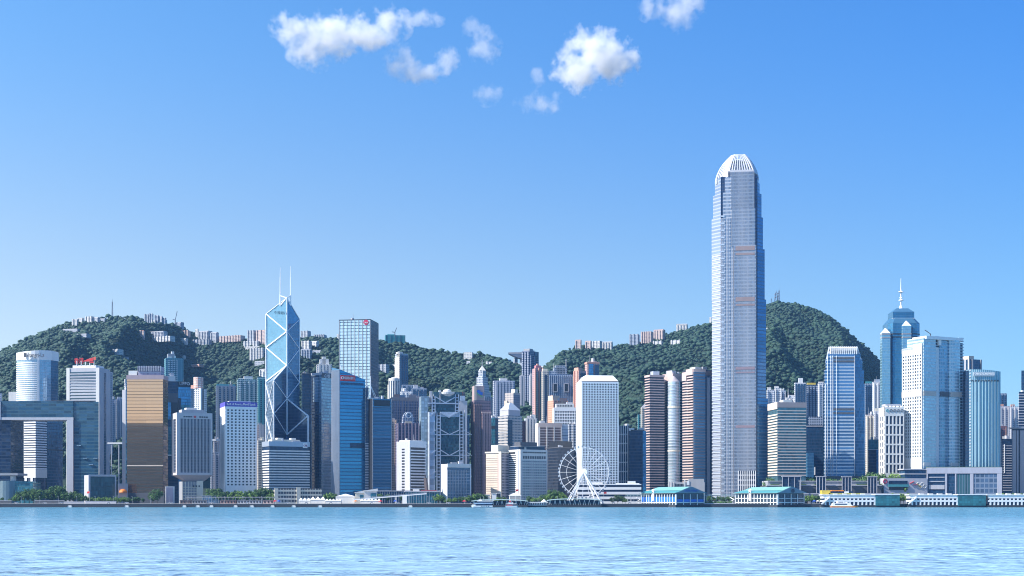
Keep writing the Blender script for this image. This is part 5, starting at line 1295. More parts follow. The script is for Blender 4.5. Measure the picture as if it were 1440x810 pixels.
def spired():
    b = B('skyscraper', 'blue star-plan skyscraper with white pyramid caps and a tall white spire', 'skyscraper', 1239.5, 1250, 1295, 447, 1950, .9)
    W, D, z = b.W, b.D, b.z
    g = facade('deep_blue_glass', (.05, .14, .24), (.06, .22, .38), 3.9, 1.6, .04, .14, .98, gm=.75, gr=.09, var=.3, wr=.3)
    p = facade('sky_blue_glass', (.24, .42, .52), (.26, .48, .62), 3.9, 1.6, .04, .14, .98, gm=.8, gr=.09, var=.2, wr=.3)
    MB().prism([(6, 0), (W - 6, 0), (W, 6), (W, D - 6), (W - 6, D), (6, D), (0, D - 6), (0, 6)], 0, z(454)).build('glass_wall', g, b.o)
    MB().prism([(6, 0), (W - 6, 0), (W, 6), (W, D - 6), (W - 6, D), (6, D), (0, D - 6), (0, 6)], z(454), z(446.6), top=[(10, 6), (W - 10, 6), (W - 6, 10), (W - 6, D - 10), (W - 10, D - 6), (10, D - 6), (6, D - 10), (6, 10)]).build('shoulder', g, b.o)
    U = lambda q: b.u('R', q)
    for a, c, top, pk in ((1240, 1251.5, 468.5, 461), (1268, 1280, 458.5, 451)):
        x0, x1 = U(a), U(c); y0 = -5 if a > 1250 else -2; w = x1 - x0
        MB().box(x0, x1, y0, 9, 0, z(top)).build('corner_bay', p, b.o)
        MB().prism([(x0, y0), (x1, y0), (x1, 9), (x0, 9)], z(top), z(pk), top=[(x0 + w * .5, y0 + 5), (x0 + w * .56, y0 + 5), (x0 + w * .56, 5.5), (x0 + w * .5, 5.5)]).build('pyramid_cap', white, b.o)
        for q in (470, 475): MB().box(x0 - .2, x1 + .2, y0 - .3, 9, z(q + .9), z(q - .9)).build('band', grey, b.o)
        MB().box(x1 + .02, x1 + .06 * W, y0 + 3, 9, 0, z(top + 2)).build('corner_bay', navy, b.o)
    for q in (469.5, 473.8): MB().prism([(6, -.4), (W - 6, -.4), (W + .4, 6), (W + .4, D - 6), (W - 6, D), (6, D), (-.4, D - 6), (-.4, 6)], z(q + .8), z(q - .8)).build('band', black, b.o)
    cx, cy = W / 2, D / 2; sx = cx; hw = W * .335; hd = D * .335
    rect = lambda k: [(cx - hw * k, cy - hd * k), (cx + hw * k, cy - hd * k), (cx + hw * k, cy + hd * k), (cx - hw * k, cy + hd * k)]
    MB().prism(rect(1), z(446.6), z(437.5)).build('setback_tier', g, b.o)
    MB().prism(rect(1.03), z(447.2), z(446.2)).build('tier_rail', alum, b.o)
    MB().prism(rect(.98), z(437.5), z(431.8), top=rect(.55)).build('hipped_roof', blueg, b.o)
    MB().cyl(sx, cy, z(432), z(426), 3.2, 1.2, 8).cyl(sx, cy, z(426), z(404), 1.2, .9, 8).cyl(sx, cy, z(404), z(388), .7, .3, 8).build('spire', steelw, b.o)
    for q, r in ((419.5, 3.6), (416, 2.2), (407.5, 3.9)): MB().lathe(sx, cy, [(.8, z(q + 1.2)), (r, z(q + .4)), (r * .8, z(q - .6)), (.8, z(q - 1.2))], 14).build('spire_collar', steelw, b.o)
    MB().bar((sx + hw * .75, cy, z(446)), (sx + hw * .95, cy, z(442)), 1.2).bar((sx + hw * .95, cy, z(442)), (sx + hw * 1.15, cy, z(443.2)), 1).build('cleaning_crane', dgrey, b.o)
spired()
b = B('office_block', 'white lattice-fronted block of tall black window slots with an arched attic', 'office block', 1236.5, 1244, 1271, 572.5, 1632, .8)
b.core(offw, 'wall')
b.punched('R', 5, 6, .03 * b.W, .99 * b.W, b.z(666), b.z(584), .62, .84, offw, depth=1.0, glass=navy)
b.punched('L', 2, 9, .1 * b.D, .9 * b.D, b.z(666), b.z(584), .42, .7, offw, depth=.8, glass=navy)
for k in range(5): MB().ring(((.13 + .19 * k) * b.W, -1.2, b.z(577.5)), 1.5, .35, 16).build('round_window', tealr if k == 0 else dgrey, b.o); MB().cyl((.13 + .19 * k) * b.W, b.D * .08, b.H, b.H + 1.6, 2.0, 1.4, 10).build('roof_knob', white, b.o)
b.roofbox(.1, .9, .2, .9, 4, lav); b.ringbox(b.z(571.2), b.z(570.5), -2, grey, 'roof_slab')


def seasons():
    b = B('apartment_tower', 'tall white serviced-apartment tower with curved glass front and square side windows', 'residential tower', 1269, 1297, 1355, 487, 1620, .5)
    W, D, z = b.W, b.D, b.z
    wb = paint('pale_blue_white_panel', (.60, .64, .67), .5)
    MB().box(0, b.W * .72, 0, D, 0, z(487)).build('wall', wb, b.o)
    b.H = z(487)
    b.punched('L', 8, 34, .02 * D, .98 * D, z(653), z(497), .5, .55, wb, limit=100)
    b.panel('L', -.2, D * .55, z(494), z(487.5), facade('attic_letters', (.5, .52, .52), (.2, .24, .28), 9, 1.3, .25, .3, .75, gm=0), 'attic', .9); b.panel('L', .55 * D, D, z(487), z(482.5), wb, 'stepped_attic', .6, -6); b.panel('L', -.2, D + .2, z(557), z(549), paint('stone_belt', (.52, .47, .43), .6), 'service_floor', 1.1)
    b.panel('L', -.2, D + .2, z(657), z(645), offw, 'belt', 1.0)
    U = lambda p: b.u('R', p)
    gl = facade('pale_sky_glass', (.52, .62, .68), (.32, .50, .62), 3.9, 1.7, .1, .35, .9, gm=.55, gr=.12, var=.35)
    g2 = facade('mid_sky_glass', (.34, .46, .56), (.16, .32, .46), 3.9, 2.2, .08, .3, .95, gm=.6, gr=.1, var=.4)
    def bay(p0, p1, top, mat, d, n=8, bulge=2.5):
        P = [(U(p0) + (U(p1) - U(p0)) * i / n, -d - bulge * (1 - (2 * i / n - 1) ** 2)) for i in range(n + 1)]
        MB().prism(P + [(U(p1), D * .7), (U(p0), D * .7)], 0, z(top)).build('curved_bay', mat, b.o)
    MB().prism([(U(1298), -1), (U(1315), -1), (U(1315), D * .8), (U(1298), D * .8)], 0, z(474.5)).build('bay', gl, b.o)
    MB().box(U(1315.2), U(1320.5), 1.5, D * .8, 0, z(482)).build('recess', navy, b.o)
    bay(1320.6, 1333, 477, g2, .5, bulge=1.5); bay(1333.1, 1348.5, 476, gl, 2, bulge=3.0)
    MB().box(U(1348.6), U(1355.5), 2, D * .7, 0, z(478)).build('recess', navy, b.o)
    for p0, p1, n in ((1315.4, 1320.2, 44), (1348.8, 1355.3, 44)):
        me = MB().box(U(p0), U(p1), .2, 2.2, 0, 1.3).mesh('balcony_band', paleg); copies(me, 'balcony_band', b.o, [(0, 0, z(655) + k * 3.55) for k in range(n)])
    MB().box(U(1318.6), U(1321.6), -2.6, .4, z(484), z(472)).build('white_blade', white, b.o)
    n = 10; P = [(U(1300) + (U(1352) - U(1300)) * i / n, -3.2 - 2 * (1 - (2 * i / n - 1) ** 2)) for i in range(n + 1)]
    MB().prism(P + [(U(1352), D * .6), (U(1300), D * .6)], z(476.5), z(472.3)).build('roof_visor', white, b.o)
    for p0, p1, d in ((1298, 1315, -1.6), (1321, 1333, -2.6), (1333.5, 1348, -5.2)): MB().box(U(p0), U(p1), d, d + 1.5, z(556.5), z(549.5)).build('service_floor', paint('stone_belt', None) if p0 != 1321 else dgrey, b.o)
    for p0 in (1298, 1333.5): MB().box(U(p0), U(p0) + 11, -5.6 if p0 > 1300 else -1.7, -3.4 if p0 > 1300 else -.6, z(655), z(650)).build('belt', offw, b.o)
    MB().bar((U(1312), 4, z(474)), (U(1312), 4, z(468)), .8).bar((U(1312), 4, z(468)), (U(1304), 4, z(463)), .7).build('cleaning_crane', dgrey, b.o)
seasons()
b = B('office_tower', 'blue-glazed tower top with a pale corner peeping over the ribbed hotel', 'office tower', 1352, 1364, 1380, 505, 1900, .8)
b.core(dblue, 'glass_wall'); b.fins('L', 3, .1 * b.D, .9 * b.D, 0, b.H, 2.5, 1.2, lav, 'pier'); b.fins('R', 2, .2 * b.W, b.W - 1, 0, b.H, 2, 1.2, grey, 'pier'); b.roofbox(.05, .5, .2, .9, b.z(500) - b.H, beige)


def ribbed_hotel():
    b = B('hotel_tower', 'teal vertically ribbed hotel tower with an inscribed attic and dark flank', 'hotel', 1355, 1362.5, 1407, 527, 1625, .5)
    W, D, z = b.W, b.D, b.z
    g = facade('vertical_teal_glass', (.28, .42, .50), (.14, .32, .44), 60, 2.3, .26, .0, 1, gm=.6, gr=.12, var=.25)
    n = 8; P = [(W * i / n, -3.0 * (1 - (2 * i / n - 1) ** 2)) for i in range(n + 1)]
    MB().prism(P + [(W, D), (0, D)], 0, z(521.5), ztop=[z(519.5 + 3 * (i / n) ** 2) for i in range(n + 1)] + [z(523), z(519)]).build('glass_wall', g, b.o)
    b.panel('L', 0, D, 0, z(521), navy, 'dark_flank', .5)
    me = MB().box(0, 1.6, -.9, .3, 0, 1.4).mesh('balcony', offw); copies(me, 'balcony', b.o, [(.6, 0, z(655) + 3.6 * k) for k in range(32)])
    for k in range(9):
        u = (.1 + .1 * k) * W; q = -3.0 * (1 - (2 * u / W - 1) ** 2)
        MB().box(u - .35, u + .35, q - .9, q + .3, 0, z(535.5)).build('rib', paint('teal_rib', (.34, .50, .56), .45, .08, .2), b.o)
        MB().box(u - 1.1, u + 1.1, q - .7, q + .3, z(537), z(534.5)).build('attic_window', black, b.o)
    MB().box(.12 * W, .78 * W, -4.0, -2.4, z(529.5), z(523.5)).build('attic_panel', paint('grey_blue_attic', (.34, .42, .48), .5), b.o)
    b.letters('R', 'FOUR SEASONS HOTEL', .45 * W, z(526.4), 3.6, wlet, 25, 4.1)
ribbed_hotel()

def podium():
    b = B('podium_building', 'long glazed shopping podium with pale frame below the white and teal towers', 'podium', 1303.5, 1303.5, 1408.5, 658, 1606, .2, th=-6)
    W, z = b.W, b.z; U = lambda p: b.u('R', p)
    fr = paint('lilac_grey_frame', (.42, .44, .52), .55)
    b.core(dblue, 'glass_wall')
    b.panel('R', -.3, W + .3, z(666), b.H + .5, fr, 'roof_beam', 1.2); b.ringbox(b.H + .5, b.H + 1.0, -2, grey, 'roof_slab')
    for p0, p1 in ((1329, 1331.5), (1343, 1344.5), (1364, 1368.5), (1402, 1408.6), (1303, 1304.6)): b.panel('R', U(p0), U(p1), 0, z(666.1), fr, 'frame_post', 1.1)
    b.panel('R', U(1345), U(1363.6), 0, z(667), facade('green_slot_glass', (.10, .16, .22), (.05, .15, .18), 40, 3, .2, .0, 1, gm=.4), 'glass_panel', .5)
    m = facade('podium_grid', (.20, .26, .36), (.10, .17, .28), 6, 5, .1, .15, .9, gm=.4)
    b.panel('R', U(1369), U(1401.6), 0, z(667), m, 'glass_panel', .5)
    for p in (671, 677): b.panel('R', U(1306), U(1328), z(p + .7), z(p - .4), lav, 'balcony_rail', .9)
    b.panel('R', U(1306), U(1328), z(688), z(682), lav, 'shop_canopy', .8); b.roofbox(.0, .98, .05, .3, 1.2, paint('roof_garden_green', (.08, .14, .05), .9), 'planter')
podium()
b = B('mall_block', 'pale mall wall with a colourful swirling mural and dark roof pavilion', 'mall', 1236, 1243, 1304, 672.5, 1598, .3)
b.core(paint('mall_wall', (.44, .45, .50), .7), 'wall'); U = lambda p: b.u('R', p); z = b.z
b.panel('R', U(1250), U(1276), z(681), z(676), navy, 'window_band', .4); b.panel('R', U(1249), U(1277), z(684.5), z(681.2), tealr, 'awning', 1.6); b.panel('R', U(1250), U(1276), z(689), z(685), black, 'shop_front', .5)
MB().box(U(1274), b.W, 4, 20, b.H, z(660.5)).build('roof_pavilion', dblue, b.o); MB().box(U(1272), b.W + .5, 2.5, 21, z(660.5), z(659)).build('pavilion_roof', lav, b.o); MB().box(U(1273), b.W, 2, 20.5, z(667), z(665.6)).build('balcony', lav, b.o)
MB().ring((U(1243.4) + 1, -.6, z(677)), 2.1, .8, 18).build('round_sign', paint('maroon_sign', (.30, .04, .10), .5), b.o)
m = MB(); rr = random.Random(3)
for k in range(3): MB().bar((U(1279 + k * 5), -.5, z(680 + k % 2 * 2)), (U(1285 + k * 5), -.5, z(677 + 4 * k)), 1.6, .5).build('mural', (redp, paint('mural_red', (.5, .08, .14), .6), yellp)[k], b.o)
for k in range(4): MB().ring((U(1291 + k * 3), -.4, z(681 + (k % 2) * 3)), 2.0, .3, 18).build('mural_swirl', offw, b.o)
b.roofbox(.05, .5, .1, .5, 1.0, paint('roof_garden_green', None), 'planter')

# far right cluster
flats('far blue slab on the skyline beyond the teal ribbed hotel', 1404.5, 1416, 553, 2350, gf, 3, dblue)
flats('pinkish-white twin-gabled flats right of the teal ribbed hotel', 1405, 1420, 571, 2050, facade('pink_white_flats', (.60, .56, .60), (.22, .2, .28), 3.1, 2.8, .2, .3, .8), 3, lav, (.0, .4, .1, .8, 3, salmon))
flats('white flats with a diagonal braced edge near the picture margin', 1419.5, 1434, 571.5, 2060, wf2, 3, lav, (.1, .5, .1, .8, 3, salmon))
flats('maroon low flats behind the banded dark office', 1404, 1416, 599, 1850, facade('dark_red_flats', None, None), 2, brown)
b = B('office_tower', 'dark office of thin pale floor lines with a dotted white edge', 'office tower', 1408, 1408.5, 1426, 617, 1720, .8)
b.core(navy, 'glass_wall'); b.fbands('R', 19, .1 * b.W, b.W, b.z(690), b.z(624), .3, .7, lav); b.fins('R', 1, .22 * b.W, .22 * b.W, b.z(665), b.z(625), .8, 1.2, white, 'edge_strip'); b.roofbox(.1, .5, .2, .8, 3, offw)
b = B('office_tower', 'tower of tall pinkish-beige shafts with dark slots at the picture margin', 'office tower', 1423, 1423.5, 1446, 603, 1680, .8)
b.core(navy, 'glass_wall'); tb = paint('pink_beige_shaft', (.55, .45, .43), .6)
for a, c in ((.0, .2), (.25, .36), (.46, .72), (.8, 1)): b.panel('R', a * b.W, c * b.W, 0, b.H - 2, tb, 'shaft', 1.6)
b.ringbox(b.H - 2, b.H, -1, dgrey, 'roof_slab'); MB().prism([(0, -3), (b.W, -3), (b.W, 5), (0, 5)], b.H, b.H + 1.4, top=[(-4, -4), (b.W, -4), (b.W, 6), (-4, 6)]).build('flared_roof', lav, b.o)
b = B('office_tower', 'dark blue stepped tower cut off by the picture edge', 'office tower', 1432.8, 1433.2, 1452, 551, 1780, .8)
b.core(navy, 'glass_wall'); b.bands(36, b.z(690), b.H, .3, lav, .5); b.roofbox(.18, 1, .1, .9, b.z(521) - b.H, dblue, 'upper_shaft')

# ================================================================ houses, masts and the lookout on the ridge
def ridge_Y(px): return float(np.interp(px, _rp[:, 0], _rp[:, 2]))
def hill_depth(px, py):
    """Where a sight line through a photograph point meets the hillside."""
    yr = ridge_Y(px)
    ys = np.arange(1900, yr, 5.0); zz = terr(X(px, ys), ys); pp = HOR - (zz - CAMH) / ys * F
    k = np.nonzero(pp <= py)[0]
    return float(ys[k[0]]) if len(k) else yr - 25
hw = facade('hill_house_white', (.60, .59, .58), (.22, .24, .30), 3.2, 3.4, .22, .3, .75)
hg = facade('hill_house_grey', (.40, .42, .47), (.14, .18, .24), 3.2, 3.4, .2, .3, .75)
hp = facade('hill_house_pink', (.52, .42, .39), (.24, .2, .24), 3.2, 3.4, .2, .3, .75)
hd = facade('hill_house_dark', (.32, .36, .44), (.08, .11, .18), 3.2, 3.4, .2, .3, .75)
CLEAR = []
HOUSES = [
    # px0, px1, top, bottom, material, bays, label
    (102, 109, 449, 454, hw, 1, 'low white villa on the ridge shoulder left of the tall mast'), (109, 117, 447, 453.5, hw, 2, 'white villa with dark windows beside the ridge shoulder villa'),
    (120, 131, 445.5, 453, hw, 3, 'larger white ridge house with a tower end'), (131, 139, 446.5, 453, hg, 2, 'grey ridge house just before the tall mast'),
    (139, 149, 448, 453, hg, 2, 'low blue-grey ridge house under the tall mast'),
    (88, 112, 463, 466, hg, 0, 'long grey retaining terrace below the ridge villas'), (106, 124, 470, 473, hg, 0, 'short pale terrace wall lower down the slope'),
    (153, 169, 492, 497.5, hw, 3, 'white hillside house on its own among trees'), (169, 180, 502, 508, hg, 2, 'grey hillside house half hidden in trees'),
    (197, 203, 465, 476, hp, 1, 'narrow pink block at the end of the long grey terrace'), (203, 234, 467, 475, hg, 6, 'long blue-grey terrace of flats on the upper slope'),
    (197, 246, 475.5, 480, hw, 9, 'white arcaded terrace stepping down under the blue-grey flats'),
    (203.5, 209, 442, 451, hg, 1, 'grey tower block left of the ridge-top cluster'), (210, 215, 441, 450, hd, 1, 'dark tower block in the ridge-top cluster'),
    (218, 223, 443.5, 454, hd, 1, 'tallest dark slab in the ridge-top cluster'), (223, 228, 445, 455, hg, 1, 'slab stepping down in the ridge-top cluster'),
    (213, 219, 450, 456, hw, 1, 'small white house in front of the ridge-top cluster'), (226, 234, 450, 457, hw, 2, 'white house at the end of the ridge-top cluster'),
    (228, 233, 447, 455, hd, 1, 'low dark roofed block behind the white end house'),
    (245, 256, 453.5, 458, hd, 2, 'dark house under construction below the tower crane'),
    (255, 267, 465, 472, hp, 3, 'pale pink mansion on the upper slope'), (252, 263, 476, 483, hw, 2, 'cream mansion below the pink one'),
    (274.5, 278.5, 462.5, 470, hw, 0, 'narrow cream tower house on the skyline'), (279, 295, 466, 472, hg, 4, 'grey terrace beside the cream tower house'),
    (286, 300, 471.5, 476, hw, 3, 'pale house below the grey terrace'), (270, 297, 478, 484.5, hg, 5, 'long dusky block across the middle slope'),
    (296, 306, 467.5, 475, hg, 2, 'grey house where the ridge dips'),
    (308, 343, 473.5, 479.5, hp, 7, 'long pinkish terrace with many gables on the ridge dip'), (342, 367, 480, 487, hw, 5, 'white terrace of gabled houses above the big white flats'),
    (345, 374, 487.5, 489.5, hw, 0, 'white arcaded wall under the gabled houses'),
    (348, 359, 465, 473.5, hg, 3, 'grey-brown ridge flats left of the braced tower'), (360, 376, 465, 473.5, hp, 3, 'pinkish ridge flats beside the braced tower'),
    (351, 374, 490, 505, hw, 5, 'big white slab of hillside flats next to the braced tower'), (358, 374, 508, 513, hg, 0, 'grey house below the big white slab'),
    (365, 374, 519, 530, hw, 2, 'small white block just above the teal flats'),
    (423, 435, 466, 472, hg, 3, 'grey ridge block right of the braced tower'), (441, 459, 471, 475.5, hg, 5, 'low pale row of houses on the ridge before the square tower'), (473.5, 476.5, 470, 475, hw, 0, 'tiny white ridge house touching the square tower'),
    (424, 437, 480, 491, hw, 3, 'white hillside flats below the ridge by the braced tower'), (436, 447, 480, 487, hw, 2, 'lower white flats next to the hillside flats'),
    (423, 439, 491, 503, hd, 4, 'maroon shaded hillside flats above the dark slab'), (439, 453, 493, 497, hg, 2, 'low grey roof among trees above the silver tower'),
    (531, 546, 513, 524, hg, 3, 'pale flats on the mid slope behind the square tower'), (549, 557, 513, 518, hw, 1, 'small white roof beside the tall slender hillside tower'),
    (652, 666, 495.5, 498, hw, 0, 'flat white lookout roof among ridge trees'), (684, 693, 509, 512.5, hw, 1, 'small pale house in the trees left of the bowl lookout'), (656, 662, 508, 512, hg, 0, 'tiny grey house in the forest below the ridge'),
    (262, 283, 513, 515.5, salmon, 0, 'long terracotta-roofed house deep in the forest'), (254, 261, 500, 504, hw, 1, 'small white pavilion above the teal flats'),
    (809, 818, 478, 484.5, hp, 2, 'beige block first in the row along the west ridge'), (823, 832, 479.5, 487, hp, 2, 'cream block second in the west ridge row'), (833, 846, 480, 487, hw, 3, 'white gabled block in the middle of the west ridge row'), (846.5, 863, 480.5, 486, hw, 4, 'long low white end of the west ridge row'),
    (885, 900, 470.5, 481, hd, 3, 'square dark-windowed block on the west ridge'), (901, 919, 467, 478, hp, 5, 'beige terrace block climbing the west ridge'), (919, 935, 464, 474.5, hp, 4, 'upper beige terrace block on the west ridge'),
    (951, 969, 455.5, 464, hw, 4, 'white villa block high on the west ridge'), (997.5, 1001, 446, 454, hw, 0, 'white house touching the tallest tower on the ridge'),
    (918, 933, 480, 485, hw, 3, 'white hillside house group below the beige terraces'), (943, 959, 479, 484, hw, 3, 'white hillside villa right of the house group'),
    (1076, 1082, 461, 464, hw, 0, 'tiny white house at the edge of the shaded peak slope'), (758, 765, 515, 519, hw, 1, 'tiny white house in the saddle'),
]
for (p0, p1, t0, t1, mt, nb, lab) in HOUSES:
    Yd = hill_depth((p0 + p1) / 2, t1)
    b = B('hill_house', lab, 'house', p0, p0, p1 - (p1 - p0) * .14, t0 + .4, Yd, min(.5, 9 / (p1 - p0)), th=-14.0 - len(CLEAR) % 4 * 5, base=float(terr(X((p0 + p1) / 2, Yd), Yd)) - 5)
    b.core(mt, 'wall')
    if nb: b.fins('R', nb, .1 * b.W, .9 * b.W, 0, b.H + (1.5 if nb % 2 else -1), max(2.2, .35 * b.W / nb), 1.6, mt, 'bay')
    b.ringbox(b.H, b.H + .8, -.6, salmon if mt is hp else lav, 'roof_slab')
    CLEAR.append((p0, p1, Yd))
forest()
# two hillside towers
b = B('apartment_tower', 'tall slender tower with cream flank standing in the forest', 'apartment tower', 555.5, 562, 574, 497, 2420, 1.1)
b.core(facade('slender_flats', (.46, .50, .58), (.12, .17, .26), 3.2, 2.6, .2, .3, .85), 'wall'); b.panel('L', 0, b.D, 0, b.H - 6, facade('cream_side_flats', (.66, .60, .54), (.3, .3, .34), 3.2, 9, .3, .3, .6), 'side_wall', .6); b.fins('R', 4, 2, b.W - 2, 0, b.H - 3, 2, 1.5, dblue, 'bay'); b.roofcyl(.2, .5, 5.5, 3, offw, 'roof_drum'); b.roofbox(.0, .25, .0, .6, -9, cream, 'shoulder')
def round_tower():
    Y = 2180
    t = thing('round_tower', 'cylindrical apartment tower with white rim and dark window stripes', 'apartment tower', (X(554.5, Y), Y, 40))
    z = lambda p: Z(p, Y) - 40; r = 7.2 / F * Y
    MB().cyl(0, 0, 0, z(533.5), r, r, 32).build('wall', dblue, t)
    me = MB().box(-.9, .9, -r - .9, -r + 1, 0, z(535)).mesh('pier', offw)
    for k in range(14):
        o = link('pier', me, t); o.rotation_euler = (0, 0, 6.28318 * k / 14 + .2)
    MB().cyl(0, 0, z(536), z(532.5), r + 1, r + 1, 32).build('rim', offw, t); MB().lathe(0, 0, [(r * .8, z(532.5)), (r * .6, z(531.2)), (.3, z(530.6))], 24).build('dome', offw, t)
    MB().box(-r - 3, -r + 2, 0, 8, 0, z(541)).build('lift_shaft', cream, t)
round_tower()
flats('small white stepped block between round tower and pink gridded tower', 563, 579, 550, 2150, wf2, 3, white, (.1, .5, .2, .8, 5, white))
flats('shaded blue flats low in the forest behind the steel-masted bank', 579, 600, 546, 2200, gf, 4, dblue, (.1, .4, .2, .8, 6, lav))
flats('hazy blue low flats behind the helipad of the bank', 565, 583, 541, 2260, gf, 3, dblue)
flats('dim grey flats left of the gilded mirror tower', 153.5, 163, 561, 2120, gf, 2, lav); flats('dim lilac flats beside the dim grey ones', 163, 179, 560.5, 2130, facade('lilac_flats', None, None), 4, lav, (.1, .3, .2, .8, 3, lav))
flats('white narrow block with a lift tower left of the bronze tower', 175, 180, 537, 1950, wf2, 1, white)
flats('small pale flats at the left picture edge above the gateway offices', -6, 3, 553, 2050, wf2, 2, lav)
flats('grey podium flats seen low between bronze tower and punched white tower', 296, 309, 636, 1850, gf, 3, lav); flats('pinkish low flats above the trees beside the punched white tower', 300, 312, 617, 1900, facade('dusty_pink_flats', None, None), 3, lav)

# roof plant on the bare flat roofs
rp = random.Random(21)
for b in B.every:
    if b.H < 45 or b.o['category'] == 'house' or any(w in b.o['label'] for w in ('pyramid', 'slop', 'slant', 'spire', 'zigzag', 'gabled', 'ribbed hotel', 'curved glass', 'ladder', 'fin', 'tiered')): continue
    for k in range(rp.randint(2, 4)):
        q0, q1 = rp.uniform(.06, .66), rp.uniform(.06, .66); h = rp.uniform(1.6, 4.2)
        if rp.random() < .3: b.roofcyl(q0 + .1, q1 + .1, rp.uniform(1.2, 2.2), h, rp.choice((offw, lav)))
        else: b.roofbox(q0, q0 + rp.uniform(.1, .26), q1, q1 + rp.uniform(.1, .26), h, rp.choice((offw, lav, grey)), 'roof_unit')
    if rp.random() < .4: b.mast(rp.uniform(.2, .8), rp.uniform(.2, .8), rp.uniform(6, 12), .28, mat=grey, name='aerial')

# footbridges over the park
for p0, p1, q, lab in ((151, 172, 623, 'white footbridge crossing the wooded gap beside the slim service tower'), (297, 312, 618.5, 'pale road deck on the wooded slope by the punched white tower')):
    Yd = 1830; t = thing('footbridge', lab, 'footbridge', (X(p0, Yd), Yd, Z(q, Yd)))
    w = X(p1, Yd) - X(p0, Yd); MB().box(0, w, 0, 3, -1.2, .8).build('deck', white, t)
    for k in (.25, .75): MB().box(w * k - .5, w * k + .5, .5, 2.5, -Z(q, Yd) + 3.4, -1.2).build('pier', lav, t)


def lookout():
    Y = 2930
    t = thing('lookout_building', 'bowl-shaped lookout building perched on the saddle', 'lookout', (X(726, Y), Y, Z(518, Y)))
    x = lambda p: (p - 726) / F * Y; z = lambda p: Z(p, Y) - Z(518, Y)
    n = 10; top, bot = [], []
    for i in range(n + 1):
        q = i / n; p = 715 + 23 * q
        top.append((x(p), z(496.5 - .8 * q))); bot.append((x(p), z(497.6 + 6.8 * math.sin(math.pi * min(1, q * .62)) ** 1.1)))
    out = top + bot[::-1]; m = len(out)
    MB().add([(a, -14, c) for a, c in out] + [(a, 16, c) for a, c in out], [tuple(range(m - 1, -1, -1)), tuple(range(m, 2 * m))] + [(i, (i + 1) % m, m + (i + 1) % m, m + i) for i in range(m)]).build('bowl', paint('bowl_cladding', (.13, .17, .26), .5), t)
    MB().box(x(716), x(737.5), -14.6, -13.9, z(498.2), z(496.8)).build('rim', lav, t)
    MB().box(x(723), x(728), -8, 10, -10, z(504)).build('stem', navy, t); MB().box(x(731), x(735.5), -8, 10, -10, z(504)).build('stem', grey, t)
    MB().bar((x(721), -10, -22), (x(723), -10, z(505)), 3).build('strut', white, t); MB().box(x(724), x(735), -12, 8, -22, z(511)).build('base_hall', white, t)
    MB().box(x(703), x(719), -4, 16, -22, z(506)).build('wing', dblue, t); MB().box(x(713), x(716), -4.6, -4, z(511.5), z(508)).build('red_sign', redp, t)
lookout()


def lattice_mast(name, label, px, p_top, p_bot, Yd, wpx, mat, dishes=False):
    z0 = Z(p_bot, Yd); t = thing(name, label, 'mast', (X(px, Yd), Yd, z0))
    h = Z(p_top, Yd) - z0; w = wpx / F * Yd
    m = MB()
    for a, c in ((-1, -1), (1, -1), (1, 1), (-1, 1)): m.bar((a * w / 2, c * w / 2, -8), (a * w * .25, c * w * .25, h * .8), max(.5, w * .12))
    n = max(3, int(h * .8 / w))
    for i in range(n):
        q0, q1 = i / n, (i + 1) / n; a, c = w / 2 * (1 - .5 * q0), w / 2 * (1 - .5 * q1)
        m.bar((-a, -a, q0 * h * .8), (c, -c, q1 * h * .8), .35).bar((a, -a, q0 * h * .8), (-c, -c, q1 * h * .8), .35).bar((-a, a, q0 * h * .8), (a, -a, q0 * h * .8), .35)
    m.build('lattice', mat, t); MB().cyl(0, 0, h * .78, h, w * .14, w * .05, 6).build('aerial', mat, t)
    if dishes:
        for k in range(4): MB().cyl((k % 2 - .5) * w * .7, -w * .4, h * (.35 + .12 * k), h * (.42 + .12 * k), w * .28, w * .28, 10).build('dish', mat, t)
steel = paint('mast_steel', (.16, .18, .24), .5, .05, .3)
lattice_mast('radio_mast', 'tall grey radio mast on the eastern hilltop', 158, 419.5, 444, 3300, 1.6, steel)
lattice_mast('radio_mast', 'widest lattice mast with dishes on the peak', 1091.5, 408.5, 425, 3590, 4.6, steel, True)
lattice_mast('radio_mast', 'slim tallest lattice mast on the peak', 1095.6, 404.5, 425, 3600, 2.0, steel)
lattice_mast('radio_mast', 'short stub mast left of the two peak masts', 1084.8, 418.5, 427, 3590, 1.8, steel)


def crane(label, px, p_base, Yd, hm, reach, tilt):
    t = thing('tower_crane', label, 'crane', (X(px, Yd), Yd, Z(p_base, Yd)))
    MB().box(-.9, .9, -.9, .9, -4, hm).build('tower', steel, t); MB().bar((0, 0, hm), (reach * math.cos(tilt), 0, hm + reach * math.sin(tilt)), 1.3).build('jib', steel, t); MB().bar((0, 0, hm), (-6, 0, hm + 1), 1.6).build('counter_jib', steel, t)
crane('thin luffing crane on the ridge-top building site', 246.5, 454, 3270, 7, 21, 1.35)
crane('crane over the green-netted building on the ridge', 555.3, 470.5, 3060, 5, 11, 1.2)
b = B('building_site', 'ridge building wrapped in teal safety netting under a crane', 'building site', 541, 542, 570, 471, 3070, .5, base=Z(484, 3070) - 6)
b.core(facade('teal_net', (.05, .30, .34), (.03, .20, .25), 4, 5, .06, .1, .94, gm=0, gr=.9, var=.4), 'netting'); b.roofbox(.1, .5, .1, .8, 2, paint('net_top', (.08, .36, .38), .9)); b.fins('R', 5, 1, b.W - 1, 0, b.H + 1, .6, .6, steel, 'scaffold_pole')

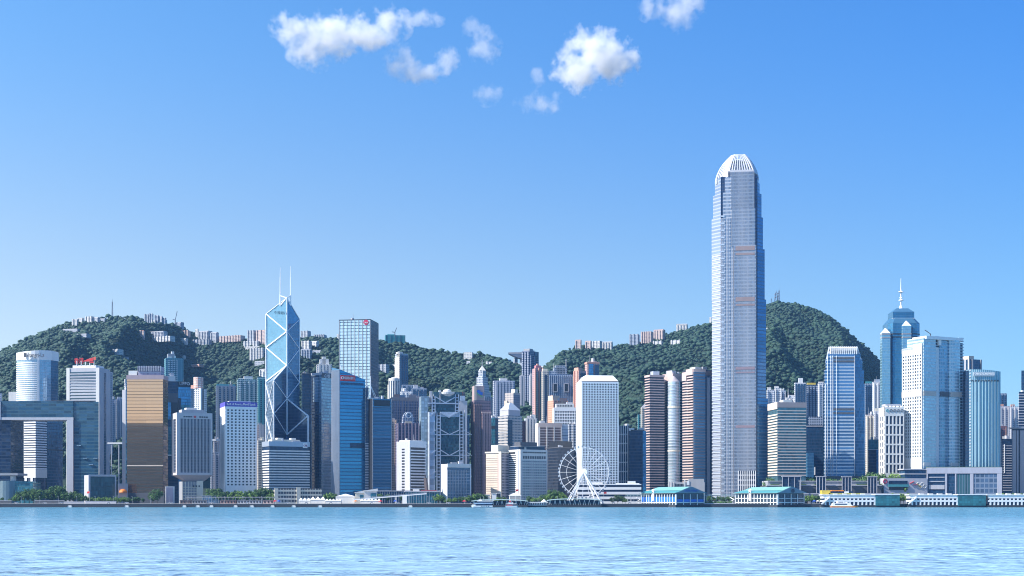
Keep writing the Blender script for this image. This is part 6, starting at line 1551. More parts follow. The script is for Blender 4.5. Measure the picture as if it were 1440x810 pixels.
# ================================================================ trees
def make_tree(name, label, leafc, n, rad, hgt, spread, seed, group):
    rs = np.random.default_rng(seed)
    t = thing(name, label, 'tree', (0, 0, -500), 0, group)
    m = MB().cyl(0, 0, -.4, hgt * .5, .34, .2, 8)
    for k in range(5):
        a = k * 1.256 + rs.random(); m.bar((0, 0, hgt * (.28 + .05 * k)), (spread * .62 * math.cos(a), spread * .62 * math.sin(a), hgt * (.55 + .07 * k)), .2)
    m.build('trunk', paint('bark', (.12, .09, .065), .9), t)
    # leaf sprays: many small leaf-sized faces set round lumpy clumps
    cl = []
    for k in range(n):
        v = rs.normal(size=3); v /= np.linalg.norm(v); q = rs.random() ** .45
        cl.append((v[0] * spread * q, v[1] * spread * q, hgt * .64 + v[2] * hgt * .34 * q))
    cl = np.array(cl); per = 46
    c = np.repeat(cl, per, 0); d = rs.normal(size=c.shape); d /= np.linalg.norm(d, axis=1)[:, None]
    c = c + d * rad * (.45 + .6 * rs.random((len(c), 1)))
    u = np.cross(d, rs.normal(size=c.shape)); u /= np.linalg.norm(u, axis=1)[:, None] + 1e-9; w = np.cross(d, u) + .35 * d
    s = .34 * (.7 + .8 * rs.random((len(c), 1)))
    co = np.stack([c - u * s, c + w * s * .7, c + u * s, c - w * s * .7], 1).reshape(-1, 3)
    me = bpy.data.meshes.new('crown'); nq = len(c)
    me.vertices.add(nq * 4); me.vertices.foreach_set('co', co.ravel()); me.loops.add(nq * 4); me.loops.foreach_set('vertex_index', np.arange(nq * 4, dtype=np.int32))
    me.polygons.add(nq); me.polygons.foreach_set('loop_start', np.arange(0, nq * 4, 4, dtype=np.int32)); me.update(calc_edges=True); me.materials.append(leafc)
    tint = np.repeat(np.repeat(rs.random(n), per) * .75 + .25 * rs.random(nq), 4)
    at = me.attributes.new('tint', 'FLOAT', 'POINT'); at.data.foreach_set('value', tint.astype(np.float32))
    link('crown', me, t)
    return t
lf1 = leaf_mat('dark_leaves', (.025, .075, .02), (.10, .20, .045)); lf2 = leaf_mat('bright_leaves', (.05, .14, .02), (.18, .30, .05))
P1 = make_tree('broadleaf_tree', 'tree', lf1, 46, 1.5, 12, 5.2, 1, 'trees'); P2 = make_tree('broadleaf_tree', 'tree', lf2, 34, 1.4, 9, 4.6, 2, 'trees'); P3 = make_tree('broadleaf_tree', 'tree', lf1, 26, 1.2, 10, 3.2, 3, 'trees')
protos = {'a': P1, 'b': P2, 'c': P3}; used = set()
rt = random.Random(11)
def plant(kind, px, Y, top, label, group):
    h0 = {'a': 12.6, 'b': 9.8, 'c': 10.8}[kind]
    s = (Z(top, Y) - 3.6) / h0; k = rt.uniform(.9, 1.15)
    loc, rz = (X(px, Y), Y, 3.6), rt.uniform(0, 6.28)
    p = protos[kind]
    if kind in used: dup(p, loc, rz, (s * k, s * k, s), label, group)
    else:
        used.add(kind); p.location = loc; p.rotation_euler = (0, 0, rz); p.scale = (s * k, s * k, s); p['label'] = label; p['group'] = group
def grove(spec, label, group):
    for k, px, Y, top in spec: plant(k, px, Y, top, label, group)
grove([('a', 28, 1556, 690), ('c', 34, 1552, 691), ('a', 41, 1558, 686), ('a', 47, 1555, 689), ('a', 54, 1552, 687), ('b', 22, 1550, 695), ('c', 3, 1550, 698), ('c', 14, 1551, 700)], 'dark broadleaf tree in the park in front of the gateway offices', 'park trees before the portal')
grove([('a', 70, 1565, 688), ('a', 77, 1560, 683), ('a', 84, 1566, 682), ('a', 90, 1558, 691), ('a', 98, 1556, 692), ('a', 104, 1560, 690), ('a', 111, 1556, 693), ('c', 118, 1553, 695)], 'broadleaf tree in the clump right of the small lawn', 'trees right of the park lawn')
grove([('b', 124 + 5 * i, 1556 + (i % 3) * 4, 698 + (i * 7 % 5) * .5) for i in range(12)], 'low bright green tree along the harbour edge before the dark glass hall', 'bright low trees by the hall')
grove([('c', 188, 1550, 698), ('c', 194, 1552, 697), ('c', 201, 1551, 699), ('c', 181, 1552, 699)], 'small slim tree before the bronze tower entrance', 'slim trees at the bronze tower')
plant('a', 221, 1552, 687, 'largest round tree on the shore, beside the bronze tower', 'single shore tree'); plant('a', 214.5, 1556, 692, 'smaller dark tree leaning against the largest round shore tree', 'second shore tree')
grove([('a', 298, 1590, 687), ('a', 305, 1585, 686), ('c', 311, 1575, 690), ('a', 303, 1578, 691)], 'dark tree right of the flaring block at the foot of the white tower', 'trees at the white tower corner')
grove([('a', 318, 1583, 690), ('b', 325, 1580, 691), ('a', 333, 1584, 689), ('b', 341, 1578, 690), ('a', 349, 1583, 689), ('b', 356, 1580, 691), ('a', 363, 1584, 687), ('a', 371, 1586, 685), ('a', 378, 1584, 687), ('b', 383, 1576, 693)], 'tree in the leafy row below the white punched-window tower', 'trees below the white tower')
grove([('b', 460, 1570, 693), ('b', 465, 1572, 692), ('a', 470, 1576, 694)], 'bright tree clump between cream office and marquee', 'trees by the marquee')
grove([('c', 534, 1568, 692), ('c', 545, 1570, 693), ('c', 566, 1572, 695)], 'slim tree beside the glass link building', 'slim trees at the link building')
grove([('b', 617, 1558, 694), ('a', 622, 1556, 697), ('b', 632, 1553, 700), ('b', 640, 1553, 699), ('a', 648, 1554, 698), ('b', 655, 1553, 698), ('a', 661, 1556, 696), ('b', 667, 1560, 694), ('a', 673, 1562, 693), ('a', 680, 1562, 695), ('b', 627, 1552, 702)], 'leafy tree round the foot of the white-framed civic slab', 'trees round the civic slab')
grove([('a', 744, 1560, 697), ('b', 751, 1556, 699), ('b', 758, 1555, 698), ('a', 765, 1566, 695), ('b', 771, 1560, 694), ('a', 777, 1572, 688), ('a', 785, 1570, 690), ('b', 790, 1565, 692), ('b', 707, 1565, 697), ('b', 701, 1562, 698)], 'tree on the left of the ferris wheel before the white hotel', 'trees beside the wheel')
grove([('a', 861, 1556, 699), ('a', 868, 1558, 696), ('a', 875, 1557, 697), ('b', 880, 1552, 700)], 'dark spreading tree between the ferris wheel and the teal-roofed pier', 'trees between wheel and pier')
grove([('c', 997 + 4.6 * i, 1560, 696 + (i % 3)) for i in range(8)], 'palm-like tree in the gap between the two teal-roofed piers', 'trees between the piers')
grove([('a', 1088, 1618, 671), ('a', 1095, 1620, 672), ('a', 1130, 1618, 670), ('a', 1137, 1618, 671), ('a', 1141, 1620, 670), ('a', 1165, 1618, 671), ('a', 1172, 1618, 671), ('a', 1201, 1630, 672), ('a', 1207, 1632, 670), ('a', 1213, 1632, 673), ('a', 1226, 1620, 663), ('a', 1232, 1622, 664), ('b', 1250, 1618, 666), ('b', 1257, 1618, 665), ('b', 1264, 1620, 665)], 'dark roof-garden tree on the terrace below the western towers', 'terrace trees')
grove([('b', 1136, 1552, 696), ('b', 1143, 1554, 695), ('a', 1149, 1556, 696), ('b', 1156, 1553, 698)], 'bright tree between the clock pier and long white ferry pier', 'trees between clock pier and ferry pier')
grove([('b', 1256 + 5 * i, 1562, 693 + (i % 2)) for i in range(5)], 'green tree behind the gap in the white ferry piers', 'trees behind the ferry piers')
grove([('b', 1400 + 6 * i, 1562, 693) for i in range(7)], 'tree peeping over the last white ferry pier', 'trees over the last pier')

# ================================================================ the waterfront
def sea_box(name, label, cat, p0, p1, Y, dep, q0, q1, mat, part):
    t = thing(name, label, cat, (X(p0, Y), Y, Z(q1, Y))); w = X(p1, Y) - X(p0, Y)
    MB().box(0, w, 0, dep, 0, Z(q0, Y) - Z(q1, Y)).build(part, mat, t)
    return t, w
# seawall and its landing steps
t = thing('seawall', 'dark seawall along the whole waterfront with a pale coping', 'seawall', (-900, 1497, -1))
MB().box(0, 1800, 0, 2.9, 0, 4.4).build('wall', dquay, t); MB().box(0, 1800, -.2, 2.95, 4.4, 4.75).build('coping', paint('coping_grey', (.26, .27, .29), .8), t)
for p in (98, 178, 259, 278, 297, 331, 354, 383, 413, 450, 577):
    Y = 1494; t = thing('landing_steps', 'small pale landing at the foot of the seawall', 'landing steps', (X(p, Y), Y, -.5), 0, 'landings along the seawall')
    MB().box(-2.4, 2.4, 0, 2.8, 0, 1.9).box(-1.6, 1.6, .5, 2.8, 1.9, 2.6).build('platform', offw, t); MB().box(-2.6, -2.2, -.3, .1, -1.5, 3).build('post', dgrey, t); MB().box(2.2, 2.6, -.3, .1, -1.5, 3).build('post', dgrey, t)
# park lawn
sheet('lawn', X(58, 1548), X(76, 1548), 1512, 1552, 4.6, paint('lawn_grass', (.16, .26, .05), .9))
for (p0, p1, Y, h, lab) in ((0, 16, 1512, 3, 'dark clipped hedge at the left end of the promenade'), (49, 90, 1512, 3.0, 'long dark low kiosk wall in front of the lawn'), (90, 118, 1512, 1.8, 'lower pale stretch of promenade wall'), (120, 163, 1512, 2.4, 'grey promenade wall with small white shelters before the hall')):
    t = thing('promenade_wall', lab, 'wall', (X(p0, Y), Y, 4)); w = X(p1, Y) - X(p0, Y); MB().box(0, w, 0, 2, 0, h).build('wall', dgrey if h > 2.5 else lav, t); MB().box(-.2, w + .2, -.2, 2.2, h, h + .4).build('coping', lav, t)
Y = 1520; t = thing('flagpole', 'flagpole with a red flag before the dark glass hall', 'flagpole', (X(126, Y), Y, 4)); MB().cyl(0, 0, 0, 14, .12, .07, 6).build('pole', white, t); MB().add([(0, -.05, 13.6), (-3, .5, 13.2), (-3, .4, 11), (0, -.05, 11.4), (0, .05, 13.6), (-3, .6, 13.2), (-3, .5, 11), (0, .05, 11.4)], [(0, 1, 2, 3), (7, 6, 5, 4), (0, 4, 5, 1), (3, 2, 6, 7), (1, 5, 6, 2), (0, 3, 7, 4)]).build('flag', redp, t)
for p, q, lab in ((851, 693, 'small red flag on a pole beside the big wheel'), (727, 689.5, 'small red flag in front of the white hotel')):
    Y = 1535; t = thing('flagpole', lab, 'flagpole', (X(p, Y) - 1.6, Y, 4)); h = Z(q, Y) - 4 + 1; MB().cyl(0, 0, 0, h, .14, .08, 6).build('pole', white, t); MB().add([(0, -.05, h), (3.2, .4, h + .2), (3.2, .4, h - 2), (0, -.05, h - 2.2), (0, .08, h), (3.2, .55, h + .2), (3.2, .55, h - 2), (0, .08, h - 2.2)], [(3, 2, 1, 0), (4, 5, 6, 7), (0, 1, 5, 4), (2, 3, 7, 6), (1, 2, 6, 5), (0, 4, 7, 3)]).build('flag', redp, t)


def walkway(p0, p1, Y, zt, label, mat=lav, n=10, q=None):
    t = thing('covered_walkway', label, 'walkway', (X(p0, Y), Y, 4)); w = X(p1, Y) - X(p0, Y)
    MB().box(0, w, -3, 3, zt - .5, zt).build('roof', mat, t)
    me = MB().box(-.18, .18, -.2, .2, 0, zt - .5).mesh('post', offw); copies(me, 'post', t, [(w * (i + .5) / n, 0, 0) for i in range(n)])
    return t
walkway(262, 386, 1532, 7.3, 'long pale-roofed promenade walkway from the big shore tree to the cream office', lav, 26)
walkway(386, 410, 1530, 6.2, 'short walkway canopy below the cream office', lav, 6)
SH = [(253, 270, brown, 'brown-shuttered shore hut under the long walkway'), (310, 332, paint('brick_hut', (.34, .20, .17), .8), 'brick-red shore hut under the long walkway'), (370, 385, pinkst, 'pink shore hut at the far end of the long walkway'), (270, 290, grey, 'grey hut between the brown and brick-red huts'), (334, 368, lav, 'pale row of stalls between the red and pink huts')]
for p0, p1, mt, lab in SH:
    Y = 1518; t = thing('shore_hut', lab, 'hut', (X(p0, Y), Y, 4)); w = X(p1, Y) - X(p0, Y)
    MB().box(0, w, 0, 5, 0, 3.4).build('wall', mt, t); MB().box(-.5, w + .5, -.6, 5.6, 3.4, 3.8).build('roof', dgrey, t)
    n = max(2, int(w / 3)); me = MB().box(-.8, .8, -.2, .1, .8, 2.6).mesh('opening', black); copies(me, 'opening', t, [(w * (i + .5) / n, 0, 0) for i in range(n)])
for p, Y, mt, lab in ((387, 1512, redp, 'red umbrella stall below the cream office'), (392, 1512, bluep, 'blue umbrella beside the red one'), (535, 1512, redp, 'red umbrella in the small event ground'), (556, 1510, bluep, 'blue stall canopy in the small event ground'), (500, 1512, orangep, 'orange parasol left of the white ticket house'), (1145, 1512, bluep, 'blue kiosk canopy by the long ferry pier'), (1150, 1512, offw, 'white kiosk canopy by the long ferry pier'), (653, 1512, redp, 'red event canopy left of the moored ferry')):
    t = thing('parasol', lab, 'parasol', (X(p, Y), Y, 4)); MB().cyl(0, 0, 0, 2.6, .1, .1, 6).build('pole', white, t); MB().cyl(0, 0, 2.4, 3.8, 2.6, .2, 8).build('canopy', mt, t)
def marquee(p0, p1, Y, n, top, label, eave=3.0):
    t = thing('marquee', label, 'marquee', (X(p0, Y), Y, 4)); w = X(p1, Y) - X(p0, Y)
    for i in range(n):
        a, c = w * i / n, w * (i + 1) / n
        MB().prism([(a, 0), (c, 0), (c, 8), (a, 8)], eave, top, top=[((a + c) / 2 - .3, 3.5), ((a + c) / 2 + .3, 3.5), ((a + c) / 2 + .3, 4.5), ((a + c) / 2 - .3, 4.5)]).build('tent_roof', white, t)
    MB().box(.2, w - .2, .4, 7.8, 0, eave).build('tent_wall', offw, t)
marquee(436, 457, 1520, 3, 7.5, 'large white marquee before the end of the cream office', 4.2); marquee(420, 436, 1522, 3, 6.2, 'lower white marquee left of the large one', 3.4)
marquee(472, 499, 1545, 1, 10.8, 'broad shallow white canopy beside the bright tree clump', 8.0); marquee(457, 480, 1516, 5, 5.2, 'row of small white peaked tents before the bright blue tower', 3); marquee(506, 535, 1514, 6, 5.2, 'row of small white peaked tents below the sloping footbridge', 3)
for p0, p1, q, mt, lab, dep in ((500, 512, 693.5, cream, 'cream ticket house with a slanted roof', 10), (512, 530, 691, offw, 'white and glass two-storey house behind the ticket house', 14)):
    Y = 1540; b = B('ticket_house', lab, 'house', p0, p0 + .3, p1, q, Y, .6); b.core(mt, 'wall'); b.panel('R', .5 * b.W, .95 * b.W, 3, b.H - 2, tealg, 'window', .3)
    MB().prism([(-1, -1), (b.W + 1, -1), (b.W + 1, b.D), (-1, b.D)], b.H, b.H, ztop=[b.H + .8, b.H + 3.2, b.H + 3.2, b.H + .8]).build('roof', offw, b.o)
b = B('link_building', 'long low glass link building with pale roof below the grey and white tower', 'building', 527, 527.4, 578, 691, 1580, .3); b.core(dblue, 'glass_wall'); b.ringbox(b.H, b.H + 1, .8, lav, 'roof_slab'); b.fins('R', 16, .5, b.W - .5, 0, b.H, .4, .5, lav, 'post')
b = B('gallery_building', 'low glass gallery with flat red-edged roof beside the civic slab', 'gallery', 570, 570.4, 619, 692, 1560, .4); b.core(tealg, 'glass_wall'); b.ringbox(b.H, b.H + 1.2, 1.2, lav, 'roof_slab'); b.fins('R', 14, .5, b.W - .5, 0, b.H, .35, .4, lav, 'mullion'); b.roofbox(.45, .9, .1, .5, 2.2, paint('maroon_roof', (.35, .08, .10), .6), 'roof_edge'); b.roofbox(.22, .4, .2, .7, 3.4, offw, 'roof_house')
MB().bar((b.W * .62, 8, b.H), (b.W * .58, 6, b.H + 16), 3.2).bar((b.W * .58, 6, b.H + 16), (b.W * .57, 6, b.H + 20), 1.6).build('dark_sculpture', paint('bronze_sculpture', (.10, .08, .08), .6), b.o)
# sloping footbridge
t = thing('sloping_footbridge', 'long white footbridge sloping up toward the gallery', 'footbridge', (X(497, 1528), 1528, 4)); x1 = X(600, 1528) - X(497, 1528)
MB().bar((0, 0, 4.2), (x1, 0, 11.0), 2.5, 1.3).build('deck', white, t); MB().bar((0, -1.4, 5.4), (x1, -1.4, 12.2), .2, .3).build('handrail', lav, t)
for q, h in ((.12, 4.4), (.35, 6), (.58, 7.5)): MB().box(x1 * q - .5, x1 * q + .5, -1, 1, 0, h).build('pier', offw, t)
MB().box(x1 * .67, x1 * .73, -2, 2, 0, 8.6).build('stair_tower', white, t)
# arched-roof piers
def arched_pier(p0, p1, q_top, label, curved=True, Y=1488):
    t = thing('ferry_shelter', label, 'pier', (X(p0, Y), Y, 0)); w = X(p1, Y) - X(p0, Y); zt = Z(q_top, Y)
    MB().box(0, w, 0, 14, -2, 2.6).build('deck', dquay, t)
    n = 12; P = []
    for i in range(n + 1):
        q = i / n; P.append((w * q, zt - 1.6 * abs(2 * q - 1) ** 3.2))
    o = P + [(a, c - .9) for a, c in reversed(P)]; m = len(o)
    MB().add([(a, -1, c) for a, c in o] + [(a, 15, c) for a, c in o], [tuple(range(m)), tuple(range(2 * m - 1, m - 1, -1))] + [(i, m + i, m + (i + 1) % m, (i + 1) % m) for i in range(m)]).build('roof', paint('pale_green_roof', (.56, .66, .62), .5), t)
    k = int(w / 5); me = MB().bar((0, 0, 2.6), (1.2, 0, zt - 1.6), .35).bar((2.4, 0, 2.6), (1.2, 0, zt - 1.6), .35).mesh('strut', white); copies(me, 'strut', t, [(w * (i + .3) / k, 1, 0) for i in range(k)])
    MB().box(.6, w - .6, 9, 9.6, 2.6, zt - 2).build('back_screen', navy, t)
    return t
arched_pier(663, 742, 702, 'long open pier with pale green roof behind the two moored boats'); arched_pier(770, 846, 701, 'open pier with arched green roof in front of the ferris wheel')
b = B('pier_pavilion', 'small white peaked pavilion between the two green-roofed piers', 'pavilion', 742, 742.3, 771, 706, 1496, .3, base=2); b.core(offw, 'wall'); me = MB().box(-.7, .7, -.4, .1, .5, 2.4).mesh('opening', navy); copies(me, 'opening', b.o, [(b.W * (i + .5) / 9, 0, .3) for i in range(9)]); MB().cyl(.8 * b.W, 3, b.H, b.H + 3.2, 3.6, .2, 8).build('peaked_roof', white, b.o)
b = B('stone_house', 'small cream colonnaded house with white roof by the shore trees', 'house', 716, 716.5, 732, 697, 1560, .6); b.core(cream, 'wall'); b.fins('R', 6, .6, b.W - .6, 0, b.H, .8, .8, offw, 'column'); MB().prism([(-1, -1), (b.W + 1, -1), (b.W + 1, b.D), (-1, b.D)], b.H, b.H + 3, top=[(4, 4), (b.W - 4, 4), (b.W - 4, b.D - 4), (4, b.D - 4)]).build('roof', offw, b.o)
for p0, p1, q, mt, lab in ((682, 689, 696, cream, 'small cream gate house at the foot of the beige office block'), (691.5, 698, 694.5, white, 'small white kiosk tower beside the cream gate house'), (698.5, 703.5, 694, black, 'dark glass kiosk next to the white one')):
    b = B('gate_house', lab, 'kiosk', p0, p0 + .3, p1, q, 1562, .8); b.core(mt, 'wall'); b.ringbox(b.H, b.H + .5, .4, offw, 'roof_slab'); b.panel('R', .3 * b.W, .7 * b.W, 0, 2.6, navy, 'door', .2)


# ferris wheel
def wheel():
    Y = 1535; cx, cz = X(821.5, Y), Z(664, Y); r = 34.6 / F * Y
    t = thing('ferris_wheel', 'white observation wheel with enclosed cabins standing on splayed legs', 'ferris wheel', (cx, Y, 4), R(-10))
    c = (0, 0, cz - 4)
    for y in (-1.3, 1.3): MB().ring((0, y, c[2]), r, .20, 84).build('rim', steelw, t)
    MB().ring((0, 0, c[2]), r * .72, .16, 60).build('inner_rim', steelw, t)
    br = MB()
    for k in range(84):
        a = 6.28318 * k / 84; s = 1.3 if k % 2 else -1.3; a2 = 6.28318 * (k + 1) / 84
        br.bar((r * math.cos(a), s, c[2] + r * math.sin(a)), (r * math.cos(a2), -s, c[2] + r * math.sin(a2)), .22)
    br.build('rim_lattice', steelw, t)
    me = MB().bar((.8, 0, 0), (r - .2, 1.3, 0), .27).bar((.8, 0, 0), (r - .2, -1.3, 0), .27).mesh('spoke', steelw)
    for k in range(21):
        o = link('spoke', me, t, c); o.rotation_euler = (0, -6.28318 * (k + .5) / 21, 0)
    MB().add([(p[0], p[1], p[2]) for p in []], [])
    hubm = MB(); vs = []; n = 20
    for yy, rr in ((-3.2, 2.2), (-3.2, 3.9), (-1.0, 4.1), (1.0, 4.1), (3.2, 3.9), (3.2, 2.2)): vs += [(rr * math.cos(6.28318 * i / n), yy, rr * math.sin(6.28318 * i / n)) for i in range(n)]
    fs = [tuple(range(n)), tuple(range(6 * n - 1, 5 * n - 1, -1))]
    for k in range(5): fs += [(k * n + i, (k + 1) * n + i, (k + 1) * n + (i + 1) % n, k * n + (i + 1) % n) for i in range(n)]
    o = hubm.add(vs, fs).build('hub', white, t); o.location = c
    cab = MB().lathe(0, 0, [(.3, -1.3), (.85, -1.1), (1.0, -.2), (.95, .7), (.4, 1.15)], 10).mesh('cabin', paint('cabin_glass', (.30, .36, .44), .2, .1, .3))
    for k in range(42):
        a = 6.28318 * k / 42; link('cabin', cab, t, ((r + 1.2) * math.cos(a), 0, c[2] + (r + 1.2) * math.sin(a)))
    zb = 0
    for s in (-1, 1):
        for x1 in (-20, -15.5, 14, 20.5): MB().bar((0, s * 3.4, c[2]), (x1, s * (8 if abs(x1) > 16 else 5), zb), .95).build('leg', steelw, t)
    MB().box(-20, 20, -7, 9, -.3, 2.2).build('platform', offw, t)
wheel()


# teal-roofed heritage piers
def heritage_pier(p0, pc, p1, q_eave, q_ridge, label, blue, name_text):
    Y = 1485; b = B('ferry_pier', label, 'ferry pier', p0, pc, p1, q_eave, Y, 2.0, base=-1)
    W, D, z, H = b.W, b.D, b.z, b.H
    wallw = paint('pier_white', (.70, .72, .72), .6)
    MB().box(-1, W + 1, -1, D + 1, -2, z(710)).build('deck', dquay, b.o)
    MB().box(.6, W - .6, .6, D - .6, z(710), H).build('hall', facade('pier_dark_glass', (.07, .10, .13), (.04, .07, .11), 3, 2, .1, .1, .9, gm=.3), b.o)
    for f in 'LR':
        w = b.w(f); n = 14 if f == 'L' else 5
        b.fins(f, n, .5, w - .5, z(710), H - z(0) * 0 - z(710) + 0 if False else H - 1, 1.0 if f == 'L' else .8, .5, wallw, 'column')
        for q, hh in ((706.4, .7), (H, 0)):
            if hh: b.panel(f, 0, w, z(q) - hh, z(q) + .2, wallw, 'floor_beam', .55)
        if blue:
            du = (w - 1) / (n - 1)
            for i in range(n - 1): b.panel(f, .5 + du * i + .8, .5 + du * (i + 1) - .7, z(705.6), z(705.6) + (5.2 if f == 'L' else 2.6), paint('bright_blue_panel', (.02, .16, .62), .5), 'blue_panel', .25)
        else:
            b.panel(f, 0, w, z(700.6) - .5, z(700.6) + .1, wallw, 'floor_beam', .55)
    # hipped roof with a lantern strip and a gable over the end facing right
    ov = 2.2; hr = z(q_ridge)
    MB().prism([(-ov, -ov), (W + ov, -ov), (W + ov, D + ov), (-ov, D + ov)], H, H, ztop=[H + .3] * 4).build('eaves', paint('eaves_green', (.30, .42, .42), .6), b.o)
    mid = H + (hr - H) * .52
    MB().prism([(-ov, -ov), (W + ov, -ov), (W + ov, D + ov), (-ov, D + ov)], H + .32, mid, top=[(W * .24, -ov), (W * .76, -ov), (W * .76, D - 4), (W * .24, D - 4)]).build('lower_roof', tealr, b.o)
    MB().prism([(W * .16, -ov + .4), (W * .84, -ov + .4), (W * .84, D - 5), (W * .16, D - 5)], mid - .6, hr, top=[(W * .46, -ov + .4), (W * .54, -ov + .4), (W * .54, D - 9), (W * .46, D - 9)]).build('upper_roof', paint('light_teal_roof', (.20, .44, .44), .45), b.o)
    gz = MB().add([(-ov * .4, -ov - .5, H + .4), (W + ov * .4, -ov - .5, H + .4), (W * .54, -ov - .5, hr - .4), (W * .46, -ov - .5, hr - .4), (-ov * .4, -ov - .1, H + .4), (W + ov * .4, -ov - .1, H + .4), (W * .54, -ov - .1, hr - .4), (W * .46, -ov - .1, hr - .4)],
                  [(0, 1, 2, 3), (7, 6, 5, 4), (0, 4, 5, 1), (1, 5, 6, 2), (2, 6, 7, 3), (3, 7, 4, 0)]).build('gable', paint('gable_slate', (.16, .25, .32), .6), b.o)
    if name_text: text(name_text, b.o, (W * .5, -ov - .7, H + (hr - H) * .36), 3.1, bluep, 0, 'sign_lettering', W * .5)
    else: MB().cyl(W * .5, 0, 0, .4, 2.2, 2.2, 18).build('gable_vent', navy, b.o).location = (0, 0, 0)
    # clock dormer on the long side
    u = D * .62
    MB().box(-1.8, .4, u - 1.6, u + 1.6, z(704), H + 3.2).build('clock_tower', white, b.o); MB().prism([(-2.4, u - 2.2), (.6, u - 2.2), (.6, u + 2.2), (-2.4, u + 2.2)], H + 3.2, H + 5, top=[(-.9, u - .1), (-.8, u - .1), (-.8, u + .1), (-.9, u + .1)]).build('clock_roof', white, b.o)
    MB().box(-2.0, -1.7, u - .9, u + .9, H - .2, H + 1.7).build('clock_face', dgrey, b.o)
    # outside stair at the near end of the long side
    m = MB()
    for k in range(3): m.bar((-1, D + 1 + (k % 2) * 7, z(710) + 2.6 * k + .5), (-1, D + 8 - (k % 2) * 7, z(710) + 2.6 * (k + 1) + .5), 1.4, .6)
    m.build('stair', white, b.o)
    return b
bp = heritage_pier(902, 950.5, 990.5, 693.5, 684.3, 'teal-roofed clock pier with bright blue panels between its columns', True, 'STAR FERRY')
bq = heritage_pier(1034, 1093.5, 1131, 693.5, 684.3, 'teal-roofed clock pier with plain dark bays and two white-columned storeys', False, '')
for o in list(bq.o.children):
    if o.name.startswith('gable_vent'):
        o.rotation_euler = (R(90), 0, 0); o.location = (0, -3.2, bq.H + 2.6)
for p0, p1, lab in ((880, 912, 'flat pale walkway roof on posts left of the blue-panelled pier'), (990, 1038, 'flat teal-edged walkway roof linking the two clock piers')):
    walkway(p0, p1, 1505, 9.6, lab, paint('pale_teal_canopy', (.46, .66, .66), .5), 7)
t = thing('shrub_bed', 'low dark planted bed under the walkway between the two clock piers', 'shrub bed', (X(992, 1500), 1500, 4)); w = X(1030, 1500) - X(992, 1500)
me = clump_mesh('foliage', np.stack([rng.uniform(0, w, 160), rng.uniform(0, 5, 160), rng.uniform(.2, 2.4, 160)], -1), rng.uniform(.5, 1.1, 160), lf1, rng.random(160)); link('foliage', me, t); MB().box(-.5, w + .5, -.6, 5.6, -.5, .5).build('planter', lav, t)

# white ferry piers with teal boxes
def white_pier(p0, p1, pt, label, stair=True):
    Y = 1487; t = thing('ferry_pier', label, 'ferry pier', (X(p0, Y), Y, -1)); x = lambda p: X(p, Y) - X(p0, Y); z = lambda q: Z(q, Y) + 1
    MB().box(0, x(p1), 0, 16, -1, z(710.3)).build('deck', dquay, t)
    MB().box(x(p0 + 4), x(pt), .8, 15, z(710.3), z(698)).build('hall', navy, t)
    for q0, q1 in ((700.8, 696.6), (705.8, 703.2)): MB().box(x(p0 + 3), x(pt), -.2, 16, z(q0), z(q1)).build('floor_band', white, t)
    MB().box(x(p0 + 1), x(pt + 1), -.8, 16.5, z(696.5), z(695.3)).build('roof', white, t)
    n = int((pt - p0) / 5.5); me = MB().box(-.8, .8, 0, 1, z(710.3), z(698)).mesh('column', white); copies(me, 'column', t, [(x(p0 + 6) + (x(pt) - x(p0 + 6)) * i / (n - 1), -.1, 0) for i in range(n)])
    if pt < p1: MB().box(x(pt + 1), x(p1), -.6, 15, z(711), z(696.2)).build('screen_box', facade('teal_screen', (.03, .14, .17), (.035, .17, .20), 2.6, 3, .06, .1, .95, gm=.2, gr=.4), t); MB().box(x(pt + .5), x(p1 + .4), -1, 15.4, z(696.1), z(694.9)).build('screen_roof', white, t)
    if stair: MB().bar((0, -.8, z(709)), (x(p0 + 12), -.8, z(699)), 1.4, 1.2).build('stair', white, t)
    for k in range(4): MB().box(x(p0 + 18 + k * 13), x(p0 + 24 + k * 13), 4, 10, z(695.2), z(694)).build('roof_unit', offw, t)
    return t
wp = white_pier(1155, 1265, 1230, 'white two-storey ferry pier ending in a teal screened box beside the catamaran')
white_pier(1277, 1386, 1346, 'white two-storey ferry pier below the tall white serviced tower'); white_pier(1387, 1470, 1470, 'white ferry pier running out of the picture', False)
t = thing('roof_restaurant', 'yellow-canopied roof terrace on top of the first white ferry pier', 'terrace', (X(1156, 1492), 1492, Z(695.2, 1492)))
w = lambda p: X(p, 1492) - X(1156, 1492); MB().box(0, w(1168), 1, 9, 0, 4.4).build('canopy', yellp, t); MB().box(w(1169), w(1200), 2, 9, 1.5, 3.4).build('glass_screen', navy, t); MB().box(w(1166), w(1216), 1, 10, .1, 1.4).build('planter', paint('olive_planter', (.34, .34, .08), .8), t); MB().box(w(1170), w(1187), 1.4, 9, 3.5, 4.6).build('awning', orangep, t); MB().box(w(1188), w(1194), 1.2, 4, 1.5, 3.2).build('kiosk', white, t)

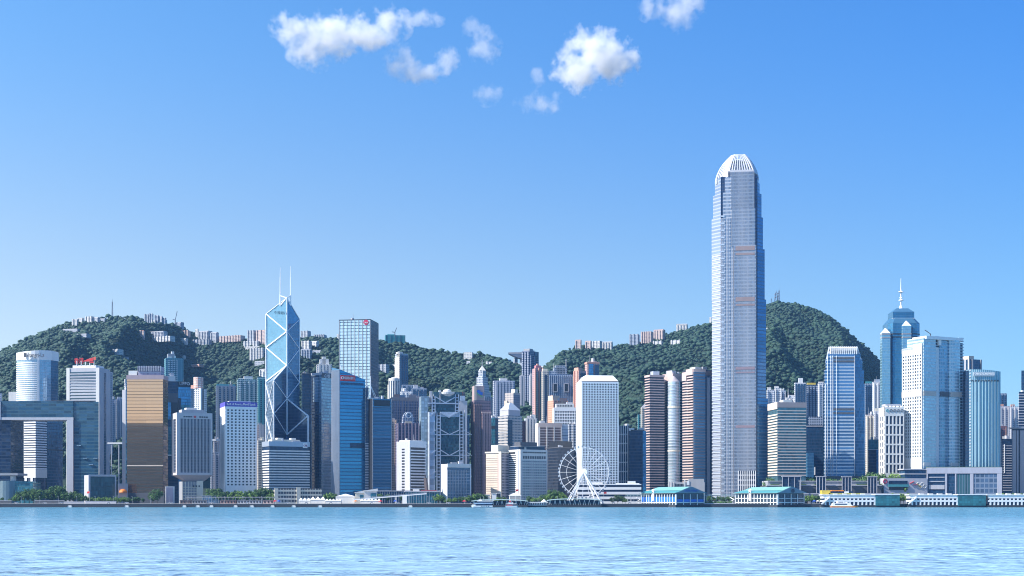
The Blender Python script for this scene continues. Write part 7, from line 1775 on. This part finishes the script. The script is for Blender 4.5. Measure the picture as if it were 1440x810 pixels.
# elevated road, terraces and glass boxes below the western towers
t = thing('flyover', 'grey elevated road running behind the ferry piers', 'flyover', (X(1080, 1572), 1572, 3.4)); w = X(1292, 1572) - X(1080, 1572)
MB().box(0, w, 0, 10, 9.4, 11.2).build('deck', grey, t); MB().box(0, w, -.4, 0, 11, 12.2).build('parapet', lav, t)
me = MB().box(-1.2, 1.2, 2, 8, 0, 9.4).mesh('pier', grey); copies(me, 'pier', t, [(w * (i + .5) / 9, 0, 0) for i in range(9)])
t = thing('mall_terrace', 'long dark podium with planted terraces under the striped and fin-crowned towers', 'podium', (X(1078, 1592), 1592, 3.4)); w = X(1240, 1592) - X(1078, 1592); z = lambda q: Z(q, 1592) - 3.4
MB().box(0, w, 0, 40, 0, z(683)).build('lower_storey', dgrey, t); MB().box(2, w - 2, 4, 40, z(683), z(677)).build('upper_storey', grey, t); MB().box(0, w, -.5, 4, z(683), z(682)).build('terrace_edge', lav, t); MB().box(2, w - 2, 3, 40, z(677), z(676)).build('terrace_edge', lav, t)
for p0, p1 in ((1084, 1096), (1100, 1116), (1122, 1134), (1146, 1160), (1205, 1224)): MB().box(X(p0, 1592) - X(1078, 1592), X(p1, 1592) - X(1078, 1592), -.3, 3.6, z(682), z(680.8)).build('planter', paint('roof_garden_green', None), t)
for p0, p1, q, lab in ((1148, 1161, 670.5, 'framed glass box pavilion at the foot of the dark blue block'), (1184, 1197, 671, 'framed glass box pavilion below the fin-crowned tower'), (1220, 1233, 671, 'framed glass box pavilion left of the mural wall'), (1100, 1126, 670.5, 'broad dark glass entrance box under the beige-striped tower')):
    b = B('glass_pavilion', lab, 'pavilion', p0, p0 + .3, p1, q, 1586, .4); b.core(navy, 'glass_wall'); b.ringbox(b.H, b.H + .8, .8, lav, 'roof_slab'); b.fins('R', 4, 0, b.W, 0, b.H, .5, .6, lav, 'post')
MB_t = thing('lamp_mast', 'tall grey lighting mast in front of the beige-striped tower', 'lamp mast', (X(1125, 1568), 1568, 3.4)); MB().cyl(0, 0, 0, 26, .5, .3, 8).build('pole', lav, MB_t); MB().box(-1.4, 1.4, -.4, .4, 25.5, 26.6).build('lamp_head', lav, MB_t)

# boats
def ferry():
    Y = 1470; t = thing('ferry', 'white double-deck ferry with blue window bands moored at the long green-roofed pier', 'ferry', (X(662, Y), Y, 0)); L = X(693, Y) - X(662, Y)
    hull = [(0, 0), (L * .1, -3), (L, -3), (L, 3), (L * .1, 3)]
    MB().prism([(2, 0), (L * .13, -2.6), (L - .5, -2.6), (L - .5, 2.6), (L * .13, 2.6)], -.6, 2.0, top=hull).build('hull', white, t)
    MB().prism([(1.6, 0), (L * .12, -2.75), (L - .3, -2.75), (L - .3, 2.75), (L * .12, 2.75)], -.5, .5).build('waterline', paint('hull_navy', (.03, .06, .16), .5), t)
    MB().prism([(L * .22, -2.8), (L * .97, -2.8), (L * .97, 2.8), (L * .22, 2.8)], 2.0, 4.0).build('lower_deck', navy, t); MB().box(L * .16, L * .99, -3.05, 3.05, 4.0, 4.9).build('deck_band', paint('pale_blue_band', (.45, .62, .82), .5), t)
    MB().box(L * .32, L * .97, -2.7, 2.7, 4.9, 6.4).build('upper_deck', navy, t); MB().box(L * .28, L * .99, -3, 3, 6.4, 7.2).build('roof', white, t); MB().box(L * .36, L * .5, -1.6, 1.6, 7.2, 8.4).build('wheelhouse', white, t); MB().cyl(L * .43, 0, 8.4, 10.6, .15, .1, 6).build('mast', steelw, t)
    MB().box(L * .05, L * .22, -2.2, 2.2, 2, 3).build('foredeck', white, t)
    me = MB().box(-.5, .5, -3.12, -3.0, .9, 1.6).mesh('porthole', navy); copies(me, 'porthole', t, [(L * q, 0, 0) for q in (.5, .6, .7, .8)])
ferry()
def launch():
    Y = 1472; t = thing('tour_boat', 'small white tour boat with red cabin band beside the ferry', 'boat', (X(710.5, Y), Y, 0)); L = X(729, Y) - X(710.5, Y)
    MB().prism([(.6, -1.8), (L - 2, -1.8), (L - .8, 0), (L - 2, 1.8), (.6, 1.8)], -.5, 1.8, top=[(0, -2.2), (L - 1.5, -2.2), (L, 0), (L - 1.5, 2.2), (0, 2.2)]).build('hull', white, t)
    MB().box(L * .1, L * .55, -1.9, 1.9, 1.8, 3.4).build('cabin', paint('red_cabin', (.42, .05, .07), .5), t); MB().box(L * .04, L * .86, -2.1, 2.1, 3.4, 4.1).build('upper_deck', white, t); MB().box(L * .58, L * .82, -1.7, 1.7, 1.8, 3.4).build('window_band', navy, t)
    MB().box(L * .25, L * .6, -1.4, 1.4, 4.1, 5.6).build('wheelhouse', white, t); MB().box(L * .3, L * .55, -1.5, -1.38, 4.5, 5.2).build('window', navy, t); MB().cyl(L * .4, 0, 5.6, 9, .15, .08, 6).build('mast', steelw, t); MB().box(L * .3, L * .42, -.5, .5, 5.6, 7.2).build('funnel', redp, t)
launch()
def catamaran():
    Y = 1465; t = thing('catamaran', 'white fast catamaran with an orange waterline passing the white ferry pier', 'boat', (X(1168, Y), Y, 0)); L = X(1206, Y) - X(1168, Y)
    for s in (-1, 1): MB().prism([(.5, s * 2.4 - .9), (L - 4, s * 2.4 - .9), (L - 1, s * 2.4), (L - 4, s * 2.4 + .9), (.5, s * 2.4 + .9)], -.6, 1.4, top=[(0, s * 2.4 - 1.1), (L - 3, s * 2.4 - 1.1), (L, s * 2.4), (L - 3, s * 2.4 + 1.1), (0, s * 2.4 + 1.1)]).build('hull', orangep, t)
    MB().prism([(0, -3.4), (L - 7, -3.4), (L - 7, 3.4), (0, 3.4)], 1.4, 2.0, top=[(0, -3.4), (L - 4, -3), (L - 4, 3), (0, 3.4)]).build('deck', white, t)
    MB().prism([(1.5, -3), (L * .78, -3), (L * .78, 3), (1.5, 3)], 2.0, 4.8, top=[(2, -2.7), (L * .68, -2.7), (L * .68, 2.7), (2, 2.7)]).build('cabin', white, t); MB().box(4, L * .58, -3.05, -2.6, 3.0, 4.0).build('window_band', navy, t)
    MB().prism([(L * .22, -2), (L * .52, -2), (L * .52, 2), (L * .22, 2)], 4.8, 6.6, top=[(L * .24, -1.7), (L * .46, -1.7), (L * .46, 1.7), (L * .24, 1.7)]).build('bridge', white, t); MB().box(L * .27, L * .45, -2.05, -1.6, 5.3, 6.1).build('window_band', navy, t); MB().cyl(L * .35, 0, 6.6, 9, .18, .1, 6).build('mast', steelw, t)
    MB().box(L * .58, L * .64, -2.5, 2.5, 4.7, 5.6).build('life_raft', offw, t)
catamaran()

# vehicles and strollers' shelters along the shore
rv = random.Random(5)
def car_proto():
    t = thing('parked_car', 'small car parked on the promenade road', 'car', (0, 0, 0), 0, 'cars along the promenade road')
    MB().prism([(0, -.9), (4.3, -.9), (4.3, .9), (0, .9)], .35, .95).build('body', white, t); MB().prism([(.7, -.8), (3.6, -.8), (3.6, .8), (.7, .8)], .95, 1.5, top=[(1.2, -.7), (3.0, -.7), (3.0, .7), (1.2, .7)]).build('cabin', navy, t)
    for x in (.8, 3.4):
        for y in (-.85, .85):
            MB().bar((x - .3, y, .33), (x + .3, y, .33), .2, .6).build('wheel', black, t)
    return t
cp = car_proto(); first = True
for px in (20, 66, 84, 150, 176, 243, 300, 345, 402, 428, 468, 520, 562, 600, 628, 700, 860, 888, 1010, 1140, 1275):
    loc = (X(px, 1505 + px % 3), 1505 + px % 3, 4.0)
    if first: cp.location = loc; first = False
    else: dup(cp, loc, rv.choice((0, math.pi)) + rv.uniform(-.05, .05))
lp = thing('street_lamp', 'slim grey lamp post on the harbour promenade', 'street lamp', (X(30, 1503), 1503, 4), 0, 'lamp posts along the promenade')
MB().cyl(0, 0, 0, 7.4, .13, .08, 6).build('pole', lav, lp); MB().box(-.9, .2, -.14, .14, 7.3, 7.55).build('lamp_head', offw, lp)
for k in range(1, 34): dup(lp, (X(30 + k * 26.0, 1503), 1503, 4))

# ================================================================ clouds: real vapour, far beyond the hills
def cloud(label, blobs, dens, seed, Y=7600, sc_=1.0, rag=1.0):
    cx = sum(q[0] for q in blobs) / len(blobs); cy = sum(q[1] for q in blobs) / len(blobs)
    k = Y / F; loc = (X(cx, Y), Y, Z(cy, Y))
    bm = bmesh.new()
    for (px, py, rx, ry) in blobs:
        for a in range(10):
            for e in (-1, -.5, 0, .5, 1):
                ce = math.sqrt(max(0, 1 - e * e * .9))
                bm.verts.new(((px - cx) * k + rx * k * 1.25 * math.cos(a * .6283) * ce, (rx + ry) * .5 * k * 1.0 * math.sin(a * .6283) * ce, -(py - cy) * k + ry * k * 1.3 * e))
    bmesh.ops.convex_hull(bm, input=bm.verts)
    for v in [v for v in bm.verts if not v.link_faces]: bm.verts.remove(v)
    me = bpy.data.meshes.new('cloud'); bm.to_mesh(me); bm.free()
    t = NT('cloud_vapour_%d' % seed); tc = t.n('ShaderNodeTexCoord'); p = tc.outputs['Object']
    wv = t.noise(t.scale(p, (1 / (26 * k),) * 3), 1.0, 3, .6, 1)
    sv = t.n('ShaderNodeVectorMath', operation='SCALE'); t.put(sv.inputs[0], t.v1('SUBTRACT', wv, (.5, .5, .5))); sv.inputs['Scale'].default_value = 22 * k
    pw = t.v1('ADD', p, sv.outputs[0])
    f = None
    for (px, py, rx, ry) in blobs:
        d = t.v1('MULTIPLY', t.v1('SUBTRACT', pw, ((px - cx) * k, 0, -(py - cy) * k)), (1 / (rx * k), 1 / ((rx + ry) * .5 * k), 1 / (ry * k)))
        ln = t.n('ShaderNodeVectorMath', operation='LENGTH'); t.put(ln.inputs[0], d)
        g = t.m1('SUBTRACT', 1.0, ln.outputs['Value'])
        f = g if f is None else t.m1('MAXIMUM', f, g)
    n1 = t.noise(t.v1('ADD', t.scale(p, (1 / (19 * k),) * 3), (seed * 3.1, 0, 0)), 1.0, 7, .6)
    v = t.m1('ADD', f, t.m1('MULTIPLY', t.m1('SUBTRACT', n1, .53), 3.5 * rag))
    v = t.m1('MULTIPLY', t.m1('MAXIMUM', t.m1('MINIMUM', v, .7), 0.0), dens / 48.0)
    pv = t.n('ShaderNodeVolumePrincipled'); pv.inputs['Color'].default_value = (1, 1, 1, 1); pv.inputs['Anisotropy'].default_value = .2; t.put(pv.inputs['Density'], v)
    t.t.links.new(pv.outputs[0], t.out.inputs['Volume'])
    me.materials.append(t.m)
    o = link('cloud', me, None, loc); tag(o, label, 'cloud', None, 'thing')
    return o
cloud('largest ragged white cloud, long and slanting, high above the braced tower', [(410, 40, 30, 22), (440, 62, 36, 34), (470, 50, 42, 30), (510, 48, 46, 26), (548, 34, 30, 24)], 1.0, 1)
cloud('small wispy puff trailing right of the largest cloud', [(592, 24, 30, 10), (612, 25, 16, 11)], .5, 2, rag=1.2)
cloud('heart-shaped white cloud hanging below the largest one', [(560, 88, 22, 22), (590, 102, 34, 15), (628, 86, 20, 19)], .7, 3)
cloud('thin torn wisp right of the heart-shaped cloud', [(668, 40, 16, 16), (682, 66, 22, 26), (660, 38, 14, 8)], .42, 4, rag=1.2)
cloud('dense bright white cloud, the most solid, at the middle of the sky', [(830, 66, 42, 26), (812, 100, 36, 30), (862, 88, 38, 26), (846, 80, 44, 34)], 1.3, 5)
cloud('faint scrap of cloud below the solid white cloud', [(760, 146, 34, 14), (756, 106, 14, 12)], .4, 6, rag=1.2)
cloud('faint smallest scrap of cloud left of the solid white one', [(686, 132, 20, 15)], .4, 7, rag=1.2)
cloud('soft cloud cut by the top of the picture', [(916, 12, 20, 18), (958, 12, 28, 30), (975, 0, 24, 16)], .55, 8)

# ---------------------------------------------------------------- haze: the sea air over harbour, city and hills
def haze(density):
    o = MB().box(-4400, 4400, -4600, 7300, -40, 760).build('haze', bpy.data.materials.new('haze_air'))
    m = o.data.materials[0]; m.use_nodes = True; nt = m.node_tree; nt.nodes.clear()
    out = nt.nodes.new('ShaderNodeOutputMaterial'); pv = nt.nodes.new('ShaderNodeVolumePrincipled')
    pv.inputs['Color'].default_value = (.30, .58, 1.0, 1); pv.inputs['Density'].default_value = density; pv.inputs['Anisotropy'].default_value = .1
    nt.links.new(pv.outputs[0], out.inputs['Volume'])
    tag(o, kind='stuff')
HAZE = 0.000028
if HAZE: haze(HAZE)
